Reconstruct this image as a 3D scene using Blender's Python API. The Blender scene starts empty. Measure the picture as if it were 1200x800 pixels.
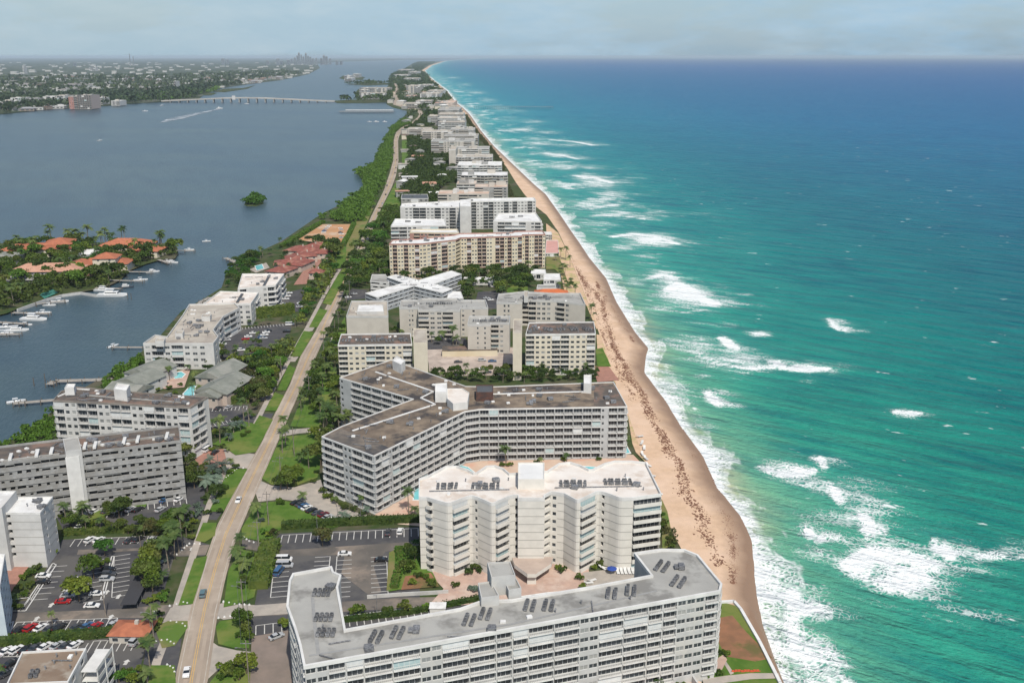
import bpy, bmesh, math, random
import numpy as np
from mathutils import Vector, Matrix, noise as mnoise
from mathutils.geometry import tessellate_polygon
random.seed(7); np.random.seed(7)
SC = bpy.context.scene
COL = SC.collection
R = math.radians
# ------------------------------------------------------------------ camera and survey
HC, PITCH, FPX = 160.0, R(16.2), 1150.0
WZ = -1.6                                  # level of the water; the island's ground is 0
def P(px, py, z=0.0):
    """survey: where the sight line of a spot in the photograph (1200x800) meets height z"""
    u, v = px - 600.0, 400.0 - py
    dy = math.cos(PITCH)*FPX + math.sin(PITCH)*v
    dz = -math.sin(PITCH)*FPX + math.cos(PITCH)*v
    t = (z - HC)/dz
    return (u*t, dy*t)
def PP(pts, z=0.0): return [P(x, y, z) for x, y in pts]
cam_d = bpy.data.cameras.new('camera'); cam = bpy.data.objects.new('camera', cam_d); COL.objects.link(cam)
cam.location = (0, 0, HC); cam.rotation_euler = (R(90) - PITCH, 0, 0)
cam_d.sensor_width = 36; cam_d.lens = 36*FPX/1200; cam_d.clip_start = 1; cam_d.clip_end = 300000
SC.camera = cam
SC.view_settings.view_transform = 'Standard'; SC.view_settings.look = 'None'
SC.view_settings.gamma = 1; SC.view_settings.exposure = EXPOSURE = 0.13
SC.cycles.max_bounces = 5; SC.cycles.diffuse_bounces = 2; SC.cycles.glossy_bounces = 2
SC.cycles.transmission_bounces = 2; SC.cycles.volume_bounces = 0; SC.cycles.transparent_max_bounces = 6
# ------------------------------------------------------------------ materials
MATS = {}
class NT:
    def __init__(s, m): s.t = m.node_tree; s.n = s.t.nodes; s.l = s.t.links
    def add(s, ty, **kw):
        n = s.n.new(ty)
        for k, v in kw.items():
            if k.startswith('i_'):
                n.inputs[k[2:].replace('_', ' ')].default_value = v
            else: setattr(n, k, v)
        return n
    def link(s, a, b): s.l.new(a, b)
    def math(s, op, a, b=None, clamp=False):
        n = s.n.new('ShaderNodeMath'); n.operation = op; n.use_clamp = clamp
        for i, x in enumerate((a, b)):
            if x is None: continue
            if isinstance(x, (int, float)): n.inputs[i].default_value = x
            else: s.l.new(x, n.inputs[i])
        return n.outputs[0]
    def ramp(s, fac, stops, interp='LINEAR'):
        n = s.n.new('ShaderNodeValToRGB'); n.color_ramp.interpolation = interp
        el = n.color_ramp.elements
        while len(el) < len(stops): el.new(0.5)
        for e, (p, c) in zip(el, stops):
            e.position = p; e.color = (c[0], c[1], c[2], 1) if not isinstance(c, (int, float)) else (c, c, c, 1)
        s.l.new(fac, n.inputs[0]); return n.outputs[0]
    def mix(s, fac, a, b, mode='MIX'):
        n = s.n.new('ShaderNodeMix'); n.data_type = 'RGBA'; n.blend_type = mode
        for sock, x in ((n.inputs['Factor'], fac), (n.inputs['A'], a), (n.inputs['B'], b)):
            if isinstance(x, (int, float)): sock.default_value = x
            elif isinstance(x, tuple): sock.default_value = (x[0], x[1], x[2], 1)
            else: s.l.new(x, sock)
        return n.outputs['Result']
    def noise(s, vec, scale, detail=3, rough=0.55):
        n = s.n.new('ShaderNodeTexNoise'); n.inputs['Scale'].default_value = scale
        n.inputs['Detail'].default_value = detail; n.inputs['Roughness'].default_value = rough
        if vec is not None: s.l.new(vec, n.inputs['Vector'])
        return n.outputs['Fac']
def base_mat(name):
    m = bpy.data.materials.new(name); m.use_nodes = True
    nt = NT(m); b = nt.n['Principled BSDF']; return m, nt, b
def mat(name, c1, c2=None, scale=0.5, rough=0.8, spec=0.3, bump=0.0, c3=None, s3=0.05, metal=0.0, rnd=0.0, detail=4, mid=0.5):
    """procedural surface: c1/c2 mixed by noise, c3 as large worn patches, rnd = brightness varied per object"""
    if name in MATS: return MATS[name]
    m, nt, b = base_mat(name)
    geo = nt.add('ShaderNodeNewGeometry').outputs['Position']
    col = c1
    f = nt.noise(geo, scale, detail)
    if c2 is not None: col = nt.mix(nt.ramp(f, [(mid-0.13, 0.0), (mid+0.13, 1.0)]), c1, c2)
    if c3 is not None: col = nt.mix(nt.ramp(nt.noise(geo, s3, 4, 0.65), [(0.5, 0.0), (0.62, 1.0)]), col, c3)
    if rnd:
        oi = nt.add('ShaderNodeObjectInfo').outputs['Random']
        k = nt.math('ADD', nt.math('MULTIPLY', oi, rnd), 1 - rnd/2)
        hs = nt.add('ShaderNodeHueSaturation'); nt.link(k, hs.inputs['Value'])
        if isinstance(col, tuple): hs.inputs['Color'].default_value = (*col, 1)
        else: nt.link(col, hs.inputs['Color'])
        col = hs.outputs[0]
    if isinstance(col, tuple): b.inputs['Base Color'].default_value = (*col, 1)
    else: nt.link(col, b.inputs['Base Color'])
    b.inputs['Roughness'].default_value = rough; b.inputs['Specular IOR Level'].default_value = spec
    b.inputs['Metallic'].default_value = metal
    if bump:
        bn = nt.add('ShaderNodeBump', i_Strength=0.6, i_Distance=bump)
        nt.link(f, bn.inputs['Height']); nt.link(bn.outputs[0], b.inputs['Normal'])
    MATS[name] = m; return m
def leafmat(name, c1, c2, c3=None, scale=0.35):
    if name in MATS: return MATS[name]
    m, nt, b = base_mat(name)
    geo = nt.add('ShaderNodeNewGeometry').outputs['Position']
    f = nt.noise(geo, scale, 3, 0.7)
    col = nt.mix(nt.ramp(f, [(0.35, 0.0), (0.65, 1.0)]), c1, c2)
    if c3: col = nt.mix(nt.ramp(nt.noise(geo, 0.06, 2), [(0.52, 0.0), (0.66, 1.0)]), col, c3)
    oi = nt.add('ShaderNodeObjectInfo').outputs['Random']
    hs = nt.add('ShaderNodeHueSaturation')
    nt.link(nt.math('ADD', nt.math('MULTIPLY', oi, 0.7), 0.65), hs.inputs['Value'])
    nt.link(nt.math('ADD', nt.math('MULTIPLY', oi, -0.05), 0.525), hs.inputs['Hue'])
    nt.link(col, hs.inputs['Color']); nt.link(hs.outputs[0], b.inputs['Base Color'])
    b.inputs['Roughness'].default_value = 0.6; b.inputs['Specular IOR Level'].default_value = 0.2
    MATS[name] = m; return m
# ------------------------------------------------------------------ objects
def mesh(name, verts, faces, mats, mi=None, smooth=False):
    me = bpy.data.meshes.new(name)
    me.from_pydata([tuple(v) for v in verts], [], faces)
    if not isinstance(mats, (list, tuple)): mats = [mats]
    for m in mats: me.materials.append(m)
    if mi is not None: me.polygons.foreach_set('material_index', mi)
    if smooth: me.polygons.foreach_set('use_smooth', [True]*len(me.polygons))
    me.update(); return me
def link(name, data, parent=None, loc=None, rz=None, sc=None):
    o = bpy.data.objects.new(name, data); COL.objects.link(o)
    if parent is not None: o.parent = parent
    if loc is not None: o.location = loc
    if rz is not None: o.rotation_euler = (0, 0, rz)
    if sc is not None: o.scale = (sc, sc, sc) if isinstance(sc, (int, float)) else sc
    return o
USED = {}
def tag(o, label=None, cat=None, group=None, kind=None):
    if label:
        n = len(label.split())
        if n > 16 or n < 4: print('LABEL LENGTH', n, label)
        if label in USED: print('DUP', label)
        USED[label] = 1; o['label'] = label
    if cat: o['category'] = cat
    if group: o['group'] = group
    if kind: o['kind'] = kind
    return o
def thing(name, label, cat, loc, rz=0.0, group=None):
    o = link(name, None, None, loc, rz); o.empty_display_size = 1
    return tag(o, label, cat, group)
ONES = 'first second third fourth fifth sixth seventh eighth ninth tenth eleventh twelfth thirteenth fourteenth fifteenth sixteenth seventeenth eighteenth nineteenth'.split()
TENS = {2: 'twenty', 3: 'thirty', 4: 'forty', 5: 'fifty', 6: 'sixty', 7: 'seventy', 8: 'eighty', 9: 'ninety'}
def nth(i):                                   # i from 0
    i += 1
    if i < 20: return ONES[i-1]
    if i >= 100: return str(i) + 'th'
    t, u = divmod(i, 10)
    return (TENS[t][:-1] + 'ieth') if u == 0 else TENS[t] + '-' + ONES[u-1]
class MB:
    """collects geometry for ONE mesh object"""
    def __init__(s): s.v = []; s.f = []; s.m = []
    def quad(s, a, b, c, d, m=0):
        k = len(s.v); s.v += [a, b, c, d]; s.f.append((k, k+1, k+2, k+3)); s.m.append(m)
    def poly(s, pts, m=0):
        k = len(s.v); s.v += list(pts); s.f.append(tuple(range(k, k+len(pts)))); s.m.append(m)
    def box(s, x0, x1, y0, y1, z0, z1, m=0, M=None, bottom=False):
        c = [(x0,y0,z0),(x1,y0,z0),(x1,y1,z0),(x0,y1,z0),(x0,y0,z1),(x1,y0,z1),(x1,y1,z1),(x0,y1,z1)]
        if M is not None: c = [tuple(M @ Vector(p)) for p in c]
        k = len(s.v); s.v += c
        fs = [(4,5,6,7),(0,1,5,4),(1,2,6,5),(2,3,7,6),(3,0,4,7),(3,2,1,0)]
        for f in fs: s.f.append(tuple(k+i for i in f)); s.m.append(m)
    def cyl(s, x, y, z0, z1, r0, r1=None, n=8, m=0, cap=True):
        r1 = r0 if r1 is None else r1; k = len(s.v)
        for zz, r in ((z0, r0), (z1, r1)):
            for i in range(n):
                a = 2*math.pi*i/n; s.v.append((x+r*math.cos(a), y+r*math.sin(a), zz))
        for i in range(n):
            j = (i+1) % n; s.f.append((k+i, k+j, k+n+j, k+n+i)); s.m.append(m)
        if cap: s.f.append(tuple(k+n+i for i in range(n))); s.m.append(m)
    def tube(s, pts, rs, n=6, m=0):
        k0 = len(s.v)
        for i, p in enumerate(pts):
            p = Vector(p); a = Vector(pts[max(0, i-1)]); b = Vector(pts[min(len(pts)-1, i+1)])
            d = (b-a).normalized(); u = d.cross(Vector((0.13, 0.97, 0.2))).normalized(); w = d.cross(u)
            for j in range(n):
                an = 2*math.pi*j/n; s.v.append(tuple(p + (u*math.cos(an)+w*math.sin(an))*rs[i]))
        for i in range(len(pts)-1):
            for j in range(n):
                q = (j+1) % n; a = k0+i*n
                s.f.append((a+j, a+q, a+n+q, a+n+j)); s.m.append(m)
        s.f.append(tuple(k0+j for j in range(n))[::-1]); s.m.append(m)
        s.f.append(tuple(k0+(len(pts)-1)*n+j for j in range(n))); s.m.append(m)
    def data(s, name, mats, smooth=False): return mesh(name, s.v, s.f, mats, s.m, smooth)
    def build(s, name, mats, parent=None, loc=None, rz=None, smooth=False): return link(name, s.data(name, mats, smooth), parent, loc, rz)
def area(p): return 0.5*sum(p[i][0]*p[(i+1) % len(p)][1]-p[(i+1) % len(p)][0]*p[i][1] for i in range(len(p)))
def ccw(p): return list(p) if area(p) > 0 else list(p)[::-1]
def inset(p, d):
    """polygon (counter-clockwise) moved inward by d, mitred"""
    out = []; n = len(p)
    for i in range(n):
        a, b, c = Vector(p[i-1]), Vector(p[i]), Vector(p[(i+1) % n])
        e1 = (b-a).normalized(); e2 = (c-b).normalized()
        n1 = Vector((-e1.y, e1.x)); n2 = Vector((-e2.y, e2.x))
        k = n1+n2; q = b + k*(d/max(0.3, 1+n1.dot(n2)))
        out.append((q.x, q.y))
    return out
def sheet(name, pts, z, m, kind='structure', label=None, cat=None):
    """flat sheet, its outline in world metres"""
    p = ccw(pts)
    tris = tessellate_polygon([[Vector((x, y, 0)) for x, y in p]])
    me = mesh(name, [(x, y, z) for x, y in p], [tuple(t) for t in tris], m)
    bm = bmesh.new(); bm.from_mesh(me); bmesh.ops.recalc_face_normals(bm, faces=bm.faces)
    for f in bm.faces:
        if f.normal.z < 0: f.normal_flip()
    bm.to_mesh(me); bm.free()
    o = link(name, me); tag(o, label, cat, None, kind); return o
def inside(x, y, p):
    c = False; n = len(p)
    for i in range(n):
        x1, y1 = p[i]; x2, y2 = p[(i+1) % n]
        if (y1 > y) != (y2 > y) and x < (x2-x1)*(y-y1)/(y2-y1)+x1: c = not c
    return c
def interp(tab):
    ys = [t[1] for t in tab]; xs = [t[0] for t in tab]
    o = sorted(range(len(ys)), key=lambda i: ys[i]); ys = [ys[i] for i in o]; xs = [xs[i] for i in o]
    return lambda y: float(np.interp(y, ys, xs))
# ------------------------------------------------------------------ daylight, sky, haze
SUN_EL, SUN_AZ = R(52), R(163)             # azimuth clockwise from +Y (north): the sun stands south-south-east, high
w = bpy.data.worlds.new('World'); SC.world = w; w.use_nodes = True
wt = NT(w); bg = wt.n['Background']; bg.inputs['Strength'].default_value = 0.10
sky = wt.add('ShaderNodeTexSky'); sky.sky_type = 'NISHITA'; sky.sun_disc = False
sky.sun_elevation = SUN_EL; sky.sun_rotation = SUN_AZ; sky.air_density = 1.0; sky.dust_density = 1.6; sky.ozone_density = 1.5; sky.altitude = 150
tc = wt.add('ShaderNodeTexCoord').outputs['Generated']
sp = wt.add('ShaderNodeSeparateXYZ'); wt.link(tc, sp.inputs[0])
cb = wt.add('ShaderNodeCombineXYZ'); wt.link(sp.outputs[0], cb.inputs[0]); wt.link(sp.outputs[1], cb.inputs[1])
wt.link(wt.math('MAXIMUM', sp.outputs[2], 0.004), cb.inputs[2]); wt.link(cb.outputs[0], sky.inputs['Vector'])
# thin high cloud, thicker over the land in the west
mp = wt.add('ShaderNodeMapping'); mp.inputs['Scale'].default_value = (3.0, 3.0, 12); wt.link(tc, mp.inputs[0])
cn = wt.noise(mp.outputs[0], 2.2, 6, 0.6)
side = wt.math('MULTIPLY_ADD', sp.outputs[0], -0.32); side.node.inputs[2].default_value = 0.42
cl = wt.math('ADD', wt.math('MULTIPLY', wt.ramp(cn, [(0.42, 0.0), (0.68, 1.0)]), 0.45), side, True)
cl = wt.math('MULTIPLY', wt.math('ADD', cl, 0.25, True), wt.math('SUBTRACT', 1.0, wt.math('MULTIPLY', sp.outputs[2], 1.8), True))
cl = wt.math('MINIMUM', cl, 0.88)
xs_f = wt.math('ADD', wt.math('MULTIPLY', sp.outputs[0], 1.0), 0.5, True)
streak = wt.noise(mp.outputs[0], 4.5, 5, 0.65)
ccol = wt.mix(xs_f, (4.0, 5.3, 6.1), (3.2, 5.2, 7.1))
ccol = wt.mix(wt.ramp(streak, [(0.40, 0.0), (0.72, 0.4)]), ccol, (5.4, 6.4, 7.0))
lp = wt.mix(cl, sky.outputs[0], ccol)
wt.link(lp, bg.inputs['Color'])
sd = bpy.data.lights.new('sun', 'SUN'); sd.energy = 3.7; sd.angle = R(0.6); sd.color = (1.0, 0.94, 0.84)
so = bpy.data.objects.new('sun', sd); COL.objects.link(so)
dv = Vector((math.sin(SUN_AZ)*math.cos(SUN_EL), math.cos(SUN_AZ)*math.cos(SUN_EL), math.sin(SUN_EL)))
so.rotation_euler = dv.to_track_quat('Z', 'Y').to_euler(); so.location = dv*900
hz = MB(); hz.box(-90000, 90000, -3000, 92000, WZ-3.0, 175.0)
hm = bpy.data.materials.new('haze_air'); hm.use_nodes = True
hn = NT(hm); hn.n.remove(hn.n['Principled BSDF'])
pv = hn.add('ShaderNodeVolumePrincipled'); pv.inputs['Color'].default_value = (0.74, 0.88, 1.0, 1)
pv.inputs['Density'].default_value = HAZE_D = 2.6e-5; pv.inputs['Anisotropy'].default_value = 0.0
hn.link(pv.outputs[0], hn.n['Material Output'].inputs['Volume'])
tag(hz.build('haze', hm), None, None, None, 'stuff')
# ------------------------------------------------------------------ shorelines (surveyed spots along them)
shore_px = [(925,830),(905,780),(889,732),(884,695),(883,661),(881,631),(869,605),(850,582),(840,571),(824,534),(798,500),(780,470),(766,452),(754,436),(757,416),(760,408),(744,389),(732,370),(722,354),(710,326),(690,302),(678,284),(668,270),(655,250),(640,228),(628,218),(616,207),(598,190),(579,172),(563,153),(551,135),(543,127),(535,121),(523,106),(509,95),(500,87),(498,83),(506,77),(518,73),(524,71.5)]
dune_px = [(921,830),(913,800),(888,745),(868,716),(846,704),(812,665),(790,625),(772,582),(757,545),(741,500),(724,455),(708,405),(693,362),(680,330),(668,300),(655,272),(641,252),(628,242),(615,228),(605,214),(594,196),(579,178),(563,163),(551,142),(542,131),(534,125),(527,118),(515,104),(502,94),(494,87),(494,83),(503,77),(515,73),(521,71.5)]
shX = interp(PP(shore_px, WZ)); duX = interp(PP(dune_px, 0))
# water: the ocean as one grid that knows its distance from the shoreline
def span(a, b, st): return list(np.arange(a, b, st))
def geom(a, b, k):
    o = [a]
    while o[-1] < b: o.append(o[-1]*k)
    return o
Ys = np.array(span(120, 1000, 4)+span(1000, 2600, 12)+geom(2600, 88000, 1.06))
Ts = np.array(span(-60, 0, 12)+span(0, 330, 3)+geom(330, 88000, 1.12))
XS = np.array([shX(y) for y in Ys])
TT, YY = np.meshgrid(Ts, Ys); XX = TT + XS[:, None]
foam = np.zeros_like(TT)
BL = [  # breaker patches: spot, half-size (px), strength
 (1052,668,62,30,.8),(1010,655,30,16,.7),(1090,690,30,14,.6),(960,628,34,10,.6),(1000,605,50,14,.55),(930,552,34,12,.8),(985,570,60,18,.5),(1020,590,40,14,.5),
 (1107,642,10,9,1.1),(1142,650,34,7,.6),(983,582,6,9,1.1),(962,541,9,6,1.0),(940,560,44,12,.5),(1075,625,40,10,.35),(1190,640,16,8,.4),(945,706,30,22,.75),(930,740,22,30,.7),(905,705,18,34,.45),
 (1020,615,14,12,.9),(960,650,24,10,.5),(1170,650,6,5,.9),(1120,720,60,12,.3),(1040,640,60,10,.45),
 (805,345,32,14,1.1),(790,330,20,8,.8),(835,356,34,5,.8),(775,320,22,5,.6),(765,281,34,8,.95),(740,276,22,5,.6),(858,420,46,14,.7),(815,405,34,12,.6),(855,402,9,8,1.1),(888,391,12,3,1.0),
 (942,430,26,6,.95),(915,424,20,4,.7),(885,430,40,6,.6),(980,378,9,8,.6),(990,384,12,3,.6),(1062,484,16,5,.9),(836,466,9,9,1.0),(820,492,16,14,.5),(795,460,22,16,.55),(780,440,18,14,.5),(822,440,12,3,.5),
 (700,215,24,6,.8),(688,208,16,5,.8),(715,228,22,5,.7),(690,240,26,6,.6),(720,250,30,6,.6),(700,262,30,5,.5),(752,253,24,4,.5),(660,195,24,4,.7),(690,196,22,3,.5),(735,212,12,3,.4),(646,180,22,3,.5),(730,290,20,5,.5),(760,300,24,5,.4),(745,330,14,6,.5),
 (630,168,20,2.6,.7),(665,170,24,2.4,.5),(612,152,18,2.4,.7),(640,155,20,2,.5),(655,182,16,2.5,.8),(600,140,16,2,.7),(625,143,16,1.6,.5),(585,128,14,2,.7),(605,131,16,1.4,.5),(572,118,12,1.6,.7),(558,108,12,1.4,.7),(575,110,10,1,.4),(545,99,10,1.2,.6),(531,91,9,1,.6),
 (1060,676,34,14,1.5),(1035,655,26,8,1.3),(802,344,22,8,1.5),(855,401,6,5,1.5),(765,280,20,3,1.4),(936,431,14,3,1.4),(938,551,12,6,1.2),(1016,622,8,7,1.4),(952,630,12,5,1.1),(1106,642,6,6,1.5),(940,712,16,10,1.1),(932,735,9,14,1.1),(965,765,26,30,.9),(940,770,22,40,1.0),(918,700,12,26,.8),(905,670,10,20,.7),(985,800,20,20,.8),(955,800,26,20,1.1),(1108,640,8,6,.8),(945,447,10,3,.3),(780,362,26,6,.4),(830,380,30,4,.35),(870,345,14,2,.3)]
for (px, py, rx, ry, s) in BL:
    cx, cy = P(px, py, WZ); ax = P(px+rx, py, WZ)[0]-cx; ay = (P(px, py-ry, WZ)[1]-P(px, py+ry, WZ)[1])/2
    d = ((XX-cx)/ax)**2+((YY-cy)/ay)**2
    foam = np.maximum(foam, s*np.exp(-d*0.9))
CREST = [([(1000,664),(1012,652),(1035,648),(1060,652),(1085,660)],4.5,1.5),([(1003,672),(1030,684),(1065,690)],4.0,1.2),([(1012,602),(1018,612),(1032,622)],2.6,1.4),([(942,618),(952,630),(966,634)],2.4,1.3),([(895,549),(912,556),(930,556),(952,552)],2.6,1.3),([(976,574),(983,584),(988,588)],2.2,1.6),([(958,538),(964,546)],2.2,1.5),([(1098,636),(1106,646),(1114,652)],2.6,1.6),([(1122,648),(1145,652),(1172,650)],2.2,1.1),
 ([(784,340),(794,333),(806,338),(822,350),(838,356)],6.0,1.6),([(905,424),(922,432),(945,434),(968,431)],3.2,1.5),([(846,396),(853,404),(862,408)],3.0,1.5),([(828,460),(834,468),(842,474)],2.6,1.3),([(720,277),(742,274),(766,277),(792,285)],5.0,1.3),([(812,412),(840,424),(872,432),(905,430)],2.6,1.0),([(924,690),(932,706),(945,715),(966,718)],2.2,1.5),([(930,716),(928,734),(934,752)],2.2,1.3),([(1050,483),(1064,486),(1076,484)],2.2,1.3),([(972,374),(982,386),(992,388)],2.6,1.1),
 ([(676,206),(696,208),(716,214)],7,1.2),([(680,238),(700,242),(722,240)],6,1.1),([(700,252),(724,252),(752,256)],5,1.0),([(640,180),(658,182),(676,186)],8,1.0),([(646,164),(672,166),(694,170)],9,1.0),([(760,326),(776,322),(792,326)],4,1.0),([(770,362),(800,366),(830,362)],3,.7),([(778,398),(800,402),(824,398)],3,.7),
 ([(860,586),(876,606),(892,634),(905,664),(918,700),(930,745),(950,800)],1.3,.55),([(770,452),(792,486),(812,512),(838,548),(858,580)],1.2,.5)]
for pts_, wd_, s_ in CREST:
    w_ = PP(pts_, WZ)
    for (ax, ay), (bx_, by_) in zip(w_[:-1], w_[1:]):
        ex, ey = bx_-ax, by_-ay; tt = np.clip(((XX-ax)*ex+(YY-ay)*ey)/(ex*ex+ey*ey), 0, 1)
        dd = np.hypot(XX-ax-tt*ex, (YY-ay-tt*ey)*.8); foam = np.maximum(foam, s_*np.exp(-(dd/wd_)**2))
        dx_ = XX-ax-tt*ex; tail = np.where(dx_ > 0, np.exp(-(np.hypot(dx_/(wd_*4.5), (YY-ay-tt*ey)/(wd_*2.2)))**2), 0); foam = np.maximum(foam, .5*min(1, s_)*tail)
nr, nc = TT.shape
vv = np.stack([XX, YY, np.full_like(XX, WZ)], -1).reshape(-1, 3)
ii = np.arange(nr*nc).reshape(nr, nc)
ff = np.stack([ii[:-1, :-1], ii[:-1, 1:], ii[1:, 1:], ii[1:, :-1]], -1).reshape(-1, 4)
def npmesh(name, v, f, mats, smooth=False, mi=None):
    me = bpy.data.meshes.new(name); n, k = f.shape
    me.vertices.add(len(v)); me.vertices.foreach_set('co', np.asarray(v, 'f').ravel())
    me.loops.add(n*k); me.loops.foreach_set('vertex_index', np.asarray(f, 'i').ravel())
    me.polygons.add(n); me.polygons.foreach_set('loop_start', np.arange(0, n*k, k, dtype='i'))
    if not isinstance(mats, (list, tuple)): mats = [mats]
    for m in mats: me.materials.append(m)
    if mi is not None: me.polygons.foreach_set('material_index', np.asarray(mi, 'i'))
    if smooth: me.polygons.foreach_set('use_smooth', np.ones(n, bool))
    me.update(calc_edges=True); return me
# ---- ocean material
m, nt, b = base_mat('sea_water')
pos = nt.add('ShaderNodeNewGeometry').outputs['Position']
A = nt.add('ShaderNodeAttribute', attribute_name='shore').outputs['Fac']
Fm = nt.add('ShaderNodeAttribute', attribute_name='foam').outputs['Fac']
def mapped(rot, sc):
    q = nt.add('ShaderNodeMapping', vector_type='TEXTURE'); q.inputs['Rotation'].default_value = (0, 0, -rot); q.inputs['Scale'].default_value = tuple(1/s_ for s_ in sc)
    nt.link(pos, q.inputs[0]); return q.outputs[0]
big = nt.noise(mapped(0.3, (1, 0.5, 1)), 0.006, 4, 0.6)
lg = nt.math('LOGARITHM', nt.math('ADD', nt.math('MAXIMUM', nt.math('ADD', A, nt.math('MULTIPLY', nt.math('SUBTRACT', big, 0.5), 90)), 0.0), 10.0), 10.0)   # 1 at the shore, 2 at 90 m, 3 at 1 km
lgn = nt.math('DIVIDE', nt.math('SUBTRACT', lg, 1.0), 3.5, True)
deep = nt.ramp(lgn, [(0.0, (0.26, 0.36, 0.24)), (0.11, (0.085, 0.30, 0.205)), (0.22, (0.020, 0.235, 0.175)), (0.36, (0.003, 0.150, 0.130)), (0.44, (0.002, 0.088, 0.100)), (0.54, (0.002, 0.070, 0.120)), (0.66, (0.003, 0.080, 0.185)), (0.85, (0.003, 0.045, 0.16)), (1.0, (0.003, 0.035, 0.14))])
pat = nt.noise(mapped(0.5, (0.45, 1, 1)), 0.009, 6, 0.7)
ysep = nt.add('ShaderNodeSeparateXYZ'); nt.link(pos, ysep.inputs[0])
yf_ = nt.math('DIVIDE', nt.math('SUBTRACT', nt.math('ADD', ysep.outputs[1], nt.math('MULTIPLY', ysep.outputs[0], 0.8)), 550.0), 2600.0, True)
cyan = nt.ramp(lgn, [(0.0, (0.22, 0.40, 0.36)), (0.2, (0.012, 0.26, 0.30)), (0.42, (0.003, 0.16, 0.24)), (0.56, (0.001, 0.108, 0.225)), (0.75, (0.001, 0.072, 0.225)), (1.0, (0.001, 0.045, 0.175))])
deep = nt.mix(nt.math('POWER', yf_, 0.7), deep, cyan)
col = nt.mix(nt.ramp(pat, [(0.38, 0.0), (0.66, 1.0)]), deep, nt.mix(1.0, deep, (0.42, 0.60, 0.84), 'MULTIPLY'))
str1 = nt.noise(mapped(0.62, (0.18, 1, 1)), 0.13, 5, 0.7)
col = nt.mix(nt.ramp(str1, [(0.36, 0.0), (0.62, 1.0)]), col, nt.mix(1.0, deep, (1.8, 1.30, 1.2), 'MULTIPLY'))
# foam lace
vo = nt.add('ShaderNodeTexVoronoi', feature='DISTANCE_TO_EDGE'); vo.inputs['Scale'].default_value = 0.55
wn = nt.add('ShaderNodeTexNoise'); wn.inputs['Scale'].default_value = 0.12; nt.link(pos, wn.inputs['Vector'])
vm = nt.add('ShaderNodeVectorMath', operation='MULTIPLY_ADD'); nt.link(wn.outputs['Color'], vm.inputs[0]); vm.inputs[1].default_value = (9, 9, 9); nt.link(pos, vm.inputs[2])
nt.link(vm.outputs[0], vo.inputs['Vector'])
lace = nt.math('SUBTRACT', 1.0, nt.math('MULTIPLY', vo.outputs['Distance'], 1.7), True)
n1 = nt.noise(mapped(0.5, (0.32, 1, 1)), 0.13, 5, 0.65); n2 = nt.noise(pos, 0.035, 4, 0.6); n3 = nt.noise(pos, 0.9, 3, 0.6)
rag = nt.math('ADD', nt.math('ADD', nt.math('MULTIPLY', nt.math('SUBTRACT', n1, 0.5), 2.0), nt.math('MULTIPLY', nt.math('SUBTRACT', lace, 0.66), 0.8)), nt.math('MULTIPLY', nt.math('SUBTRACT', n3, 0.5), 0.5))
band = nt.math('MULTIPLY', nt.math('SUBTRACT', 1.0, nt.math('DIVIDE', A, 200.0), True), nt.math('DIVIDE', nt.math('SUBTRACT', A, 8.0), 30.0, True))
sy = nt.add('ShaderNodeSeparateXYZ'); nt.link(pos, sy.inputs[0])
farb = nt.math('DIVIDE', nt.math('SUBTRACT', sy.outputs[1], 650.0), 500.0, True)
nb = nt.noise(mapped(0.2, (0.8, 0.55, 1)), 0.016, 5, 0.7)
bk = nt.math('MULTIPLY', nt.math('MULTIPLY', nt.ramp(nb, [(0.47, 0.0), (0.62, 1.0)]), band), farb)
fb = nt.math('ADD', nt.math('MAXIMUM', Fm, bk), rag)
f1 = nt.math('MULTIPLY', nt.ramp(fb, [(0.42, 0.0), (0.70, 0.5), (1.0, 1.0)]), nt.math('MINIMUM', nt.math('MULTIPLY', nt.math('MAXIMUM', Fm, bk), 5.0), 1.0))
# wash along the sand: wide at the foot of the picture's beach, ragged
wn2 = nt.noise(mapped(0.0, (1, 0.4, 1)), 0.05, 4, 0.65)
wid = nt.math('ADD', nt.math('MULTIPLY', nt.ramp(wn2, [(0.40, 0.0), (0.66, 1.0)]), 15.0), 3.5)
wv = nt.math('SUBTRACT', 1.0, nt.math('DIVIDE', A, wid))
f2 = nt.ramp(nt.math('ADD', nt.math('MULTIPLY', wv, 0.65), nt.math('MULTIPLY', rag, 1.0)), [(0.08, 0.0), (0.30, 0.55), (0.60, 1.0)])
f2 = nt.math('MULTIPLY', f2, nt.math('MULTIPLY', nt.math('ADD', wv, 0.25), 3.0, True))
edge = nt.math('SUBTRACT', 1.0, nt.math('DIVIDE', nt.math('ABSOLUTE', nt.math('SUBTRACT', A, nt.math('MULTIPLY', wid, 0.92))), 2.6), True)
f2 = nt.math('MAXIMUM', f2, nt.math('MULTIPLY', edge, nt.ramp(n1, [(0.36, 0.2), (0.6, 1.0)])))
# small whitecaps
wc = nt.noise(mapped(0.5, (0.45, 1, 1)), 0.15, 3, 0.55); wc2 = nt.noise(pos, 0.011, 3, 0.5)
f3 = nt.math('MULTIPLY', nt.ramp(wc, [(0.695, 0.0), (0.73, 0.85)]), nt.ramp(wc2, [(0.42, 0.0), (0.55, 1.0)]))
ff_ = nt.math('MAXIMUM', nt.math('MAXIMUM', f1, f2), f3)
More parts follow.
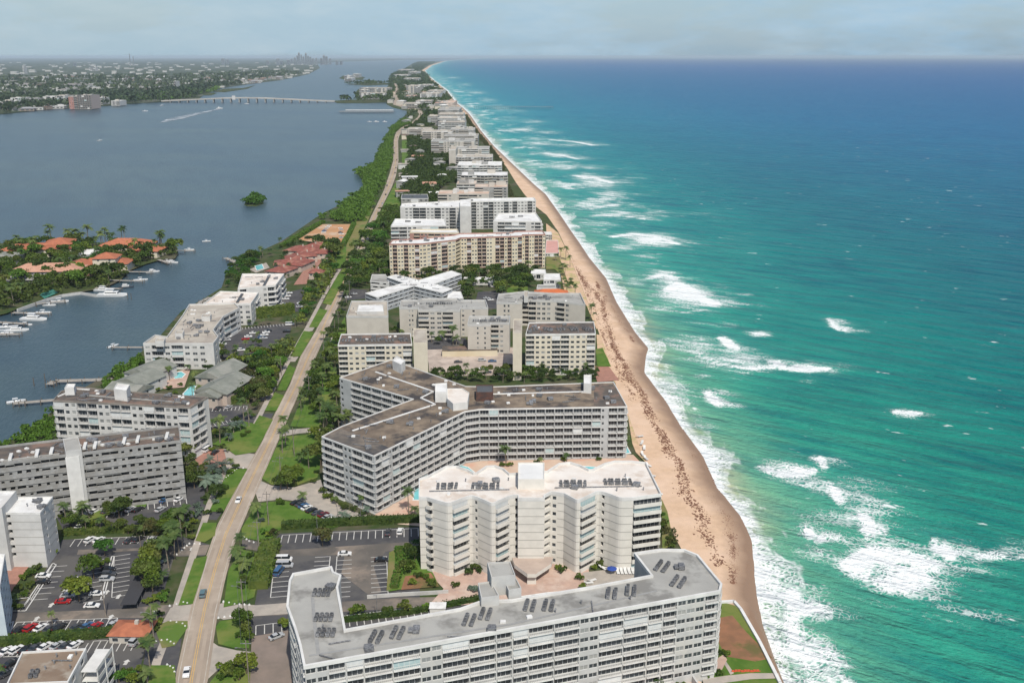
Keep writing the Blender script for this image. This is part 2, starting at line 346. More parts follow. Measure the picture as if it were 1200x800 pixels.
# milky water round the broken foam
milk = nt.math('MULTIPLY', nt.math('MAXIMUM', nt.math('MULTIPLY', nt.math('MAXIMUM', Fm, bk), 0.9), nt.math('MULTIPLY', wv, 0.5)), 0.55, True)
col = nt.mix(milk, col, (0.12, 0.42, 0.33))
col = nt.mix(ff_, col, (0.80, 0.83, 0.82))
nt.link(col, b.inputs['Base Color'])
nt.link(nt.math('ADD', nt.math('MULTIPLY', ff_, 0.5), 0.32), b.inputs['Roughness'])
b.inputs['Specular IOR Level'].default_value = 0.09; b.inputs['IOR'].default_value = 1.33
swell = nt.noise(mapped(0.62, (0.22, 1, 1)), 0.10, 3, 0.5); chop = nt.noise(mapped(0.5, (0.5, 1, 1)), 0.55, 3, 0.6)
hgt = nt.math('ADD', nt.math('ADD', nt.math('MULTIPLY', swell, 7.0), nt.math('MULTIPLY', chop, 1.5)), nt.math('MULTIPLY', ff_, 0.35))
bn = nt.add('ShaderNodeBump', i_Strength=1.0, i_Distance=1.0); nt.link(hgt, bn.inputs['Height']); nt.link(bn.outputs[0], b.inputs['Normal'])
SEA = m
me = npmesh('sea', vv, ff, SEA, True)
for nm, arr in (('shore', TT), ('foam', foam)):
    at = me.attributes.new(nm, 'FLOAT', 'POINT'); at.data.foreach_set('value', arr.astype('f').ravel())
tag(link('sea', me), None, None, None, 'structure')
# ---- lagoon
m, nt, b = base_mat('lagoon_water')
pos = nt.add('ShaderNodeNewGeometry').outputs['Position']
b1 = nt.noise(mapped(0.2, (0.5, 1, 1)), 0.004, 4, 0.6); b2 = nt.noise(mapped(1.2, (0.3, 1, 1)), 0.03, 4, 0.6)
c = nt.mix(nt.ramp(b1, [(0.38, 0.0), (0.62, 1.0)]), (0.056, 0.090, 0.102), (0.032, 0.066, 0.096))
c = nt.mix(nt.ramp(b2, [(0.45, 0.0), (0.7, 0.6)]), c, (0.026, 0.048, 0.072))
nt.link(c, b.inputs['Base Color']); b.inputs['Roughness'].default_value = 0.28; b.inputs['Specular IOR Level'].default_value = 0.42; b.inputs['IOR'].default_value = 1.33
hg = nt.math('ADD', nt.math('MULTIPLY', nt.noise(mapped(1.2, (0.3, 1, 1)), 0.5, 3, 0.6), 0.5), nt.math('MULTIPLY', nt.noise(pos, 1.6, 3, 0.6), 0.10))
bn = nt.add('ShaderNodeBump', i_Strength=1.0, i_Distance=1.0); nt.link(hg, bn.inputs['Height']); nt.link(bn.outputs[0], b.inputs['Normal'])
LAG = m
L = []; F = []
for i, y in enumerate(Ys): L += [(-90000, y, WZ), (XS[i]-58, y, WZ)]
F = [(2*i, 2*i+1, 2*i+3, 2*i+2) for i in range(len(Ys)-1)]
tag(link('lagoon', mesh('lagoon', L, F, LAG)), None, None, None, 'structure')
# ------------------------------------------------------------------ island ground and beach
lag_px = [(-60,640),(-40,540),(0,524),(30,505),(62,482),(85,462),(120,443),(150,425),(167,412),(190,392),(214,364),(236,352),(262,336),(268,318),(280,305),(300,297),(330,283),(352,268),(378,250),(400,240),(415,228),(428,216),(424,206),(417,201),(424,197),(436,196),(440,186),(447,175),(455,158),(462,146),(470,139),(477,134),(480,130),(468,128),(455,124),(450,114),(452,104),(458,97),(455,92),(470,88),(472,82),(478,78),(485,74),(492,71.5)]
lgX = interp(PP(lag_px, -0.4))
soil = mat('ground_soil', (0.040, 0.070, 0.022), (0.075, 0.085, 0.035), 0.12, 0.95, 0.1, c3=(0.11, 0.10, 0.07), s3=0.03)
gy = [y for y in Ys if y < 33000]
G_v, G_f = [], []
for y in gy:
    a, d = lgX(y), duX(y)
    G_v += [(a-3, y, WZ-1.0), (a, y, -0.1), (a+(d-a)*.5, y, 0), (d, y, 0.0)]
for i in range(len(gy)-1):
    for k in range(3): G_f.append((4*i+k, 4*i+k+1, 4*i+k+5, 4*i+k+4))
tag(link('ground', mesh('ground', G_v, G_f, soil)), None, None, None, 'structure')
# beach
m, nt, b = base_mat('beach_sand')
pos = nt.add('ShaderNodeNewGeometry').outputs['Position']
U = nt.add('ShaderNodeAttribute', attribute_name='across').outputs['Fac']
c = nt.mix(nt.ramp(nt.noise(pos, 0.35, 5, 0.65), [(0.35, 0.0), (0.65, 1.0)]), (0.65, 0.455, 0.305), (0.55, 0.38, 0.255))
c = nt.mix(nt.ramp(nt.noise(pos, 0.06, 4), [(0.4, 0.0), (0.65, 0.7)]), c, (0.72, 0.53, 0.395))
u2 = nt.math('ADD', U, nt.math('MULTIPLY', nt.math('SUBTRACT', nt.noise(pos, 0.09, 3), 0.5), 7.0))
wetf = nt.ramp(nt.math('DIVIDE', u2, 15.0, True), [(0.15, 1.0), (0.75, 0.0)])     # metres to the water
c = nt.mix(wetf, c, (0.27, 0.175, 0.115))
nt.link(c, b.inputs['Base Color']); b.inputs['Specular IOR Level'].default_value = 0.25
nt.link(nt.math('SUBTRACT', 0.9, nt.math('MULTIPLY', wetf, 0.35)), b.inputs['Roughness'])
bn = nt.add('ShaderNodeBump', i_Strength=0.5, i_Distance=0.25); nt.link(nt.noise(pos, 1.1, 4, 0.7), bn.inputs['Height']); nt.link(bn.outputs[0], b.inputs['Normal'])
SAND = m
bv, bf, ba = [], [], []; NB = 10
for y in gy:
    d, s = duX(y), shX(y)
    for k in range(NB+1):
        t = k/NB; x = d-0.5+(s+2-d)*t
        z = 0.25+0.25*math.sin(t*3.1)-0.35*t - max(0, t-0.55)*3.6 + 0.12*mnoise.noise(Vector((x*.15, y*.15, 0)))
        if k == 0: z = 0.2
        if k == NB: z = WZ-0.5
        bv.append((x, y, z)); ba.append(max(0.0, s-x))
for i in range(len(gy)-1):
    for k in range(NB): a = i*(NB+1)+k; bf.append((a, a+1, a+NB+2, a+NB+1))
me = mesh('beach', bv, bf, SAND, None, True)
at = me.attributes.new('across', 'FLOAT', 'POINT'); at.data.foreach_set('value', ba)
tag(link('beach', me), None, None, None, 'structure')
# mainland across the lagoon
main_px = [(-700,160),(-300,145),(0,134),(60,128),(100,126),(150,122),(200,119),(232,117),(240,110),(262,103),(290,99),(330,94),(362,87),(375,80),(372,75),(400,72.5),(480,70.2),(500,70.2)]
mp_w = PP(main_px, -0.5)
canopy_gnd = mat('mainland_canopy', (0.030, 0.050, 0.026), (0.070, 0.085, 0.050), 0.010, 0.95, 0.1, c3=(0.16, 0.17, 0.14), s3=0.004)
ml = mp_w + [(mp_w[-1][0], 88000), (-89000, 88000), (-89000, mp_w[0][1])]
sheet('mainland', ml, -0.4, canopy_gnd)
# ------------------------------------------------------------------ building kit
GLASS = mat('window_glass', (0.035, 0.042, 0.048), (0.085, 0.095, 0.105), 0.30, 0.18, 0.6, rnd=0.9)
GLASS2 = mat('window_curtained', (0.26, 0.27, 0.27), (0.36, 0.36, 0.34), 0.4, 0.4, 0.5, rnd=0.5)
SHUT = mat('shutter', (0.62, 0.63, 0.62), (0.55, 0.57, 0.57), 0.8, 0.6, 0.3, rnd=0.15)
TEAL = mat('tinted_screen', (0.34, 0.46, 0.47), (0.42, 0.52, 0.52), 0.8, 0.4, 0.4)
WHITE = mat('white_paint', (0.68, 0.675, 0.65), (0.57, 0.565, 0.545), 0.25, 0.7, 0.3)
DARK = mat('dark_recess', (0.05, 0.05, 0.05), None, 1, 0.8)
METAL = mat('grey_metal', (0.24, 0.245, 0.25), (0.10, 0.10, 0.11), 2.0, 0.5, 0.5, rnd=0.5)
DKMET = mat('dark_metal', (0.06, 0.062, 0.065), (0.10, 0.10, 0.10), 2.0, 0.5, 0.5, rnd=0.6)
AC = MB()                                   # rooftop condenser: casing, fan ring, feet
AC.box(-.55, .55, -.55, .55, .25, 1.25, 0); AC.cyl(0, 0, 1.25, 1.42, .46, .42, 10, 1)
for a in (-.45, .4):
    AC.box(a-.06, a+.06, -.5, .5, 0, .25, 1)
AC_ME = AC.data('air_conditioner', [METAL, DKMET])
_wm = {}
def q(v, s=0.25): return max(s, round(v/s)*s)
def window_mesh(wd, h, kind):
    """frame, mullion and panes; origin at the bottom centre of the opening, facing -Y"""
    key = ('w', wd, h, kind)
    if key in _wm: return _wm[key]
    b = MB(); x = wd/2; f = .07
    b.box(-x+f, x-f, -.02, .04, f, h-f, 1)
    b.box(-x, x, -.06, .02, 0, f, 0); b.box(-x, x, -.06, .02, h-f, h, 0)
    b.box(-x, -x+f, -.06, .02, f, h-f, 0); b.box(x-f, x, -.06, .02, f, h-f, 0)
    n = max(1, round(wd/1.3))
    for i in range(1, n): u = -x+wd*i/n; b.box(u-.04, u+.04, -.05, -.022, f, h-f, 0)
    mats = {'g': [WHITE, GLASS], 'c': [WHITE, GLASS2], 's': [WHITE, SHUT], 't': [WHITE, TEAL]}[kind]
    _wm[key] = b.data('window', mats); return _wm[key]
def balcony_mesh(wd, style, pm, dp=1.2):
    key = ('b', wd, style, pm.name, dp)
    if key in _wm: return _wm[key]
    b = MB(); x = wd/2
    b.box(-x, x, -dp, .0, -.22, 0, 0)
    if style == 'solid':
        b.box(-x, x, -dp, -dp+.12, 0, 1.05, 0); b.box(-x, -x+.1, -dp+.12, 0, 0, 1.05, 0); b.box(x-.1, x, -dp+.12, 0, 0, 1.05, 0)
    else:
        b.box(-x, x, -dp, -dp+.06, .98, 1.06, 0); n = max(3, int(wd/.45))
        for i in range(n+1): u = -x+.03+(wd-.06)*i/n; b.box(u-.035, u+.035, -dp+.01, -dp+.05, 0, .98, 0)
        for s in (-x, x-.06): b.box(s, s+.06, -dp+.06, 0, .9, 1.0, 0)
    _wm[key] = b.data('balcony', [pm]); return _wm[key]
def merged(name, items, root, mats_all=None):
    """the rest of one part beyond the hundred largest, as one mesh"""
    V, Fc, M, mats = [], [], [], []
    for me, lx, ly, lz, rz in items:
        c, s = math.cos(rz), math.sin(rz); k = len(V); mm = []
        for mt in me.materials:
            if mt not in mats: mats.append(mt)
            mm.append(mats.index(mt))
        for v in me.vertices: V.append((lx+c*v.co.x-s*v.co.y, ly+s*v.co.x+c*v.co.y, lz+v.co.z))
        for p in me.polygons: Fc.append([k+i for i in p.vertices]); M.append(mm[p.material_index])
    return tag(link(name, mesh(name, V, Fc, mats, M), root), None, None, None, 'stuff')
IVG_ = mat('siding_groove', (0.36, 0.35, 0.32), None, 1, 0.9)
class Building:
    """poly: outline in world metres (any winding); bays: {edge index of the given order: spec};
    spec letters: s blank wall, w window, n narrow window, b balcony, c balcony closed by shutters, d open dark stair landing, h gallery with solid front"""
    def __init__(s, label, poly, h, nf, wall, roof, bays=None, default='s', z0=0.0, cat='apartment block', name='apartment_block',
                 group=None, parapet=0.9, par_mat=None, rail='solid', bal_mat=None, tint=None, close=.25, base=0.0, cap=100, seed=1, trim=None, balc_out=1.1, over=0.0, wfrac=.62):
        rnd = random.Random(seed)
        n = len(poly)
        if area(poly) < 0:                                  # keep edge i = poly[i] -> poly[i+1] whatever the winding
            poly = poly[::-1]; bays = {(n-2-k) % n: (v[::-1] if isinstance(v, str) else v) for k, v in (bays or {}).items()}
        bays = bays or {}
        cx = sum(p[0] for p in poly)/n; cy = sum(p[1] for p in poly)/n
        s.c = (cx, cy); s.h = h; s.z0 = z0; s.poly = poly
        s.root = thing(name, label, cat, (cx, cy, z0), 0, group)
        pl = [(x-cx, y-cy) for x, y in poly]; s.pl = pl
        fh = (h-base)/nf; wb = MB(); par_mat = par_mat or wall; bal_mat = bal_mat or par_mat
        wins, bals = [], []
        far = math.hypot(cx, cy) > 1050
        for i in range(n):
            a, b2 = Vector(pl[i]), Vector(pl[(i+1) % n]); L = (b2-a).length
            e = (b2-a)/L; nr_ = Vector((e.y, -e.x)); rz = math.atan2(e.y, e.x)
            facing = nr_.dot(Vector((-cx, -cy)).normalized())
            spec = bays.get(i, default if (L > 4 and facing > -0.75) else 's')
            if spec == 'auto': spec = default
            if '*' in spec: pat = spec.replace('*', ''); spec = pat*max(1, int(round(L/(3.4*len(pat)))))
            W8 = {'s': 1.0, 'w': 1.0, 'n': .7, 'b': 1.6, 'c': 1.6, 'd': 1.2, 'h': 2.0, 'x': .35, 'B': 2.6, 'S': 4.0, 't': 1.6}
            tot = sum(W8[ch] for ch in spec); u = 0.0
            def pt(uu, z, out=0.0): v = a+e*uu+nr_*out; return (v.x, v.y, z)
            if base > 0: wb.quad(pt(0, 0), pt(L, 0), pt(L, base), pt(0, base), 0)
            if 'h' in spec:
                for k in range(1, nf+0):
                    z = base+k*fh; wb.quad(pt(0, z-.12, .22), pt(L, z-.12, .22), pt(L, z+.12, .22), pt(0, z+.12, .22), 2); wb.quad(pt(0, z+.12, .22), pt(L, z+.12, .22), pt(L, z+.12), pt(0, z+.12), 2); wb.quad(pt(0, z-.12), pt(L, z-.12), pt(L, z-.12, .22), pt(0, z-.12, .22), 2)
            for ch in spec:
                wdt = L*W8[ch]/tot; u0, u1 = u, u+wdt; u = u1
                if ch in 'sxS':
                    wb.quad(pt(u0, base), pt(u1, base), pt(u1, h), pt(u0, h), 0)
                    if tint == 'grooves':
                        for k in range(1, nf): z = base+k*fh; wb.quad(pt(u0, z-.09, .05), pt(u1, z-.09, .05), pt(u1, z+.09, .05), pt(u0, z+.09, .05), 3)
                    continue
                for k in range(nf):
                    z = base+k*fh
                    if ch in 'wn':
                        ow = q(min(wdt*(wfrac if ch == 'w' else .55), 2.6)); oh = q(fh*.46); oz = z+fh*.32; rd = .22
                    elif ch in 'bcBt': ow = q(wdt-.35); oh = q(fh-(.5 if ch == 'B' else .72)); oz = z+.25; rd = 1.1
                    elif ch == 'd': ow = q(wdt-.3); oh = q(fh-1.35); oz = z+1.15; rd = 1.6
                    elif ch == 'h': ow = q(wdt*rnd.choice([.35, .5, .95, .95])); oh = q(fh-1.75 if rnd.random() < .5 else fh-1.5); oz = z+1.25; rd = 1.2
                    ow = min(ow, wdt-.1); m0 = (u0+u1)/2; l, r_ = m0-ow/2, m0+ow/2; t = oz+oh; z1 = z+fh
                    wb.quad(pt(u0, z), pt(l, z), pt(l, z1), pt(u0, z1)); wb.quad(pt(r_, z), pt(u1, z), pt(u1, z1), pt(r_, z1))
                    wb.quad(pt(l, z), pt(r_, z), pt(r_, oz), pt(l, oz)); wb.quad(pt(l, t), pt(r_, t), pt(r_, z1), pt(l, z1))
                    wb.quad(pt(l, oz), pt(r_, oz), pt(r_, oz, -rd), pt(l, oz, -rd)); wb.quad(pt(l, t, -rd), pt(r_, t, -rd), pt(r_, t), pt(l, t))
                    wb.quad(pt(l, oz, -rd), pt(l, t, -rd), pt(l, t), pt(l, oz)); wb.quad(pt(r_, oz), pt(r_, t), pt(r_, t, -rd), pt(r_, oz, -rd))
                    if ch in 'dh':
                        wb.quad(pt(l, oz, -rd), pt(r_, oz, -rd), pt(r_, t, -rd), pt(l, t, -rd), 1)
                        continue
                    kind = 'g'
                    x = rnd.random()
                    if ch in 'wn' and x < .25: kind = 'c'
                    if ch in 'bB' and x < close: kind = 's' if rnd.random() < .7 else 't'
                    if ch == 'c': kind = 's'
                    if ch == 't': kind = 't' if x < .7 else 'g'
                    rdw = .15 if kind in 'st' and ch in 'bcBt' else rd
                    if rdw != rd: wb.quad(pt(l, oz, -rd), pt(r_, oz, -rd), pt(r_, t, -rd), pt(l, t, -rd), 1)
                    c = a+e*m0-nr_*(rdw-.05)
                    wins.append((facing*ow*oh, window_mesh(q(ow), q(oh), kind), c.x, c.y, oz, rz))
                    if ch in 'bBct':
                        c = a+e*m0+nr_*.004
                        bals.append((facing*ow, balcony_mesh(q(wdt-.3), rail, bal_mat, balc_out), c.x, c.y, z+.2, rz))
        inner = inset(pl, .3)
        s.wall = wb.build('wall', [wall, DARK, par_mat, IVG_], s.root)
        s.roof = sheet_local('roof', inner, h, roof, s.root)
        pb = MB(); o2 = inset(pl, -over if over else -.06); t = h+parapet
        for i in range(n):
            j = (i+1) % n
            pb.quad((*o2[i], h-.25), (*o2[j], h-.25), (*o2[j], t), (*o2[i], t)); pb.quad((*o2[i], t), (*o2[j], t), (*inner[j], t), (*inner[i], t))
            pb.quad((*inner[j], h), (*inner[i], h), (*inner[i], t), (*inner[j], t)); pb.quad((*o2[j], h-.25), (*o2[i], h-.25), (*pl[i], h-.25), (*pl[j], h-.25))
        s.par = pb.build('parapet', par_mat, s.root)
        wins.sort(key=lambda t_: -t_[0]); bals.sort(key=lambda t_: -t_[0])
        for nm, it in (('window', wins), ('balcony', bals)):
            c1 = 0 if far else cap
            for _, me, x, y, z, rz in it[:c1]: link(nm, me, s.root, (x, y, z), rz)
            if it[c1:]: merged(nm + '_row' if False else ('glazing' if nm == 'window' else 'balcony_fronts'), [t_[1:] for t_ in it[c1:]], s.root)
    def ac(s, spots, n=(4, 2), ang=0.0, gap=1.2, z=None):
        """clusters of condensers on the roof; spots in world metres"""
        z = s.h if z is None else z
        for (x, y) in spots:
            for i in range(n[0]):
                for j in range(n[1]):
                    dx = (i-(n[0]-1)/2)*gap; dy = (j-(n[1]-1)/2)*gap*1.5
                    link('air_conditioner', AC_ME, s.root, (x-s.c[0]+dx*math.cos(ang)-dy*math.sin(ang), y-s.c[1]+dx*math.sin(ang)+dy*math.cos(ang), z+.02), ang, .84)
    def block(s, name, poly, z0, z1, m, roofm=None, par=0.4):
        """stair or lift house standing on the roof: walls with a parapet and its own roof"""
        pl = ccw([(x-s.c[0], y-s.c[1]) for x, y in poly]); b = MB(); n = len(pl); inn = inset(pl, .25)
        for i in range(n):
            j = (i+1) % n
            b.quad((*pl[i], z0), (*pl[j], z0), (*pl[j], z1+par), (*pl[i], z1+par)); b.quad((*pl[i], z1+par), (*pl[j], z1+par), (*inn[j], z1+par), (*inn[i], z1+par))
            b.quad((*inn[j], z1), (*inn[i], z1), (*inn[i], z1+par), (*inn[j], z1+par))
        o = b.build(name, m, s.root)
        sheet_local('roof', inn, z1, roofm or m, o); return o
    def strip(s, name, pts, wd, z0, z1, m):
        """low upstand, duct or pipe run along the roof"""
        b = MB()
        for (x0, y0), (x1, y1) in zip(pts[:-1], pts[1:]):
            e = Vector((x1-x0, y1-y0)); L = e.length; M_ = Matrix.Translation((x0-s.c[0], y0-s.c[1], 0)) @ Matrix.Rotation(math.atan2(e.y, e.x), 4, 'Z')
            b.box(0, L, -wd/2, wd/2, z0, z1, 0, M_)
        return b.build(name, m, s.root)
def sheet_local(name, pts, z, m, parent):
    p = ccw(pts); tris = tessellate_polygon([[Vector((x, y, 0)) for x, y in p]]); f = []
    for t in tris:
        a, b, c = (Vector(p[i]) for i in t)
        f.append(tuple(t) if (b-a).cross(c-a) > 0 else tuple(t)[::-1])
    return link(name, mesh(name, [(x, y, z) for x, y in p], f, m), parent)
VENTS = {}
def clutter(b, pts, z, n, seed=1):
    '''small vents, pipes, hatches and skylights, each its own part, spread over a patch of roof'''
    if not VENTS:
        v = MB(); v.cyl(0, 0, 0, .9, .16, .16, 7); v.cyl(0, 0, .9, 1.1, .3, .22, 7); VENTS['roof_vent'] = v.data('roof_vent', METAL)
        v = MB(); v.box(-.7, .7, -.5, .5, 0, .5); v.box(-.62, .62, -.42, .42, .51, .6); VENTS['roof_hatch'] = v.data('roof_hatch', RWH2)
        v = MB(); v.box(-2.6, 2.6, -.12, .12, .15, .4); [v.box(u-.1, u+.1, -.2, .2, 0, .14) for u in (-2, 0, 2)]; VENTS['roof_pipe'] = v.data('roof_pipe', METAL)
        v = MB(); v.box(-1.1, 1.1, -.8, .8, .2, 1.3); v.box(-.9, .9, .81, 1.9, .4, .9); VENTS['air_handler'] = v.data('air_handler', [METAL])
    w_ = PP(pts, z); rnd = random.Random(seed); x0, x1 = min(p[0] for p in w_), max(p[0] for p in w_); y0, y1 = min(p[1] for p in w_), max(p[1] for p in w_); k = t = 0
    while k < n and t < 3000:
        t += 1; x, y = rnd.uniform(x0, x1), rnd.uniform(y0, y1)
        if not inside(x, y, w_): continue
        k += 1; nm = rnd.choice(['roof_vent', 'roof_vent', 'roof_hatch', 'roof_pipe', 'air_handler'])
        link(nm, VENTS[nm], b.root, (x-b.c[0], y-b.c[1], z-b.z0+.03), rnd.choice([0, 1.57, .3, -.4]))
def rect_between(a, b, depth):
    """rectangle behind the front line a-b (b to the right seen from the camera), running depth metres to the north"""
    a, b = Vector(a), Vector(b); e = (b-a).normalized(); nn = Vector((-e.y, e.x))
    return [tuple(a), tuple(b), tuple(b+nn*depth), tuple(a+nn*depth)]
# ------------------------------------------------------------------ wall and roof materials
CONC = mat('light_concrete', (0.50, 0.50, 0.485), (0.42, 0.42, 0.41), 0.25, 0.85, 0.2, c3=(0.50, 0.49, 0.46), s3=0.12)
GREYC = mat('weathered_concrete', (0.33, 0.33, 0.32), (0.26, 0.26, 0.255), 0.5, 0.9, 0.2, c3=(0.25, 0.245, 0.23), s3=0.2)  # concrete's own grey, darkened further in place of cloud shade on the west
IVORY = mat('ivory_siding', (0.68, 0.655, 0.60), (0.61, 0.59, 0.54), 0.3, 0.85, 0.2)
IVG = mat('ivory_groove', (0.40, 0.39, 0.36), None, 1, 0.9)
CREAM = mat('cream_stucco', (0.63, 0.58, 0.47), (0.57, 0.52, 0.42), 0.2, 0.85, 0.2)
YELST = mat('yellow_stucco', (0.55, 0.47, 0.33), (0.62, 0.56, 0.43), 0.06, 0.85, 0.2)
BEIGE = mat('beige_stucco', (0.50, 0.47, 0.42), (0.45, 0.42, 0.375), 0.2, 0.85, 0.2)
PALEB = mat('pale_blue_paint', (0.46, 0.53, 0.57), (0.52, 0.59, 0.62), 0.2, 0.8, 0.2)
WHST = mat('white_stucco', (0.58, 0.575, 0.555), (0.49, 0.485, 0.47), 0.2, 0.85, 0.2)
PINKB = mat('brown_red_trim', (0.34, 0.19, 0.155), (0.40, 0.24, 0.20), 0.3, 0.85, 0.2)
RGREY = mat('grey_roof_membrane', (0.385, 0.38, 0.355), (0.33, 0.325, 0.305), 0.14, 0.9, 0.15, c3=(0.225, 0.22, 0.205), s3=0.09, detail=8)
RWHITE = mat('white_roof_coating', (0.74, 0.70, 0.65), (0.66, 0.60, 0.54), 0.12, 0.9, 0.15, c3=(0.58, 0.50, 0.43), s3=0.10)
RWH2 = mat('clean_white_roof', (0.76, 0.76, 0.74), (0.66, 0.66, 0.65), 0.10, 0.9, 0.15, c3=(0.58, 0.57, 0.55), s3=0.12)
RTAN = mat('tan_roof_gravel', (0.48, 0.44, 0.38), (0.40, 0.365, 0.31), 0.10, 0.95, 0.1, c3=(0.33, 0.29, 0.25), s3=0.07)
RBRN = mat('stained_brown_roof', (0.27, 0.215, 0.16), (0.15, 0.12, 0.095), 0.16, 0.95, 0.1, c3=(0.065, 0.06, 0.06), s3=0.075, detail=8)
RDRK = mat('dark_patchy_roof', (0.15, 0.125, 0.105), (0.085, 0.08, 0.078), 0.22, 0.95, 0.1, c3=(0.22, 0.15, 0.12), s3=0.09, detail=8)
TILE = mat('terracotta_tiles', (0.42, 0.155, 0.085), (0.33, 0.12, 0.07), 0.5, 0.85, 0.2, rnd=.25)
TILEP = mat('pale_clay_tiles', (0.52, 0.30, 0.215), (0.44, 0.24, 0.17), 0.5, 0.85, 0.2)
TILER = mat('maroon_tiles', (0.27, 0.095, 0.075), (0.20, 0.075, 0.06), 0.4, 0.85, 0.2, c3=(0.33, 0.16, 0.12), s3=0.15)
RSHG = mat('grey_green_metal_roof', (0.235, 0.245, 0.215), (0.19, 0.20, 0.175), 0.3, 0.8, 0.2, c3=(0.28, 0.28, 0.25), s3=0.1)
def Q(z, *pts): return [P(x, y, z) for x, y in pts]
# ================================================================== B1 long grey-roofed block across the front
H1 = 26.0
o1 = Q(H1, (357,782),(843,694),(845,686),(817,652),(802,646),(775,645.5),(744,650),(764,676),(690,690),(600,705),(565,706),(540,715),(404,740),(395,690),(399,676),(390,672),(388,666),(344,674),(340,682),(337,712),(346,737),(352,757))
b1 = Building('long ten-storey pale grey block with grey flat roof filling the front of the photo', o1, H1, 9, CONC, RGREY,
    {0: 'wwbbBBwwBBbbBBwwBBbbwwwb', 1: 'b', 2: 'bwb', 14: 'w', 19: 'wb', 20: 'wbb', 21: 'bwb', 12: 'wwbbwwbb'}, 's', par_mat=WHITE, rail='bars', close=.17, parapet=.7, base=2.0, seed=3, balc_out=.45, over=.3, wfrac=.84)
for (px, py, a) in ((377,696,0),(379.5,725,0),(382,743,0),(441,748,1.4),(466,743,1.4),(550,728,1.4),(569,721,1.4),(621,711,1.4),(643,711,1.4),(717,697,1.4),(739.5,693.5,1.4)):
    b1.ac([P(px, py, H1)], (4, 2), a)
for (px, py) in ((776,665),(795,683)): b1.ac([P(px, py, H1)], (4, 2), 1.1, 1.4)
def bx_px(z, *pts): return Q(z, *pts)
b1.block('lift_house', bx_px(H1+3, (571,668),(598,667),(604,683),(576,686)), H1, H1+5, CONC, RGREY)
b1.block('stair_house', bx_px(H1+2.4, (560,684),(576,682),(585,699),(564,702)), H1, H1+2.4, CONC, RGREY)
b1.block('plant_room', bx_px(H1+2.4, (590,680),(604,677),(611,690),(596,693)), H1, H1+2.4, CONC, RGREY)
b1.strip('roof_kerb', Q(H1, (362,768),(600,731),(770,692)), .7, H1+.02, H1+.1, mat('roof_walkway', (0.31,0.31,0.30), (0.27,.27,.265), .8, .9))
b1.strip('roof_walkway', Q(H1, (366,696),(368,724),(373,766)), .9, H1+.02, H1+.08, mat('roof_walkway', (0.31,0.31,0.30), (0.27,.27,.265), .8, .9))
# terrace behind it with loungers, canopy, parasol
# ================================================================== B2 ivory zigzag block
H2 = 25.0
def scallop(pts, specs, cuts, d=1.2):
    '''rounds the flagged corners of a plan; specs[i] belongs to the wall from corner i to the next'''
    out, sp = [], {}
    n = len(pts)
    for i, p in enumerate(pts):
        v = Vector(p)
        if i in cuts:
            a = (Vector(pts[i-1])-v).normalized()*d; b = (Vector(pts[(i+1) % n])-v).normalized()*d
            for t in (0, .33, .67):
                u0 = v+a; u2 = v+b; q_ = u0*(1-t)**2+v*2*t*(1-t)+u2*t*t; sp[len(out)] = 's'; out.append(tuple(q_))
            sp[len(out)] = specs.get(i, 's'); out.append(tuple(v+b))
        else: sp[len(out)] = specs.get(i, 's'); out.append(tuple(v))
    return out, sp
o2 = Q(H2, (491,585),(500,585),(507,587),(526,592.5),(552,582.5),(560,585),(577,592.5),(599,582.5),(607,582.5),(607,586),(638,586),(638,582.5),(646,578.5),(661,580.5),(677,589),(701,577.5),(709,579.5),(714,581),(727,586),(742,585.5),(775,581),(757,544),(740,542),(720,542),(708,545),(694,552),(690,552),(680,547),(668,543.5),(655,545),(641,554),(597,557),(590,551),(580,547.5),(570,548),(558,556),(555,556),(548,552),(535,548),(522,548.5),(508,556),(501,560),(491,563))
o2, sp2 = scallop(o2, {0: 's', 1: 'b', 2: 's', 3: 'B', 4: 'w', 5: 's', 6: 'B', 7: 'd', 8: 's', 9: 'S', 10: 's', 11: 'd', 12: 'ws', 13: 's', 14: 'B', 15: 'd', 16: 's', 17: 's', 18: 's', 19: 'B', 20: 'sBBs'}, {3, 4, 6, 7, 14, 15, 18})
b2 = Building('ivory zigzag block with white roof and rows of slanting balconies', o2, H2, 9, IVORY, RWHITE, sp2, 's',
    par_mat=WHITE, tint='grooves', bal_mat=IVORY, close=.3, seed=5, balc_out=.9)
b2.block('lift_tower', Q(H2+2.5, (607,565),(638,565),(638,545),(607,545)), H2, H2+3.2, IVORY, RWH2)
for px in (516,524,532,557,565,573,581): b2.ac([P(px, 571+.4*math.sin(px), H2)], (2, 2), .05*math.sin(px), 1.45)
for px in (660,668,676,683,712,720,728,736): b2.ac([P(px, 566 if px > 700 else 568, H2)], (2, 2), .05*math.sin(px), 1.45)
b2.strip('pipe_run', Q(H2, (503,576),(597,574)), .3, H2+.02, H2+.4, METAL); b2.strip('pipe_run', Q(H2, (650,572),(752,570)), .3, H2+.02, H2+.4, METAL)
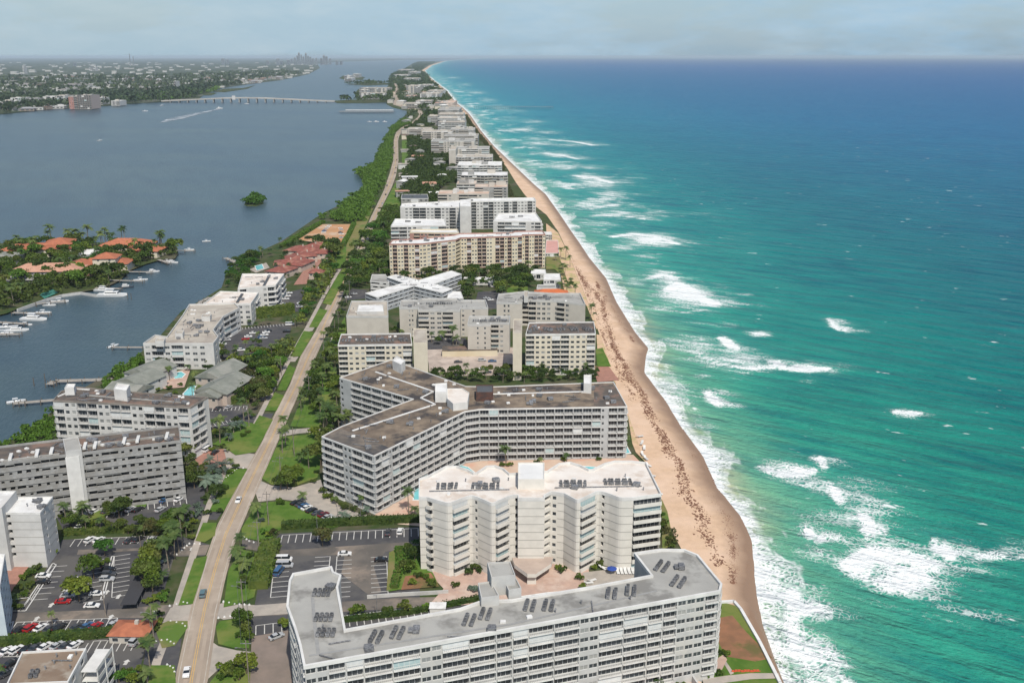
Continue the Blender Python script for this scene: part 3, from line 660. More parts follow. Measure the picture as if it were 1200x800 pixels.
# porte-cochere of B2
cn = MB(); c0 = P(618, 664, 3)
pts = [P(600,655,4), P(648,654,4), P(646,662,4), P(628,674,4), P(618,674,4), P(603,663,4)]
pl = ccw([(x-b2.c[0], y-b2.c[1]) for x, y in pts])
nb_ = len(pl)
for i in range(nb_):
    j = (i+1) % nb_; cn.quad((*pl[i], 3.3), (*pl[j], 3.3), (*pl[j], 4.6), (*pl[i], 4.6))
cn.poly([(x, y, 4.6) for x, y in pl], 1); cn.poly([(x, y, 3.3) for x, y in pl][::-1])
x, y = P(623, 684, 0); cn.box(x-b2.c[0]-1.4, x-b2.c[0]+1.4, y-b2.c[1]-.4, y-b2.c[1]+1.6, 0, 3.3)
cn.build('entrance_canopy', [IVORY, mat('pinkish_canopy_top', (0.46, 0.37, 0.31), (0.40, 0.32, 0.27), .3, .9)], b2.root)
OFFW = mat('offwhite_stucco', (0.44, 0.45, 0.45), (0.37, 0.38, 0.38), 0.2, 0.85)
# ================================================================== B3 three-winged block with the stained brown roof
H3 = 22.5
o3 = Q(H3, (377,512),(438,535),(545,482.5),(562,480),(735,477),(719,448),(577,453.5),(546,453),(458,422),(398,443),(484,468),(400,500))
b3 = Building('three-winged white block under a stained brown roof', o3, H3, 8, OFFW, RBRN,
    {0: 'BBwwBB', 1: 'BBwBBBBBBBBBBB', 2: 'B', 3: 'BBBBBBBBBBBBBwsBB', 4: 'BB', 5: 's', 6: 's', 7: 's', 8: 'BBwB', 9: 'wssBBBBBB', 10: 's', 11: 'BB'}, 'B',
    par_mat=WHITE, rail='bars', bal_mat=WHITE, close=.08, parapet=.35, seed=8, balc_out=.55)
H = H3
b3.block('lift_house', Q(H+2, (510,466),(524,466),(524,455),(510,456)), H, H+4.2, WHITE, RWH2)
b3.block('penthouse', Q(H+2, (524,470),(531,476),(548,474),(550,463),(542,458),(524,458)), H, H+2.8, WHITE, RWHITE)
b3.block('stair_house', Q(H+2, (460,428),(470,433),(475,428),(465,422)), H, H+4, WHITE, RWH2)
b3.block('stair_house', Q(H+2, (684,455),(693,456),(693,445),(684,445)), H, H+4, WHITE, RWH2)
b3.strip('white_upstand', Q(H, (413,505),(510,474),(493,466.5)), .7, H+.02, H+.35, RWH2)
b3.strip('white_upstand', Q(H, (493,466.5),(508,459),(440,436)), .7, H+.02, H+.35, RWH2)
b3.strip('white_upstand', Q(H, (578,462),(690,459)), .7, H+.02, H+.35, RWH2)
b3.block('cooling_tower', Q(H+1.5, (558,466),(578,466),(578,457),(558,457)), H, H+3.6, mat('rusty_casing', (0.12, 0.06, 0.045), (0.07, 0.045, 0.04), 0.8, 0.8), DKMET)
dk = sheet_local('roof_patch', [(x-b3.c[0], y-b3.c[1]) for x, y in Q(H+.02, (696,475),(733,475.5),(718,450),(696,450))], H+.03, RDRK, b3.root)
dk = sheet_local('roof_patch', [(x-b3.c[0], y-b3.c[1]) for x, y in Q(H+.02, (380,512),(437,533),(456,524),(400,502))], H+.03, mat('ponding_roof', (0.07, 0.07, 0.075), (0.13, 0.115, 0.10), 0.12, 0.9, 0.15, c3=(0.20, 0.17, 0.14), s3=0.08), b3.root)
# ================================================================== B4 grey gallery block, left
H4 = 23.0
o4 = Q(H4, (-70,553),(212,518),(210,500),(-70,533))
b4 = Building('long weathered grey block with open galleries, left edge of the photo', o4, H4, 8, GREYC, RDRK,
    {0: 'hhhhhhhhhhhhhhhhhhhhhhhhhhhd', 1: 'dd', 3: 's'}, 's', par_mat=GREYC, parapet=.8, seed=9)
z = H4
b4.block('lift_tower', Q(H4+1, (77,532),(96,530),(92,515),(74,517)), 0, H4+1.8, CONC, RGREY)
m_ = MB()
for (a, c_) in (((88,548),(94,573)),):
    pass
bx4 = P(80, 533, H4); bx5 = P(96, 530.6, H4); bx4b = (bx4[0], bx4[1]-2.6); bx5b = (bx5[0], bx5[1]-2.6)
b4.block('lift_shaft', [bx4b, bx5b, (bx5[0], bx5[1]-.1), (bx4[0], bx4[1]-.1)], 0, H4-.4, WHITE, CONC)
b4.strip('duct', Q(H4, (5,541),(70,533)), .8, H4+.02, H4+.7, RGREY); b4.strip('duct', Q(H4, (99,524),(205,510)), .8, H4+.02, H4+.7, RGREY)
for (px, py) in ((12,538),(43,534),(60,531),(99,525),(111,524),(145,519),(161,517),(195,513)):
    b4.strip('vent_hood', Q(H4, (px,py+4),(px+2,py-3)), 1.1, H4+.72, H4+1.5, WHITE)
# ================================================================== B5 apartment block behind it
H5 = 22.0
o5 = Q(H5, (62,470),(223,478),(244,466),(150,459.5),(90,454),(72,459))
b5 = Building('seven-storey cream block with balcony bays and dark patchy roof', o5, H5, 7, WHST, RDRK,  # wall tone lowered to stand in for cloud shade over this western side
    {0: 'bwwbbwwbbwwbbwwbx', 1: 'bbs', 5: 'b', 4: 's'}, 's', par_mat=mat('roof_edge', (0.27, 0.24, 0.21), (0.20, 0.18, 0.16), 0.3, 0.9), rail='bars', bal_mat=WHST, close=.3, parapet=.5, seed=11, balc_out=.5)
b5.block('lift_house', Q(H5+2, (134,463),(149,465),(153,458),(138,456)), H5, H5+4.5, WHITE, RWH2)
b5.block('water_tank_house', Q(H5+2, (76,458),(87,458),(89,453),(79,453)), H5, H5+3, WHITE, RWH2)
b5.strip('duct', Q(H5, (68,465),(90,456),(105,457)), .7, H5+.02, H5+.4, RWH2); b5.strip('duct', Q(H5, (95,463),(215,472)), .7, H5+.02, H5+.35, RGREY)
xs_, ys_ = P(245, 468, H5)
# ================================================================== B6 white block on the left edge
H6 = 19.0
o6 = Q(H6, (4,602),(47,602),(62,583),(20,583.5))
b6 = Building('white block with louvred windows and bright white roof on the left edge', o6, H6, 6, WHST, RWH2,
    {0: 'dsssss', 1: 'snssn', 3: 's'}, 's', par_mat=WHITE, tint='grooves', parapet=.5, base=2.6, seed=12)
o6b = Q(H6+3, (-50,596),(2,596),(19,576),(-30,576))
b6.block('taller_wing', o6b, 0, H6+3, WHST, RWH2)
o7 = Q(17, (-60,722),(0,722),(14,700),(5,650),(-60,651))
P7 = Building('pale blue block cut off by the left edge beside the brick drive', Q(17.0, (-60,690),(0,690),(6,652),(-50,651)), 17, 6, PALEB, RWH2, {0: 'ww', 1: 'wwww'}, 's', par_mat=WHITE, tint='grooves', seed=13)
# ================================================================== B8 small brown-roofed block, bottom left
H8 = 12.0
o8 = Q(H8, (8,803),(80,800),(101,761),(26,765))
b8 = Building('low block with brown gravel roof and white stair, bottom left corner', o8, H8, 4, WHST, mat('brown_gravel_roof', (0.21, 0.155, 0.115), (0.26, 0.20, 0.15), 0.15, 0.95, 0.1, c3=(0.34, 0.30, 0.25), s3=0.10), {0: 'bww', 1: 'ww'}, 's', par_mat=WHITE, parapet=.5, rail='bars', seed=14)
b8.ac([P(40, 791, H8)], (2, 2), 0.2)
st = MB(); sx, sy = P(108, 800, 6)
for k in range(4):
    z = 1.5+k*2.8; st.box(sx-b8.c[0]-2.0, sx-b8.c[0]+2.2, sy-b8.c[1]-1, sy-b8.c[1]+9, z, z+.18)
    st.box(sx-b8.c[0]+2.1, sx-b8.c[0]+2.2, sy-b8.c[1]-1, sy-b8.c[1]+9, z+.18, z+1.1)
for a_ in (-1.0, 4, 8.8): st.box(sx-b8.c[0]+2.0, sx-b8.c[0]+2.3, sy-b8.c[1]+a_, sy-b8.c[1]+a_+.25, 0, 10.9)
st.build('outside_stair', WHITE, b8.root)
# ================================================================== lagoon-side condominium (three wings)
H10 = 13.5
b10 = Building('L-shaped white lagoon block with tan roof terraces', Q(H10, (168,404),(250,404),(256,396),(250,388),(262,372),(281,362),(275,356.5),(222,358),(214,371),(196,396),(182,394)), H10, 4, WHST, RTAN,
    {0: 'wbwbwwws', 1: 'w', 2: 'bb', 3: 'wdwbw', 4: 'bbw', 8: 'ww', 9: 'wb', 10: 's'}, 'w', parapet=1.0, par_mat=WHST, rail='solid', seed=15, balc_out=.5)
B10 = bpy.data.objects['apartment_block'] if False else None
b10c = Building('middle white lagoon block with pinkish roof beside the clipped green screen', Q(13.0, (237,358),(294,357),(303,344),(258,342.5)), 13.0, 4, WHST, RWHITE, {0: 'ssbsww', 1: 'wwb', 3: 'ww'}, 's', par_mat=WHITE, seed=16)
b10d = Building('northern white lagoon block beside the maroon villas', Q(14.5, (279,339),(323,335.5),(333,322),(284,322)), 14.5, 4, WHST, RWHITE, {0: 'bssswb', 1: 'bwb', 3: 'bb'}, 's', par_mat=WHITE, seed=17)
b10d.strip('plant_trench', Q(14.5, (309,336),(316,323)), 1.6, 14.52, 15.2, DKMET); b10c.strip('plant_trench', Q(13.0, (278,355),(284,345)), 1.6, 13.02, 13.7, DKMET)
# ================================================================== beige pair with brown roofs and tall blank stair blocks
H14 = 21.5
def beige(label, l, r, yf, yb, pat, seed, blank):
    b = Building(label, Q(H14, (l,yf),(r,yf-1),(r-2,yb),(l+4,yb+1)), H14, 8, CREAM, RDRK, {0: pat, 3: 'ww', 1: 'ww'}, 's', par_mat=WHITE, rail='bars', bal_mat=WHITE, close=.12, parapet=.7, seed=seed, balc_out=.6)
    for k in range(5): b.ac([P(l+10+k*(r-l-20)/4.0, (yf+yb)/2+1, H14)], (3, 2), .1*k, 1.6)
    b.block('blank_stair_block', Q(H14+2, *blank), 0, H14+3.2, CREAM, RTAN); return b
b14 = beige('cream block with brown roof and blank end tower beside the coast road', 396, 483, 405.5, 391.5, 'bwwwbbwwwb', 21, [(484.5,405),(501,405),(500,388),(484.5,388)])
b15 = beige('cream block with brown roof and blank end tower beside the beach', 616, 698, 393, 378, 'bwwwbbwwwb', 22, [(601,394),(611.5,394),(612,377),(602,377)])
# ================================================================== four pale beige blocks between them
C_ = [
 ('pale beige block nearest the road with stepped white roof', [(406,372),(455,372),(454,354),(412,354)], 15.0, 5, {0: 'ss', 1: 'ww'}),
 ('wide pale beige block of three parts behind the palm court', [(468,362),(490,362),(490,365),(539,365),(540,362),(572,362),(569,353),(540,353),(536,351),(494,351),(490,353),(470,353)], 17.0, 6, {0: 'ssnns', 1: 's', 2: 'bwwbs', 4: 'nsnss'}),
 ('small pale beige block standing right of the palm court', [(548,382),(575,382),(575,380),(597,380),(598,372),(550,372)], 17.0, 6, {0: 'ssnsns', 2: 'bws'}),
 ('pale beige block ending at the beach in front of the orange roof', [(582,356),(612,356),(612,353),(652,354),(686,358),(680,345),(650,345),(614,343),(584,346)], 15.5, 5, {0: 'snnss', 2: 'dbwwws', 3: 'bwsss', 4: 's'}),
 ]
CB = []
for k, (lb, pp, h_, nf_, by) in enumerate(C_):
    b = Building(lb, Q(h_, *pp), h_, nf_, BEIGE, RGREY if k else RTAN, by, 's', par_mat=CONC, rail='solid', bal_mat=BEIGE, seed=30+k, parapet=1.0, close=.1)
    xa = sum(p[0] for p in pp)/len(pp); ya = sum(p[1] for p in pp)/len(pp)
    for dx in (-.28, -.05, .18) if k else (0,): b.ac([P(xa+dx*(pp[1][0]-pp[0][0])*1.6, ya-1, h_)], (6, 1), 0, 1.3)
    CB.append(b)
CB[0].block('upper_roof', Q(16.5, (418,366),(450,366),(449,358),(420,358)), 15.0, 16.6, CONC, RWH2)
CB[3].block('lift_house', Q(18, (614,350),(619,350),(619,343),(614,343)), 15.5, 19, CONC, RTAN)
# ================================================================== X-shaped low white-roofed block
HX = 10.5
bX = Building('low grey block with crossing wings and white roofs', Q(HX, (428,344),(442,349),(485,335.5),(518,343.5),(530,338.5),(509,333),(541,321.5),(529,317.5),(491,328.5),(464,322),(453,325),(473,332)), HX, 4, mat('grey_blue_stucco', (0.40, 0.42, 0.44), (0.34, 0.36, 0.38), 0.2, 0.85), RWH2,
    {0: 'd', 1: 'hhhhhhh', 2: 'hhhhh', 5: 'hhhh', 8: 'hh', 6: 'd'}, 'h', par_mat=WHITE, parapet=.4, seed=40)
Building('short white wing tucked behind the crossing wings by the road', Q(8.0, (434,330),(456,332),(452,322),(436,322)), 8.0, 3, WHST, RGREY, {0: 'hh'}, 'w', par_mat=WHITE, parapet=.4, seed=41)
Building('small white stair annex at the right end of the crossing wings', Q(8.0, (524,350),(543,350),(540,342),(526,342)), 8.0, 3, WHST, RWH2, {0: 'wd'}, 'w', par_mat=WHITE, parapet=.4, seed=42)
# ================================================================== tan block with brown-red trim
H19 = 26.0
o19 = Q(H19, (456,287),(495,286.5),(534,282),(540,279.5),(612,277.5),(612,276),(639,275.5),(636,271.5),(603,272),(600,273.5),(539,274.5),(531,276.5),(490,281),(460,282))
b19 = Building('long tan block with brown-red trim and white roof', o19, H19, 9, YELST, RWH2,
    {0: 'wbwwbwwbw', 1: 'wwbwbww', 2: 'd', 3: 'wwbwwbbwwsbbwbwwb', 4: 's', 5: 'wbwwbbw', 13: 'w'}, 's', par_mat=PINKB, rail='bars', bal_mat=PINKB, close=.12, parapet=.9, seed=50, balc_out=.4)
Building('white-topped maroon balcony wing behind the long tan block', Q(25.0, (480,273),(538,274),(536,269.5),(482,270)), 25, 9, PINKB, RWH2, {0: 'sbwwbbwwbs'}, 's', par_mat=YELST, rail='bars', seed=51)
# ================================================================== white blocks behind it
Building('white block with dark balconies left of the maroon balcony wing', Q(24.0, (458,266),(523,265),(521,257.5),(463,257.5)), 24, 8, WHST, RWH2, {0: 'bbwwsbbb'}, 's', par_mat=WHITE, rail='bars', seed=52).ac([P(478, 260, 24), P(490, 261, 24)], (4, 2))
Building('white block with grey balconies beside the beach behind the tan one', Q(24.0, (578,260),(635,260.5),(628,250.5),(584,251)), 24, 8, WHST, RWH2, {0: 'sbbbbswb', 1: 'bb'}, 's', par_mat=WHITE, rail='bars', seed=53).ac([P(610, 254, 24), P(600, 255, 24)], (4, 2))
b22 = Building('widest white block with rows of small square windows', Q(26.0, (469,243.5),(539,243.5),(539,245),(552,245),(552,237),(628,235.5),(626,232.5),(552,233.5),(540,236),(471,239.5)), 26, 9, WHST, RWH2,
    {0: 'swwbbwwbwwbw', 2: 's', 4: 'bwwbbwwwbwbwwwbw'}, 's', par_mat=WHITE, rail='bars', bal_mat=GREYC, close=.05, seed=54, balc_out=.4)
b22.block('lift_tower', Q(27, (539,245),(552,245),(552,236),(539,237)), 0, 29, WHST, RWH2)

# ---- roof clutter
clutter(b1, [(366,692),(390,682),(396,735),(420,745),(600,718),(760,690),(800,660),(825,684),(765,702),(600,736),(370,775)], H1, 15, 1)
clutter(b2, [(505,580),(600,579),(598,562),(506,564)], H2, 8, 2); clutter(b2, [(645,575),(770,577),(758,550),(645,560)], H2, 8, 3)
clutter(b3, [(390,512),(437,528),(540,480),(500,476)], H3, 30, 4); clutter(b3, [(405,442),(458,428),(540,452),(495,464)], H3, 26, 5); clutter(b3, [(565,477),(725,474),(715,453),(580,456)], H3, 36, 6)
clutter(b4, [(2,544),(205,517),(205,504),(2,530)], H4, 46, 7); clutter(b5, [(70,468),(222,476),(238,467),(95,457)], H5, 48, 8); clutter(b8, [(24,795),(78,793),(92,767),(38,770)], H8, 7, 9)
clutter(b10, [(178,400),(248,400),(250,380),(262,365),(222,362),(205,390)], H10, 40, 10); clutter(b10c, [(246,355),(292,354),(297,346),(260,345)], 13.0, 10, 11); clutter(b10d, [(284,336),(320,334),(328,325),(288,325)], 14.5, 10, 12)
clutter(b14, [(400,404),(480,403),(480,394),(405,394)], H14, 16, 13); clutter(b15, [(620,391),(694,390),(690,381),(624,381)], H14, 16, 14)
for k_, (pp, z_) in enumerate([([(412,370),(450,370),(450,357),(414,357)], 15.0), ([(474,361),(566,361),(564,354),(476,354)], 17.0), ([(552,380),(594,378),(594,374),(554,374)], 17.0), ([(588,354),(680,356),(676,347),(590,347)], 15.5)]): clutter(CB[k_], pp, z_, 14, 20+k_)
clutter(bX, [(440,345),(478,334),(520,340),(526,337),(465,324),(460,326),(480,332)], HX, 20, 30); clutter(b19, [(462,285),(530,281),(545,278),(632,275),(630,273),(545,276),(462,283)], H19, 30, 31); clutter(b22, [(474,243),(538,243),(555,236),(625,234),(555,234.5),(474,240.5)], 26, 26, 32); clutter(b6, [(14,600),(46,600),(56,587),(24,587)], H6, 5, 33)
for (a_, c_) in (((205,392),(214,388)),((236,372),(246,369)),((182,401),(192,397))):
    b10.block('stair_house', Q(H10+2.4, (a_[0],a_[1]),(c_[0],a_[1]),(c_[0]+2,c_[1]),(a_[0]+2,c_[1])), H10, H10+2.6, WHST, RTAN)
# ================================================================== paving, lawns, markings
ASPH = mat('asphalt', (0.060, 0.060, 0.066), (0.085, 0.083, 0.086), 0.15, 0.9, 0.25, c3=(0.11, 0.105, 0.10), s3=0.06)
ASPW = mat('worn_asphalt', (0.17, 0.15, 0.13), (0.12, 0.11, 0.10), 0.12, 0.95, 0.15, c3=(0.24, 0.20, 0.165), s3=0.08)
ROADM = mat('sun_bleached_road', (0.37, 0.305, 0.24), (0.31, 0.255, 0.205), 0.10, 0.95, 0.15, c3=(0.44, 0.37, 0.30), s3=0.04, detail=8)
CONP = mat('concrete_paving', (0.40, 0.36, 0.31), (0.33, 0.30, 0.265), 0.25, 0.95, 0.15, c3=(0.44, 0.385, 0.33), s3=0.08)
BRICK = mat('brick_paving', (0.38, 0.20, 0.155), (0.31, 0.17, 0.13), 0.5, 0.95, 0.15)
PINKP = mat('pink_court_paving', (0.50, 0.35, 0.28), (0.42, 0.30, 0.25), 0.3, 0.95, 0.15, c3=(0.54, 0.42, 0.35), s3=0.1)
DECK = mat('pale_pool_deck', (0.60, 0.46, 0.36), (0.54, 0.40, 0.31), 0.15, 0.95, 0.15, c3=(0.58, 0.36, 0.27), s3=0.07)
PLAZA = mat('blotchy_court_paving', (0.46, 0.385, 0.33), (0.36, 0.30, 0.26), 0.22, 0.95, 0.15, c3=(0.52, 0.44, 0.38), s3=0.10)
LAWN = mat('lawn_grass', (0.070, 0.140, 0.022), (0.105, 0.175, 0.034), 0.25, 0.9, 0.1, bump=0.12, c3=(0.16, 0.19, 0.05), s3=0.05, mid=.5)
LAWND = mat('dry_lawn', (0.17, 0.18, 0.055), (0.24, 0.19, 0.10), 0.14, 0.95, 0.1, bump=0.1, c3=(0.10, 0.17, 0.035), s3=0.07)
EARTH = mat('bare_earth', (0.30, 0.15, 0.085), (0.22, 0.12, 0.07), 0.2, 0.95, 0.1, c3=(0.14, 0.12, 0.05), s3=0.09)
SLOT = mat('orange_sand', (0.50, 0.27, 0.14), (0.42, 0.24, 0.13), 0.10, 0.95, 0.1, c3=(0.52, 0.38, 0.27), s3=0.05)
PAINT = mat('road_paint', (0.62, 0.61, 0.58), (0.50, 0.49, 0.46), 0.6, 0.8, 0.2)
YPAINT = mat('yellow_paint', (0.60, 0.38, 0.12), (0.50, 0.33, 0.14), 0.4, 0.8, 0.2)
POOLM = mat('pool_water', (0.16, 0.52, 0.56), (0.22, 0.60, 0.62), 0.25, 0.12, 0.5)
_z = [0.02]
def lay(name, pts, m, z=None, dz=0.004):
    if z is None: _z[0] += 0.006; z = _z[0]
    return sheet(name, PP(pts, 0), z, m)
def road_strip(name, left, right, m, z, inset_=0.0):
    v, f = [], []
    for i, (l, r) in enumerate(zip(left, right)):
        l = Vector(l); r = Vector(r); d = (r-l).normalized()
        l = l+d*inset_; r = r-d*inset_
        v += [(l.x, l.y, z), (r.x, r.y, z)]
        if i: f.append((2*i-2, 2*i-1, 2*i+1, 2*i))
    return tag(link(name, mesh(name, v, f, m)), None, None, None, 'structure')
def line_strip(pts, wd, z, mb, m=0):
    for (a, b) in zip(pts[:-1], pts[1:]):
        a = Vector(a); b = Vector(b); e = (b-a)
        if e.length < .01: continue
        nn = Vector((-e.y, e.x)).normalized()*wd/2
        mb.quad((*(a-nn), z), (*(b-nn), z), (*(b+nn), z), (*(a+nn), z), m)
# --- lots and drives
lay('car_park_surface', [(60,655),(73,632),(205,626),(246,638),(240,651),(204,652),(188,707),(190,735),(186,748),(170,760),(160,800),(110,815),(-40,815),(-40,700),(10,706),(35,703)], ASPH)
lay('car_park_surface', [(66,606),(90,598),(150,596),(158,583),(222,564),(241,572),(238,590),(260,600),(254,609),(225,608),(205,616),(75,622)], ASPH)
lay('car_park_surface', [(243,476),(292,474),(287,486),(321,484),(316,493),(283,496),(246,503)], ASPH)
lay('car_park_surface', [(262,390),(272,386),(342,378),(340,390),(330,398),(320,412),(300,416),(268,424),(252,412),(256,402)], ASPH)
lay('car_park_surface', [(318,367),(326,345),(357,338),(351,365)], ASPH)
lay('car_park_surface', [(328,625),(491,617),(492,700),(600,700),(600,725),(404,745),(300,745),(286,738),(296,722),(300,700),(308,660),(316,638)], ASPH)
lay('car_park_surface', [(404,352),(428,350),(430,340),(412,338)], ASPH); lay('car_park_surface', [(555,362),(593,362),(592,340),(560,342)], ASPH)
lay('car_park_surface', [(500,412),(548,411),(546,396),(496,397)], ASPH)
lay('car_park_surface', [(283,642),(307,646),(309,636),(284,630)], ASPW)
for pp in ([(326,645),(491,634),(491,643),(452,646),(438,664),(447,694),(432,697),(400,672),(404,650),(318,652)], [(300,712),(355,708),(470,700),(600,698),(600,706),(480,712),(360,719),(297,722)],
           [(-40,722),(0,719),(130,714),(226,706),(226,722),(190,724),(130,724),(-40,734)], [(205,641),(246,638),(241,650),(203,652),(160,645),(90,650),(92,644)]):
    lay('worn_lane', pp, ASPW)
lay('drive', [(226,706),(236,707),(226,730),(188,733),(200,712)], CONP); lay('drive', [(244,712),(262,706),(300,709),(340,706),(338,719),(296,722),(262,726),(252,722),(243,728)], CONP)
lay('drive', [(243,748),(256,757),(278,762),(298,764),(298,776),(270,778),(254,786),(241,798)], CONP)
lay('drive', [(178,750),(213,748),(207,792),(196,786),(168,778),(170,762)], ASPH)
lay('drive', [(226,530),(262,526),(268,548),(232,548)], BRICK); lay('drive', [(262,526),(276,528),(303,533),(294,549),(268,548)], CONP)
lay('drive', [(37,690),(9,692),(-10,715),(2,718)][::-1] if False else [(9,663),(40,655),(12,695),(-8,700)], BRICK)
lay('drive', [(299,576),(305,563),(318,569),(345,571),(376,562),(382,580),(405,597),(440,606),(490,600),(491,612),(440,613),(400,611),(352,588),(330,585),(303,588)], CONP)
lay('drive', [(326,505),(345,503),(380,500),(410,488),(411,494),(385,505),(350,508),(326,512)], CONP)
lay('drive', [(295,746),(341,738),(345,815),(292,815)], mat('brown_paving', (0.25, 0.20, 0.17), (0.20, 0.165, 0.14), 0.2, 0.95))
lay('drive', [(344,334),(358,314),(372,296),(384,296),(370,316),(359,333)], BRICK)
lay('drive', [(326,424),(346,424),(350,418),(330,420)], CONP); lay('drive', [(304,470),(318,469),(322,462),(306,464)], CONP)
lay('drive', [(356,390),(366,388),(370,382),(358,384)], CONP); lay('drive', [(386,405),(405,400),(404,394),(388,396)], CONP)
lay('court', [(500,410),(606,407),(606,440),(504,441)], PLAZA)
lay('court', [(494,663),(528,676),(601,654),(689,660),(693,692),(600,705),(500,712),(520,690)], PINKP)
lay('pool_deck', [(440,594),(478,570),(500,546),(536,541),(560,530),(742,533),(770,562),(785,600),(530,620),(440,612)], DECK)
lay('pool_deck', [(683,671),(743,664),(752,690),(688,696)], CONP)
lay('sand_lot', [(350,281),(378,263),(417,263),(404,287),(370,285)], SLOT)
DRYS = mat('dry_sand', (0.65, 0.455, 0.305), (0.55, 0.38, 0.255), .3, .95, .1, c3=(0.40, 0.36, 0.16), s3=.08)
lay('dry_sand', [(640,262),(654,273),(667,300),(679,330),(692,362),(702,384),(699,386),(688,360),(680,346),(662,344),(656,316),(646,300),(641,298)], DRYS)
lay('dry_sand', [(735,482),(741,500),(757,545),(774,585),(777,581),(762,548),(745,530),(741,520)], DRYS)
lay('dry_sand', [(699,392),(704,393),(722,450),(718,446),(700,410)], DRYS)
lay('pool_deck', [(190,440),(224,431),(216,454),(192,456),(186,448)], PINKP)
lay('pool_deck', [(292,316),(312,308),(316,314),(300,320)], CONP)
lay('terrace', [(694,430),(712,428),(726,446),(700,448)], BRICK)
# --- lawns
for pp, m_ in (([(307,561),(322,528),(330,512),(385,508),(372,560),(345,570),(318,568)], LAWN), ([(301,590),(332,587),(350,590),(398,613),(396,618),(330,619),(314,636),(284,630),(283,620)], LAWN),
    ([(262,712),(268,668),(283,644),(308,650),(298,700),(280,708)], LAWN), ([(253,735),(258,728),(292,724),(292,760),(275,760),(256,755)], LAWN), ([(246,800),(256,788),(278,780),(294,780),(292,815),(244,815)], LAWN),
    ([(181,735),(197,728),(220,728),(220,736),(205,757),(190,760)], LAWND), ([(176,780),(205,780),(207,815),(172,815)], LAWN),
    ([(209,710),(228,655),(243,652),(240,664),(226,708)], LAWN), ([(229,634),(238,613),(254,613),(252,628),(240,636)], LAWN), ([(245,600),(268,550),(290,550),(262,600)], LAWN),
    ([(276,534),(304,487),(320,492),(300,530)], LAWN), ([(310,482),(322,460),(333,464),(324,482)], LAWN), ([(325,458),(338,428),(347,432),(335,458)], LAWN),
    ([(340,418),(356,388),(368,390),(352,418)], LAWN), ([(362,384),(374,362),(384,364),(372,384)], LAWN), ([(378,356),(394,326),(404,312),(408,318),(388,358)], LAWN),
    ([(340,500),(352,470),(370,430),(385,424),(396,440),(396,500),(380,503)], LAWN), ([(385,406),(396,386),(404,372),(406,388),(398,406)], LAWN),
    ([(388,316),(396,290),(412,289),(402,314)], LAWN), ([(412,326),(428,300),(440,290),(452,310),(420,330)], LAWN), ([(438,262),(452,236),(466,210),(470,240),(455,262)], LAWN),
    ([(471,205),(471,165),(480,165),(480,205)], LAWN), ([(405,310),(430,262),(437,245),(430,240),(416,262),(406,288)], LAWND), ([(463,640),(492,640),(513,684),(455,694)], LAWN),
    ([(456,648),(463,645),(462,690),(453,693)], LAWND), ([(475,676),(505,672),(515,688),(470,692)], EARTH), ([(846,706),(866,712),(915,800),(921,830),(820,830),(838,780)], LAWN),
    ([(842,725),(858,722),(875,742),(905,772),(885,776),(850,770),(838,745)], EARTH), ([(152,591),(178,580),(170,596),(150,598)], LAWN), ([(98,608),(118,596),(148,598),(100,612)], LAWN),
    ([(640,300),(655,300),(665,330),(650,316),(640,316)], LAWND), ([(698,410),(706,408),(716,430),(700,430)], LAWN), ([(775,585),(782,600),(790,640),(776,645)], LAWND),
    ([(598,232),(612,232),(620,244),(604,240),(590,205),(592,196)], LAWND), ([(590,330),(600,322),(620,322),(618,345),(595,345)], LAWN), ([(252,520),(284,494),(300,498),(276,534),(262,524),(240,520)], LAWN),
    ([(352,300),(366,288),(360,300),(330,318),(320,312)], LAWN)):
    lay('lawn', pp, m_)
# --- the coast road
RL = [(203,815),(207,787),(225,707),(240,657),(255,615),(270,585),(282,562),(300,530),(308,516),(320,489),(340,450),(352,418),(370,388),(380,364),(390,344),(402,320),(420,288),(434,256),(450,223),(456.5,204),(461,188),(461.5,165),(463.5,156),(470,150),(482,144),(489,138),(491.5,134),(489,131),(477,127.5),(461,123),(460,113),(463.5,105),(461,99),(454.8,91.5)]
RR = [(240,815),(244,795),(255,720),(265,675),(275,637),(292,596),(307,562),(323,524),(330,508),(342,480),(356,450),(374,410),(385,386),(395,362),(403,344),(416,314),(430,286),(444,250),(459,220),(464,206),(467,188),(466.5,165),(468,159),(473.5,152.5),(487,145),(494,139.5),(497,134.5),(494,130),(483,126.5),(469,122.5),(466,113),(467.5,105),(465,99),(456.8,91.5)]
rl, rr = PP(RL, 0), PP(RR, 0)
road_strip('road', rl, rr, ROADM, 0.30 if False else 0.26)
sh = MB()
for i in range(len(rl)-1):                       # kerb sides so that the carriageway is a slab with an edge
    for s in (rl, rr): sh.quad((*s[i], 0), (*s[i+1], 0), (*s[i+1], .26), (*s[i], .26))
tag(sh.build('road_edge', CONP), None, None, None, 'structure')
def along(t): return [tuple(Vector(a)*(1-t)+Vector(b)*t) for a, b in zip(rl, rr)]
mk = MB(); NR = 24
for t in (.10, .90): line_strip(along(t)[:NR], .22, .272, mk, 0)
cl_ = along(.5); 
for dx in (-.28, .28): line_strip([(x+dx, y) for x, y in cl_[:NR]], .20, .272, mk, 1)
WPT = mat('worn_road_paint', (0.50, 0.46, 0.40), (0.40, 0.35, 0.29), 0.3, 0.9)
tag(mk.build('road_marking', [WPT, YPAINT]), None, None, None, 'structure')
tw = MB(); line_strip(along(.32)[:20], 1.1, .268, tw); line_strip(along(.70)[:20], 1.0, .268, tw)
tag(tw.build('wheel_track', mat('polished_track', (0.34, 0.275, 0.215), (0.40, 0.33, 0.265), 0.08, .9)), None, None, None, 'structure')
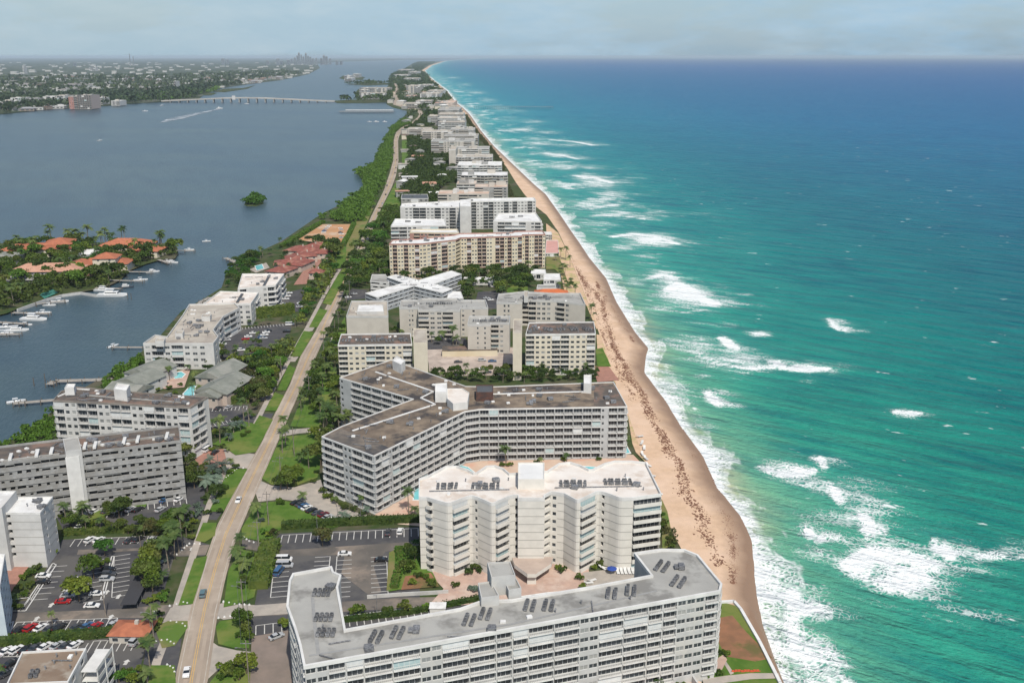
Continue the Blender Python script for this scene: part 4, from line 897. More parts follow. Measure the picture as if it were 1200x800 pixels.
pathc = PP([(172,820),(184,775),(203,725),(212,695),(225,655),(239,612),(246,590),(268,546),(296,504),(320,456),(340,420),(360,384),(380,346),(398,316)], 0)
pb_ = MB(); line_strip(pathc, 2.4, .20, pb_); tag(pb_.build('footpath', CONP), None, None, None, 'structure')
# painted stalls
sm = MB()
def stalls(a, b, n, d, ends=True, wd=.26, z=.13):
    """n stalls along the line a-b (photo spots on the ground), running d metres towards the north (or south when negative)"""
    a = Vector(P(*a)); b = Vector(P(*b)); e = (b-a)/n; nn = Vector((-e.y, e.x)).normalized()*d
    for i in range(n+1):
        p = a+e*i; line_strip([tuple(p), tuple(p+nn)], wd, z, sm)
    if ends: line_strip([tuple(a), tuple(b)], wd, z+.004, sm)
    return [(a+e*(i+.5)+nn*.5, math.atan2(nn.y, nn.x)) for i in range(n)]
stalls((88,632),(200,627),13,-5.2); stalls((131,700),(134,652),9,-5.0); stalls((118,703),(122,655),0+9,5.0, False)
stalls((36,703),(60,664),6,-5.0); stalls((20,729),(138,724),13,-5.5); stalls((110,751),(160,749),6,-5.6); stalls((-10,770),(96,766),11,5.2)
stalls((110,781),(135,777),3,-5.0,False); stalls((78,604),(152,597),9,-5.0); stalls((158,593),(218,584),8,-4.8); stalls((250,478),(290,476),9,-5.0); stalls((248,500),(282,494),7,4.8)
stalls((331,627),(490,619),19,-6.0); stalls((395,652),(391,700),9,5.0); stalls((387,652),(382,700),9,-5.0); stalls((453,652),(455,698),9,-5.2); stalls((322,655),(317,700),8,5.0)
stalls((400,722),(500,710),12,-6); stalls((300,733),(340,728),4,-5); stalls((326,364),(332,346),7,-5,False); stalls((280,384),(338,379),16,-5,False)
for (px, py) in ((96,660),(125,694),(110,662),(139,699),(163,657),(60,709),(190,658),(104,735),(148,776),(225,643),(43,725),(130,723),(182,717)):
    x, y = P(px, py); sm.poly([(x-.5, y-1.2, .14), (x+.5, y-1.2, .14), (x+.5, y+.3, .14), (x+1.0, y+.3, .14), (x, y+1.4, .14), (x-1.0, y+.3, .14), (x-.5, y+.3, .14)])
tag(sm.build('parking_marking', PAINT), None, None, None, 'structure')
# kerbed planting beds in the lots
kb = MB()
for pp in ([(118,703),(131,652),(134,652),(121,703)],[(24,716),(62,660),(66,662),(30,716)],[(-10,706),(36,700),(24,716),(-20,716)],[(-10,745),(16,728),(12,742),(-6,748)]):
    line_strip(PP(pp+[pp[0]], 0), .35, .22, kb)
tag(kb.build('kerb', WHITE), None, None, None, 'structure')
# pools (water within its own coping)
def pool(label, pts, rim=True):
    w = ccw(PP(pts, 0)); cx = sum(p[0] for p in w)/len(w); cy = sum(p[1] for p in w)/len(w)
    r = thing('swimming_pool', label, 'swimming pool', (cx, cy, 0)); l = [(x-cx, y-cy) for x, y in w]
    sheet_local('pool_surface', l, .28, POOLM, r); b = MB(); o = inset(l, -.5)
    for i in range(len(l)):
        j = (i+1) % len(l); b.quad((*o[i], .36), (*o[j], .36), (*l[j], .36), (*l[i], .36)); b.quad((*o[i], 0), (*o[j], 0), (*o[j], .36), (*o[i], .36)); b.quad((*l[j], .2), (*l[i], .2), (*l[i], .36), (*l[j], .36))
    b.build('coping', RWH2, r)
pool('free-form turquoise pool in the deck behind the left half of the zigzag block', [(536,545),(548,548),(558,556),(566,560),(555,561),(540,552)])
pool('turquoise pool sliver behind the right half of the zigzag block', [(684,547),(700,548),(706,553),(694,553)])
pool('turquoise pool at the seaward end of the three-winged block', [(704,522),(732,520),(738,531),(718,533),(706,530)])
pool('small pool at the foot of the three-winged block beside its left stair column', [(486,573),(492,570),(491,586),(485,586)])
pool('turquoise pool between the grey-green roofed houses', [(203,438),(212,436),(217,439),(213,443),(205,444)])
pool('small pool beside the maroon villas and the lagoon', [(299,312),(307,310),(309,315),(301,317)])
pool('green-blue court pool beside the pink terrace', [(215,462),(224,452),(229,452),(227,464),(218,466)])
# ================================================================== vegetation kit
BARK = mat('bark', (0.16, 0.125, 0.09), (0.10, 0.08, 0.06), 1.5, 0.95, 0.1)
PBARK = mat('palm_bark', (0.25, 0.215, 0.17), (0.17, 0.145, 0.115), 1.5, 0.95, 0.1)
LG = leafmat('leaf_green', (0.050, 0.092, 0.012), (0.115, 0.162, 0.024), (0.085, 0.105, 0.030))
LD = leafmat('leaf_dark', (0.032, 0.060, 0.012), (0.080, 0.108, 0.024))
LB = leafmat('leaf_bright', (0.060, 0.135, 0.018), (0.095, 0.19, 0.028))
LBR = leafmat('leaf_brownish', (0.075, 0.068, 0.022), (0.050, 0.075, 0.024))
LP = leafmat('palm_green', (0.050, 0.095, 0.024), (0.110, 0.150, 0.044))
LSV = leafmat('palm_silver', (0.13, 0.175, 0.13), (0.08, 0.12, 0.085))
LM = leafmat('mangrove_green', (0.050, 0.110, 0.014), (0.085, 0.165, 0.022))
rs = np.random.RandomState(5)
def leaf_quads(cen, size, up=.25, rs=rs):
    """quads of random tilt at the centres cen (n,3)"""
    n = len(cen); a = rs.normal(size=(n, 3)); a /= np.linalg.norm(a, axis=1)[:, None]
    b = rs.normal(size=(n, 3)); b[:, 2] *= up; b = np.cross(a, b); b /= np.linalg.norm(b, axis=1)[:, None]+1e-9
    s = (size*(.6+.8*rs.rand(n)))[:, None]; a = a*s; b = b*s*(.55+.4*rs.rand(n))[:, None]
    v = np.stack([cen-a-b*.3, cen+b, cen+a-b*.3, cen-b], 1).reshape(-1, 3)
    return v, np.arange(4*n).reshape(n, 4)
def crown_cloud(r, h, n, lobes, size, flat=.75):
    """leaf clumps on the shells of a few uneven lobes"""
    c = []
    L = [(rs.normal(0, .42*r), rs.normal(0, .42*r), h+rs.uniform(-.35, .35)*r*flat, r*rs.uniform(.38, .62)) for _ in range(lobes)]
    for k in range(n):
        x, y, z, q_ = L[k % lobes]; d = rs.normal(size=3); d /= np.linalg.norm(d); d[2] = d[2] if d[2] > -.45 else -d[2]*.6
        rr_ = q_*(.72+.36*rs.rand()); c.append((x+d[0]*rr_, y+d[1]*rr_, z+d[2]*rr_*flat))
    return np.array(c)
def broad_proto(k, r, h, n, size):
    cen = crown_cloud(r, h, n, 7, size); v, f = leaf_quads(cen, size)
    tr = MB(); tr.tube([(0,0,0),(.1,0,h*.3),(0,.1,h*.55)], [.32,.24,.2], 6)
    for _ in range(4):
        a = rs.uniform(0, 6.28); tr.tube([(0,.1,h*.5),(math.cos(a)*r*.3, math.sin(a)*r*.3, h*.8),(math.cos(a)*r*.5, math.sin(a)*r*.5, h*1.0)], [.16,.1,.05], 5)
    return v, f, tr.data('trunk', BARK)
def palm_proto(k, h, L=3.4, fr=17, lean=.5):
    tr = MB(); pts = [(lean*(t**2), .1*t, h*t) for t in (0, .3, .6, .85, 1)]; tr.tube(pts, [.30, .22, .19, .17, .19], 6)
    V, Fc = [], []
    for i in range(fr):
        az = 6.283*i/fr+rs.uniform(-.2, .2); el = rs.uniform(-.25, 1.05); ll = L*rs.uniform(.8, 1.1); pr = None
        seg = 6
        for s_ in range(seg+1):
            t = s_/seg; r_ = ll*t*math.cos(el*(1-t*.5)); z = h+ll*t*math.sin(el)-ll*.62*t*t*(1.0+.3*math.sin(i))
            x = lean+math.cos(az)*r_; y = .1+math.sin(az)*r_; wv = .95*math.sin(math.pi*min(1, .12+t*.9))**.7*.9
            px_, py_ = -math.sin(az)*wv, math.cos(az)*wv
            cur = ((x, y, z), (x+px_, y+py_, z-.38*wv), (x-px_, y-py_, z-.38*wv))
            if pr:
                for side in (1, 2):                # leaflets: two slim blades per step with gaps between them
                    for u0, u1 in ((0, .36), (.5, .86)):
                        A_, B_ = Vector(pr[0]).lerp(Vector(cur[0]), u0), Vector(pr[0]).lerp(Vector(cur[0]), u1)
                        C_, D_ = Vector(pr[side]).lerp(Vector(cur[side]), u1+.3), Vector(pr[side]).lerp(Vector(cur[side]), u0+.3)
                        k0 = len(V); V += [tuple(A_), tuple(B_), tuple(C_), tuple(D_)]; Fc.append((k0, k0+1, k0+2, k0+3))
            pr = cur
    return np.array(V), np.array(Fc), tr.data('trunk', PBARK)
BR = [broad_proto(k, *a) for k, a in enumerate([(3.6, 5.2, 900, .42), (4.4, 6.0, 1000, .48), (3.0, 4.4, 760, .38), (5.2, 6.6, 1200, .52)])]
PA = [palm_proto(0, 8.5, 3.3), palm_proto(1, 6.5, 3.2, 16, .9), palm_proto(2, 10.5, 3.2, 18, -.8), palm_proto(3, 4.2, 3.0, 15, .2)]
def crown_data(nm, P_, m): return npmesh(nm, P_[0], P_[1], m)
CR = {c: [crown_data('crown', p, m) for p in BR] for c, m in (('g', LG), ('d', LD), ('b', LB), ('r', LBR), ('m', LM))}
CP = {c: [crown_data('crown', p, m) for p in PA] for c, m in (('p', LP), ('s', LSV))}
# round shrubs: low crown on a short stem
shv = crown_cloud(1.35, 1.15, 320, 5, .3, .8); shq = leaf_quads(shv, .26)
SHR = {c: npmesh('foliage', *shq, m) for c, m in (('g', LG), ('b', LB), ('r', LBR), ('d', LD), ('s', LSV))}
stm = MB(); stm.tube([(0,0,0),(0.05,0,1.0)], [.12,.06], 5); STEM = stm.data('stem', BARK)
CNT = {}
def put_tree(kind, code, x, y, sc, rz, z=0.0, k=None):
    if kind == 'coconut_palm': k = rs.randint(len(PA)) if k is None else k; cr, tr = CP[code][k], PA[k][2]
    elif kind == 'shrub': cr, tr = SHR[code], STEM
    else: k = rs.randint(len(BR)) if k is None else k; cr, tr = CR[code][k], BR[k][2]
    o = link(kind, None, None, (x, y, z), rz, sc)
    link('stem' if kind == 'shrub' else 'trunk', tr, o); link('foliage' if kind == 'shrub' else 'crown', cr, o)
    CNT[kind] = CNT.get(kind, 0)+1
    return o
WORD = {'coconut_palm': {'p': 'green palm', 's': 'silvery fan palm'}, 'leafy_tree': {'g': 'green leafy tree', 'd': 'dark leafy tree', 'b': 'bright green tree', 'r': 'brownish tree', 'm': 'bright mangrove tree'},
        'shrub': {'g': 'green shrub', 'b': 'bright green shrub', 'r': 'brownish shrub', 'd': 'dark shrub', 's': 'silvery shrub'}}
CATS = {'coconut_palm': 'palm', 'leafy_tree': 'tree', 'shrub': 'shrub'}
TREES = []
def grove(where, group, spots=None, poly=None, n=0, kinds='pg', sc=(.8, 1.1), mind=3.0, zl=0.0):
    """trees at surveyed spots or spread through a surveyed patch. kinds letters: p palm, s silver palm, g d b r m trees, G B R D S shrubs"""
    rnd = random.Random(sum(map(ord, where)))
    pts = []
    if spots: pts = [(P(a[0], a[1], zl), a[2] if len(a) > 2 else kinds[i % len(kinds)], a[3] if len(a) > 3 else None) for i, a in enumerate(spots)]
    if poly:
        w_ = PP(poly, zl); x0, x1 = min(p[0] for p in w_), max(p[0] for p in w_); y0, y1 = min(p[1] for p in w_), max(p[1] for p in w_); t = 0; got = []
        while len(got) < n and t < n*60:
            t += 1; x, y = rnd.uniform(x0, x1), rnd.uniform(y0, y1)
            if inside(x, y, w_) and all((x-a)**2+(y-b)**2 > mind**2 for a, b in got): got.append((x, y))
        pts += [(p, rnd.choice(kinds), None) for p in got]
    for (x, y), c, s in pts:
        s = s or rnd.uniform(*sc)
        kind = 'coconut_palm' if c in 'ps' else ('shrub' if c.isupper() else 'leafy_tree')
        TREES.append((kind, c.lower(), x, y, s, rnd.uniform(0, 6.28), zl, where, group))
def plant_all(most=285):
    """every tree that shows largest is an object; the many small ones beyond become one far canopy"""
    rest = []
    groups = {}
    for kind in ('coconut_palm', 'leafy_tree', 'shrub'):
        L_ = sorted((t for t in TREES if t[0] == kind), key=lambda t: math.hypot(t[2], t[3])/(t[4] if kind != 'shrub' else t[4]))
        for t in L_[:most]:
            o = put_tree(kind, t[1], t[2], t[3], t[4], t[5], t[6], 3 if t[1] == 's' and kind == 'coconut_palm' else None)
            groups.setdefault((kind, t[1], t[7], t[8]), []).append((math.hypot(t[2], t[3]), o))
        rest += L_[most:]
    for (kind, code, where, grp), L_ in groups.items():
        L_.sort(key=lambda t: t[0]); wd = WORD[kind][code]
        for i, (_, o) in enumerate(L_):
            if len(L_) == 1: lb = f'{wd} {where}'
            else:
                lb = f'{nth(i)} {wd} from the near end, {where}'
                if len(lb.split()) > 16: lb = f'{nth(i)} nearest {wd} {where}'
            tag(o, lb, CATS[kind], grp)
    V = {}; 
    for t in rest:
        code = t[1] if t[0] != 'coconut_palm' else 'p'
        k = rs.randint(4)
        v, f = (PA[k][0], PA[k][1]) if t[0] == 'coconut_palm' else ((BR[k][0], BR[k][1]) if t[0] == 'leafy_tree' else shq)
        if t[0] == 'leafy_tree': v = v.reshape(-1, 4, 3)[::2].reshape(-1, 3)*np.array([1, 1, 1]); f = np.arange(len(v)).reshape(-1, 4)
        m_ = {'g': LG, 'd': LD, 'b': LB, 'r': LBR, 'm': LM, 'p': LP, 's': LSV}[code]
        c, s = math.cos(t[5]), math.sin(t[5]); q_ = t[4]
        V.setdefault(m_.name, (m_, []))[1].append((np.stack([t[2]+q_*(c*v[:, 0]-s*v[:, 1]), t[3]+q_*(s*v[:, 0]+c*v[:, 1]), t[6]+q_*v[:, 2]], 1), f))
    allv, allf, mi, ms, k = [], [], [], [], 0
    for nm, (m_, L_) in V.items():
        for v, f in L_: allv.append(v); allf.append(f+k); k += len(v); mi += [len(ms)]*len(f)
        ms.append(m_)
    if allv: tag(link('distant_foliage', npmesh('distant_foliage', np.concatenate(allv), np.concatenate(allf), ms, False, mi)), None, None, None, 'stuff')
    print('trees', {k_: sum(1 for t in TREES if t[0] == k_) for k_ in CATS}, 'rest', len(rest))
def hedge(label, pts, wd, h, m=None, z=0.0, cat='hedge', size=.30, dens=3.2):
    """clipped hedge: leafy faces over a woody inner body, one mesh each"""
    w_ = PP(pts, z); x0, y0 = w_[0]; m = m or LG
    r = thing('hedge', label, cat, (x0, y0, z)); V = []; b = MB()
    for (ax, ay), (bx_, by_) in zip(w_[:-1], w_[1:]):
        L = math.hypot(bx_-ax, by_-ay); a = math.atan2(by_-ay, bx_-ax); M_ = Matrix.Translation((ax-x0, ay-y0, 0)) @ Matrix.Rotation(a, 4, 'Z')
        b.box(-.3, L+.3, -wd/2+.25, wd/2-.25, 0, h-.2, 0, M_)
        n = int(dens*L*(wd+2*h)); t = rs.rand(n)*L; u = rs.rand(n)*(wd+2*h)
        yy = np.where(u < h, -wd/2, np.where(u < h+wd, u-h-wd/2, wd/2)); zz = np.where(u < h, u, np.where(u < h+wd, h, u-h-wd))
        c, s = math.cos(a), math.sin(a); yy = yy+rs.normal(0, .12, n); zz = np.abs(zz+rs.normal(0, .12, n))
        V.append(np.stack([ax-x0+c*t-s*yy, ay-y0+s*t+c*yy, zz], 1))
    link('foliage', npmesh('foliage', *leaf_quads(np.concatenate(V), size), m), r); b.build('woody_core', LD, r)
    return r
# mass planting nobody could count: many small crowns in one mesh
def lowcrown(r, n, size, flat=.8):
    c = crown_cloud(r, r*.75, n, 5, size, flat); return leaf_quads(c, size)
def mass(name, polys, spacing, r, size, n=60, m=LG, kind='stuff', zl=0.0, jit=.45, hmin=.7, hmax=1.3, label=None, skip=None):
    protos = [lowcrown(r, n, size) for _ in range(5)]; V, Fc = [], []; k = 0; rnd = np.random.RandomState(len(polys[0])+int(r*10))
    for pp in polys:
        w_ = PP(pp, zl) if not isinstance(pp, dict) else pp['w']
        x0, x1 = min(p[0] for p in w_), max(p[0] for p in w_); y0, y1 = min(p[1] for p in w_), max(p[1] for p in w_)
        for x in np.arange(x0, x1, spacing):
            for y in np.arange(y0, y1, spacing):
                a, b = x+rnd.normal(0, spacing*jit), y+rnd.normal(0, spacing*jit)
                if not inside(a, b, w_): continue
                if skip and skip(a, b): continue
                v, f = protos[rnd.randint(5)]; an = rnd.rand()*6.28; c, s = math.cos(an), math.sin(an); q_ = rnd.uniform(hmin, hmax)
                V.append(np.stack([a+q_*(c*v[:, 0]-s*v[:, 1]), b+q_*(s*v[:, 0]+c*v[:, 1]), zl+q_*v[:, 2]], 1)); Fc.append(f+k); k += len(v)
    if not V: return
    return tag(link(name, npmesh(name, np.concatenate(V), np.concatenate(Fc), m)), None, None, None, kind)
# ================================================================== planting
# near, east side of the road
grove('on the lawn between the road and the three-winged block', 'garden trees by the drive', [(331,531,'p'),(362,549,'p'),(345,566,'g',.9),(340,560,'g',.8),(352,542,'p'),(376,548,'d'),(370,555,'D'),(383,540,'g',.9),(378,524,'d'),(370,515,'g'),(384,515,'g'),(335,512,'p'),(366,566,'D'),(329,574,'g',.7),(337,573,'g',.75),(339,568,'p')])
grove('at the corner of the small guest car park', 'garden trees by the drive', [(303,608,'p'),(305,612,'S'),(355,588,'p'),(326,589,'G'),(327,592,'G'),(402,611,'s',.8),(407,612,'s',.7),(394,592,'p',.5),(415,600,'G'),(423,604,'D'),(390,588,'G'),(400,594,'D'),(406,597,'G'),(380,578,'D'),(384,584,'G'),(388,583,'D'),(430,602,'s',.6),(425,596,'p',.5),(479,602,'p',.9),(486,605,'p',.8),(314,628,'G'),(321,628,'r',.5),(308,625,'B')])
grove('on the verge strip left of the storage hedge', 'verge trees east of the road', [(280,660,'p'),(284,672,'p'),(286,683,'D',1.4),(289,668,'D'),(281,690,'G'),(292,655,'G'),(282,650,'p',.8)])
hedge('long dark clipped hedge between the guest drive and the big car park', [(331,619),(410,614),(491,611)], 3.0, 2.6, LD)
hedge('thick tall hedge block left of the parked trucks', [(318,640),(303,690)], 6.5, 3.2, LG)
hedge('narrow hedge curving along the garden bed in the car park', [(467,645),(470,660),(466,675),(462,690)], 2.6, 1.8, LB)
hedge('low hedge along the foot of the grey-roofed block', [(403,728),(478,719),(562,703)], 2.0, 1.6, LG)
grove('in the garden bed left of the zigzag block', 'car park garden shrubs', [(480,650,'g',.55),(486,658,'d',.5),(473,668,'d',.6),(481,672,'g',.6),(488,668,'B'),(489,642,'b',.4),(494,640,'D'),(496,678,'G'),(503,684,'G'),(508,686,'D'),(483,684,'G'),(492,676,'D'),(470,648,'G'),(378,640,'r',.65)])
grove('in the planting strip of the lot behind the grey-roofed block', 'strip shrubs', [(415,722,'G',1.6),(452,719,'G',1.2),(477,717,'G',1.5),(512,712,'D'),(505,713,'G'),(332,735,'G',1.5),(498,714,'B')])
grove('in the court before the zigzag block', 'court planting', [(548,672,'D'),(555,668,'D',1.2),(562,672,'D'),(536,688,'D'),(552,693,'S'),(560,694,'S'),(653,668,'G'),(658,672,'D'),(697,666,'G'),(704,664,'D'),(681,680,'G'),(683,688,'G'),(752,668,'G'),(755,664,'D')])
grove('on the round island by the lower drive', 'verge trees east of the road', [(284,736,'g',.7),(288,744,'d',.7),(291,730,'G'),(280,748,'G'),(292,752,'g',.6),(268,786,'G',1.5),(275,790,'D',1.5),(281,797,'g',.6),(289,790,'g',.6),(262,795,'G')])
# near, west side
hedge('long clipped hedge between the two rows of parked cars', [(-15,756),(60,750),(141,743)], 3.2, 2.4, LG)
hedge('dark hedge behind the upper car park row', [(75,626),(150,622),(200,620)], 2.6, 2.0, LD)
hedge('clipped hedge under the windows of the grey gallery block', [(150,588),(180,583),(214,573)], 2.0, 1.5, LD)
grove('beside the covered parking bays', 'trees beside the covered bays', [(172,690,'g',.85),(176,678,'g',.9),(181,667,'g',.85),(186,655,'g',.9),(179,694,'d',.7),(190,648,'g',.7),(196,650,'g',.7)])
grove('on the lawn strip between the bays and the footpath', 'lawn strip palms', [(191,684,'p'),(198,668,'p'),(205,655,'p'),(201,645,'p'),(193,660,'s',.6),(210,648,'p'),(186,700,'G'),(192,706,'B',1.3),(180,706,'G'),(174,706,'G'),(196,695,'G')])
grove('on the middle planting bed, lower car park', 'car park trees', [(123,651,'b',.62),(110,678,'g',.82),(93,704,'g',.85),(127,660,'G'),(97,690,'G'),(104,694,'G'),(119,664,'G')])
grove('beside the white block and its car park', 'car park shrubs', [(28,680,'G'),(24,690,'D'),(30,700,'G'),(17,706,'p',.6),(42,660,'G'),(50,652,'G'),(58,650,'D'),(63,648,'G'),(46,666,'D'),(20,715,'G'),(35,690,'D'),(12,712,'G'),(39,674,'G'),(62,640,'G'),(5,722,'D'),(1,735,'r',.4),(8,738,'R')])
grove('around the brick-roofed hut', 'hut planting', [(62,735,'p',.45),(178,745,'p',.8),(184,726,'p',.8),(188,730,'G'),(184,738,'D'),(178,752,'G'),(170,760,'D'),(168,752,'G'),(190,722,'D')])
grove('at the bottom edge beside the lower entry', 'bottom edge palms', [(173,800,'p'),(176,782,'p'),(150,798,'b',.5),(140,800,'b',.55),(162,795,'D'),(130,800,'B'),(152,790,'G'),(118,798,'b',.4),(163,785,'G'),(-2,795,'p',.6),(157,803,'g',.6)])
grove('in the planted belt between the two car parks', 'belt between the car parks', poly=[(74,628),(80,616),(150,618),(205,612),(222,612),(226,626),(205,634),(150,626)], n=40, kinds='grdpGR', sc=(.42, .62), mind=2.6)
grove('where the belt meets the drive by the road', 'belt between the car parks', [(205,633,'p',1.1),(212,626,'p'),(198,628,'g',.7),(217,618,'p',.9),(190,628,'r',.6),(182,622,'d',.7),(223,632,'G'),(230,607,'S'),(229,614,'G'),(205,618,'g',.7)])
grove('at the foot of the grey gallery block', 'trees at the gallery block', [(78,612,'p',.8),(82,610,'p',.75),(98,614,'p',.9),(94,608,'p',.9),(105,608,'p',.8),(88,614,'d',.6),(101,620,'D'),(127,600,'d',.5),(140,606,'d',.75),(146,600,'g',.7),(133,606,'g',.6),(122,612,'G'),(72,608,'D'),(210,580,'G',1.4),(206,578,'G',1.2),(214,578,'D'),(108,616,'G')])
grove('around the brick forecourt', 'forecourt trees', [(218,548,'d',.8),(222,562,'d',.9),(228,572,'d',.8),(218,536,'g',.7),(225,540,'d',.6),(250,562,'s',1.3),(243,575,'s',1.3),(254,572,'s',1.1),(262,556,'s',1.2),(247,548,'s',1.0),(234,556,'d',.7),(240,585,'D'),(252,585,'d',.6),(270,545,'p',.6),(263,552,'D'),(266,530,'p',.6),(258,600,'D'),(251,590,'S'),(232,596,'S'),(236,600,'S'),(241,604,'D'),(271,556,'G'),(262,574,'G'),(258,580,'D'),(275,549,'D')])
grove('along the verge between the forecourt and the upper entry', 'upper verge trees', [(258,520,'p'),(265,512,'p'),(274,508,'s',1.1),(282,505,'s',1.0),(268,518,'s'),(252,512,'g',.6),(250,506,'p'),(244,515,'d',.7),(262,524,'D'),(286,494,'p'),(278,498,'d',.7),(292,492,'p',.9),(296,488,'G'),(300,480,'g',.6),(233,518,'d',.7),(240,524,'D'),(292,508,'D'),(250,528,'G'),(287,512,'G')])
hedge('dark hedge along the top of the upper small car park', [(243,473),(292,471)], 3.2, 3.6, LD)
grove('in the dense belt above the upper small car park', 'dense belt by the cottages', poly=[(292,474),(250,470),(248,462),(262,455),(290,460),(286,445),(300,432),(318,436),(326,446),(310,474)], n=46, kinds='gdrgdb', sc=(.6, .9), mind=4.2)
grove('between the cottages and the lagoon block', 'trees behind the lagoon block', poly=[(170,424),(175,414),(258,414),(262,424),(240,432),(228,430),(222,440),(215,432),(196,436)], n=36, kinds='pgdpg', sc=(.55, .85), mind=4.2)
grove('around the cottage pool', 'cottage garden', [(193,440,'p',.8),(199,446,'p',.8),(230,446,'p',.8),(234,460,'p',.8),(226,470,'p',.8),(238,470,'d',.6),(212,452,'G'),(200,456,'G'),(190,452,'p',.6),(198,430,'b',.6),(232,450,'p',.7),(245,440,'d',.6),(186,458,'G'),(205,462,'G'),(220,474,'G'),(248,474,'G'),(200,470,'p',.6),(210,474,'p',.6)])
grove('between the cottages and the road', 'roadside belt', poly=[(298,432),(286,425),(300,417),(322,418),(334,408),(340,412),(326,440),(318,440)], n=28, kinds='pgdpb', sc=(.6, .85), mind=4.2)
grove('in and around the upper car park', 'upper car park palms', poly=[(258,420),(262,410),(290,412),(296,398),(302,402),(306,414),(322,414),(330,400),(342,392),(346,398),(334,412),(300,424),(262,426)], n=34, kinds='pppgG', sc=(.5, .75), mind=4.0)
hedge('tall clipped green screen between the two upper car parks', [(282,374),(322,371),(344,367)], 4.0, 7.0, LG, size=.4, dens=2.0)
grove('before the tall clipped screen', 'screen palms', [(292,382,'p',.6),(300,383,'p',.6),(308,382,'p',.65),(316,381,'p',.6),(338,380,'p',.7),(344,376,'p',.7),(346,384,'p',.7)])
grove('along the footpath beyond the clipped screen', 'footpath palms', poly=[(350,372),(358,352),(366,336),(376,318),(384,300),(396,300),(394,318),(378,344),(362,374)], n=46, kinds='pppgb', sc=(.6, .85), mind=4.8)
grove('around the maroon villas', 'villa garden trees', poly=[(318,322),(330,300),(352,284),(372,284),(384,292),(372,298),(362,312),(350,330),(336,336),(330,330)], n=44, kinds='pgdgd', sc=(.5, .8), mind=5.0)
grove('beside the villas next to the sand lot', 'villa garden trees', [(376,292,'d',1.3),(390,298,'d',1.4),(394,304,'d',1.3),(384,300,'g',1.2),(398,298,'g',1.2),(372,330,'g',.9),(378,336,'p',.9),(340,306,'p',.8)])
grove('on the lagoon lawn before the maroon villas', 'lagoon lawn palms', [(308,300,'p',1.0),(316,298,'p',.9),(328,292,'p',.9),(305,303,'p',.9),(293,308,'g',1.1),(318,302,'p',.7),(287,308,'g',.9)])
grove('on the mangrove point in the lagoon', 'mangrove point', poly=[(266,338),(270,318),(282,308),(300,300),(306,306),(292,318),(288,332),(278,338)], n=40, kinds='mgmd', sc=(.6, .9), mind=4.5)
hedge('trimmed bright hedge between the sand lot and the lagoon', [(330,290),(356,274),(379,261)], 4.0, 2.8, LM, size=.5, dens=1.6)
hedge('trimmed green hedge along the road side of the sand lot', [(402,288),(409,276),(415,263)], 4.0, 2.6, LM, size=.5, dens=1.6)
# east side further up
grove('in the road garden beside the three-winged block', 'road garden trees', poly=[(372,500),(362,470),(372,432),(384,420),(397,436),(396,502)], n=46, kinds='pgdgdp', sc=(.6, .95), mind=5.0)
grove('in the palm court at the left wing', 'palm court', poly=[(376,506),(384,496),(412,492),(414,500),(398,508)], n=14, kinds='p', sc=(.8, 1.0), mind=3.4)
grove('on the kerb of the road by the middle crossing', 'kerb palms', [(362,448,'p',.9),(355,470,'p',.8),(353,482,'p',.7),(383,408,'p',.9),(379,400,'p',.9),(388,394,'g',.8),(392,386,'p',.9),(398,372,'g',.9),(386,412,'g',.8),(394,404,'g',.8),(400,390,'d',.7),(372,430,'p',.8),(380,420,'p',.8),(402,364,'d',.7),(406,356,'p',.8),(335,522,'p',.8)])
grove('along the back wall of the three-winged block', 'back wall trees', poly=[(508,448),(508,439),(600,438),(700,437),(702,446),(600,449)], n=60, kinds='gdgdp', sc=(.5, .72), mind=3.6)
grove('in the court between the pale beige blocks', 'beige court palms', [(518,400,'p',1.0),(531,404,'p',1.2),(535,404,'p',1.1),(514,404,'g',.5),(506,402,'p',.7),(540,406,'G'),(470,394,'p',.7),(462,392,'g',.7),(470,378,'G')])
grove('beside the crossing-wing block', 'trees by the crossing wings', poly=[(400,352),(404,338),(412,322),(424,318),(436,326),(430,338),(416,340)], n=22, kinds='gdg', sc=(.8, 1.1), mind=5.5)
grove('between the tan block and the small white houses', 'garden by the beach houses', poly=[(544,352),(546,334),(552,322),(600,322),(622,318),(624,336),(612,345),(592,336),(590,356),(585,350),(583,338),(553,338),(552,355)], n=52, kinds='gdpgd', sc=(.8, 1.1), mind=5.5)
grove('along the beach edge by the small white houses', 'beach edge palms', [(657,302,'p'),(663,305,'p'),(651,306,'p',.9),(659,316,'p',1.1),(668,313,'p'),(662,324,'p'),(656,330,'p',.9),(669,334,'p'),(664,345,'p',1.1),(674,350,'p'),(667,338,'g',.8),(656,340,'p'),(661,334,'p',.8),(692,376,'p',1.0),(696,378,'p',.6)])
grove('before the long tan block', 'trees by the tan block', poly=[(400,322),(416,300),(428,284),(440,268),(452,262),(455,330),(436,326)], n=60, kinds='gdgpb', sc=(.9, 1.3), mind=6.0)
grove('at the foot of the long tan block', 'trees by the tan block', poly=[(460,336),(470,330),(500,328),(540,322),(638,318),(640,322),(560,326),(500,336)], n=22, kinds='gd', sc=(.7, 1.0), mind=5.0)
grove('round planter in the pool deck', 'pool deck planters', [(593,546,'p',.95),(590,547,'G'),(596,547,'G'),(632,545,'p',.5),(629,545,'D'),(635,546,'D'),(664,541,'p',.6),(661,541,'G'),(567,534,'p',.4),(577,533,'p',.4),(710,534,'p',.6),(718,528,'p',.6),(734,526,'p',.6),(703,540,'G'),(524,536,'p',.6),(530,533,'p',.6)])
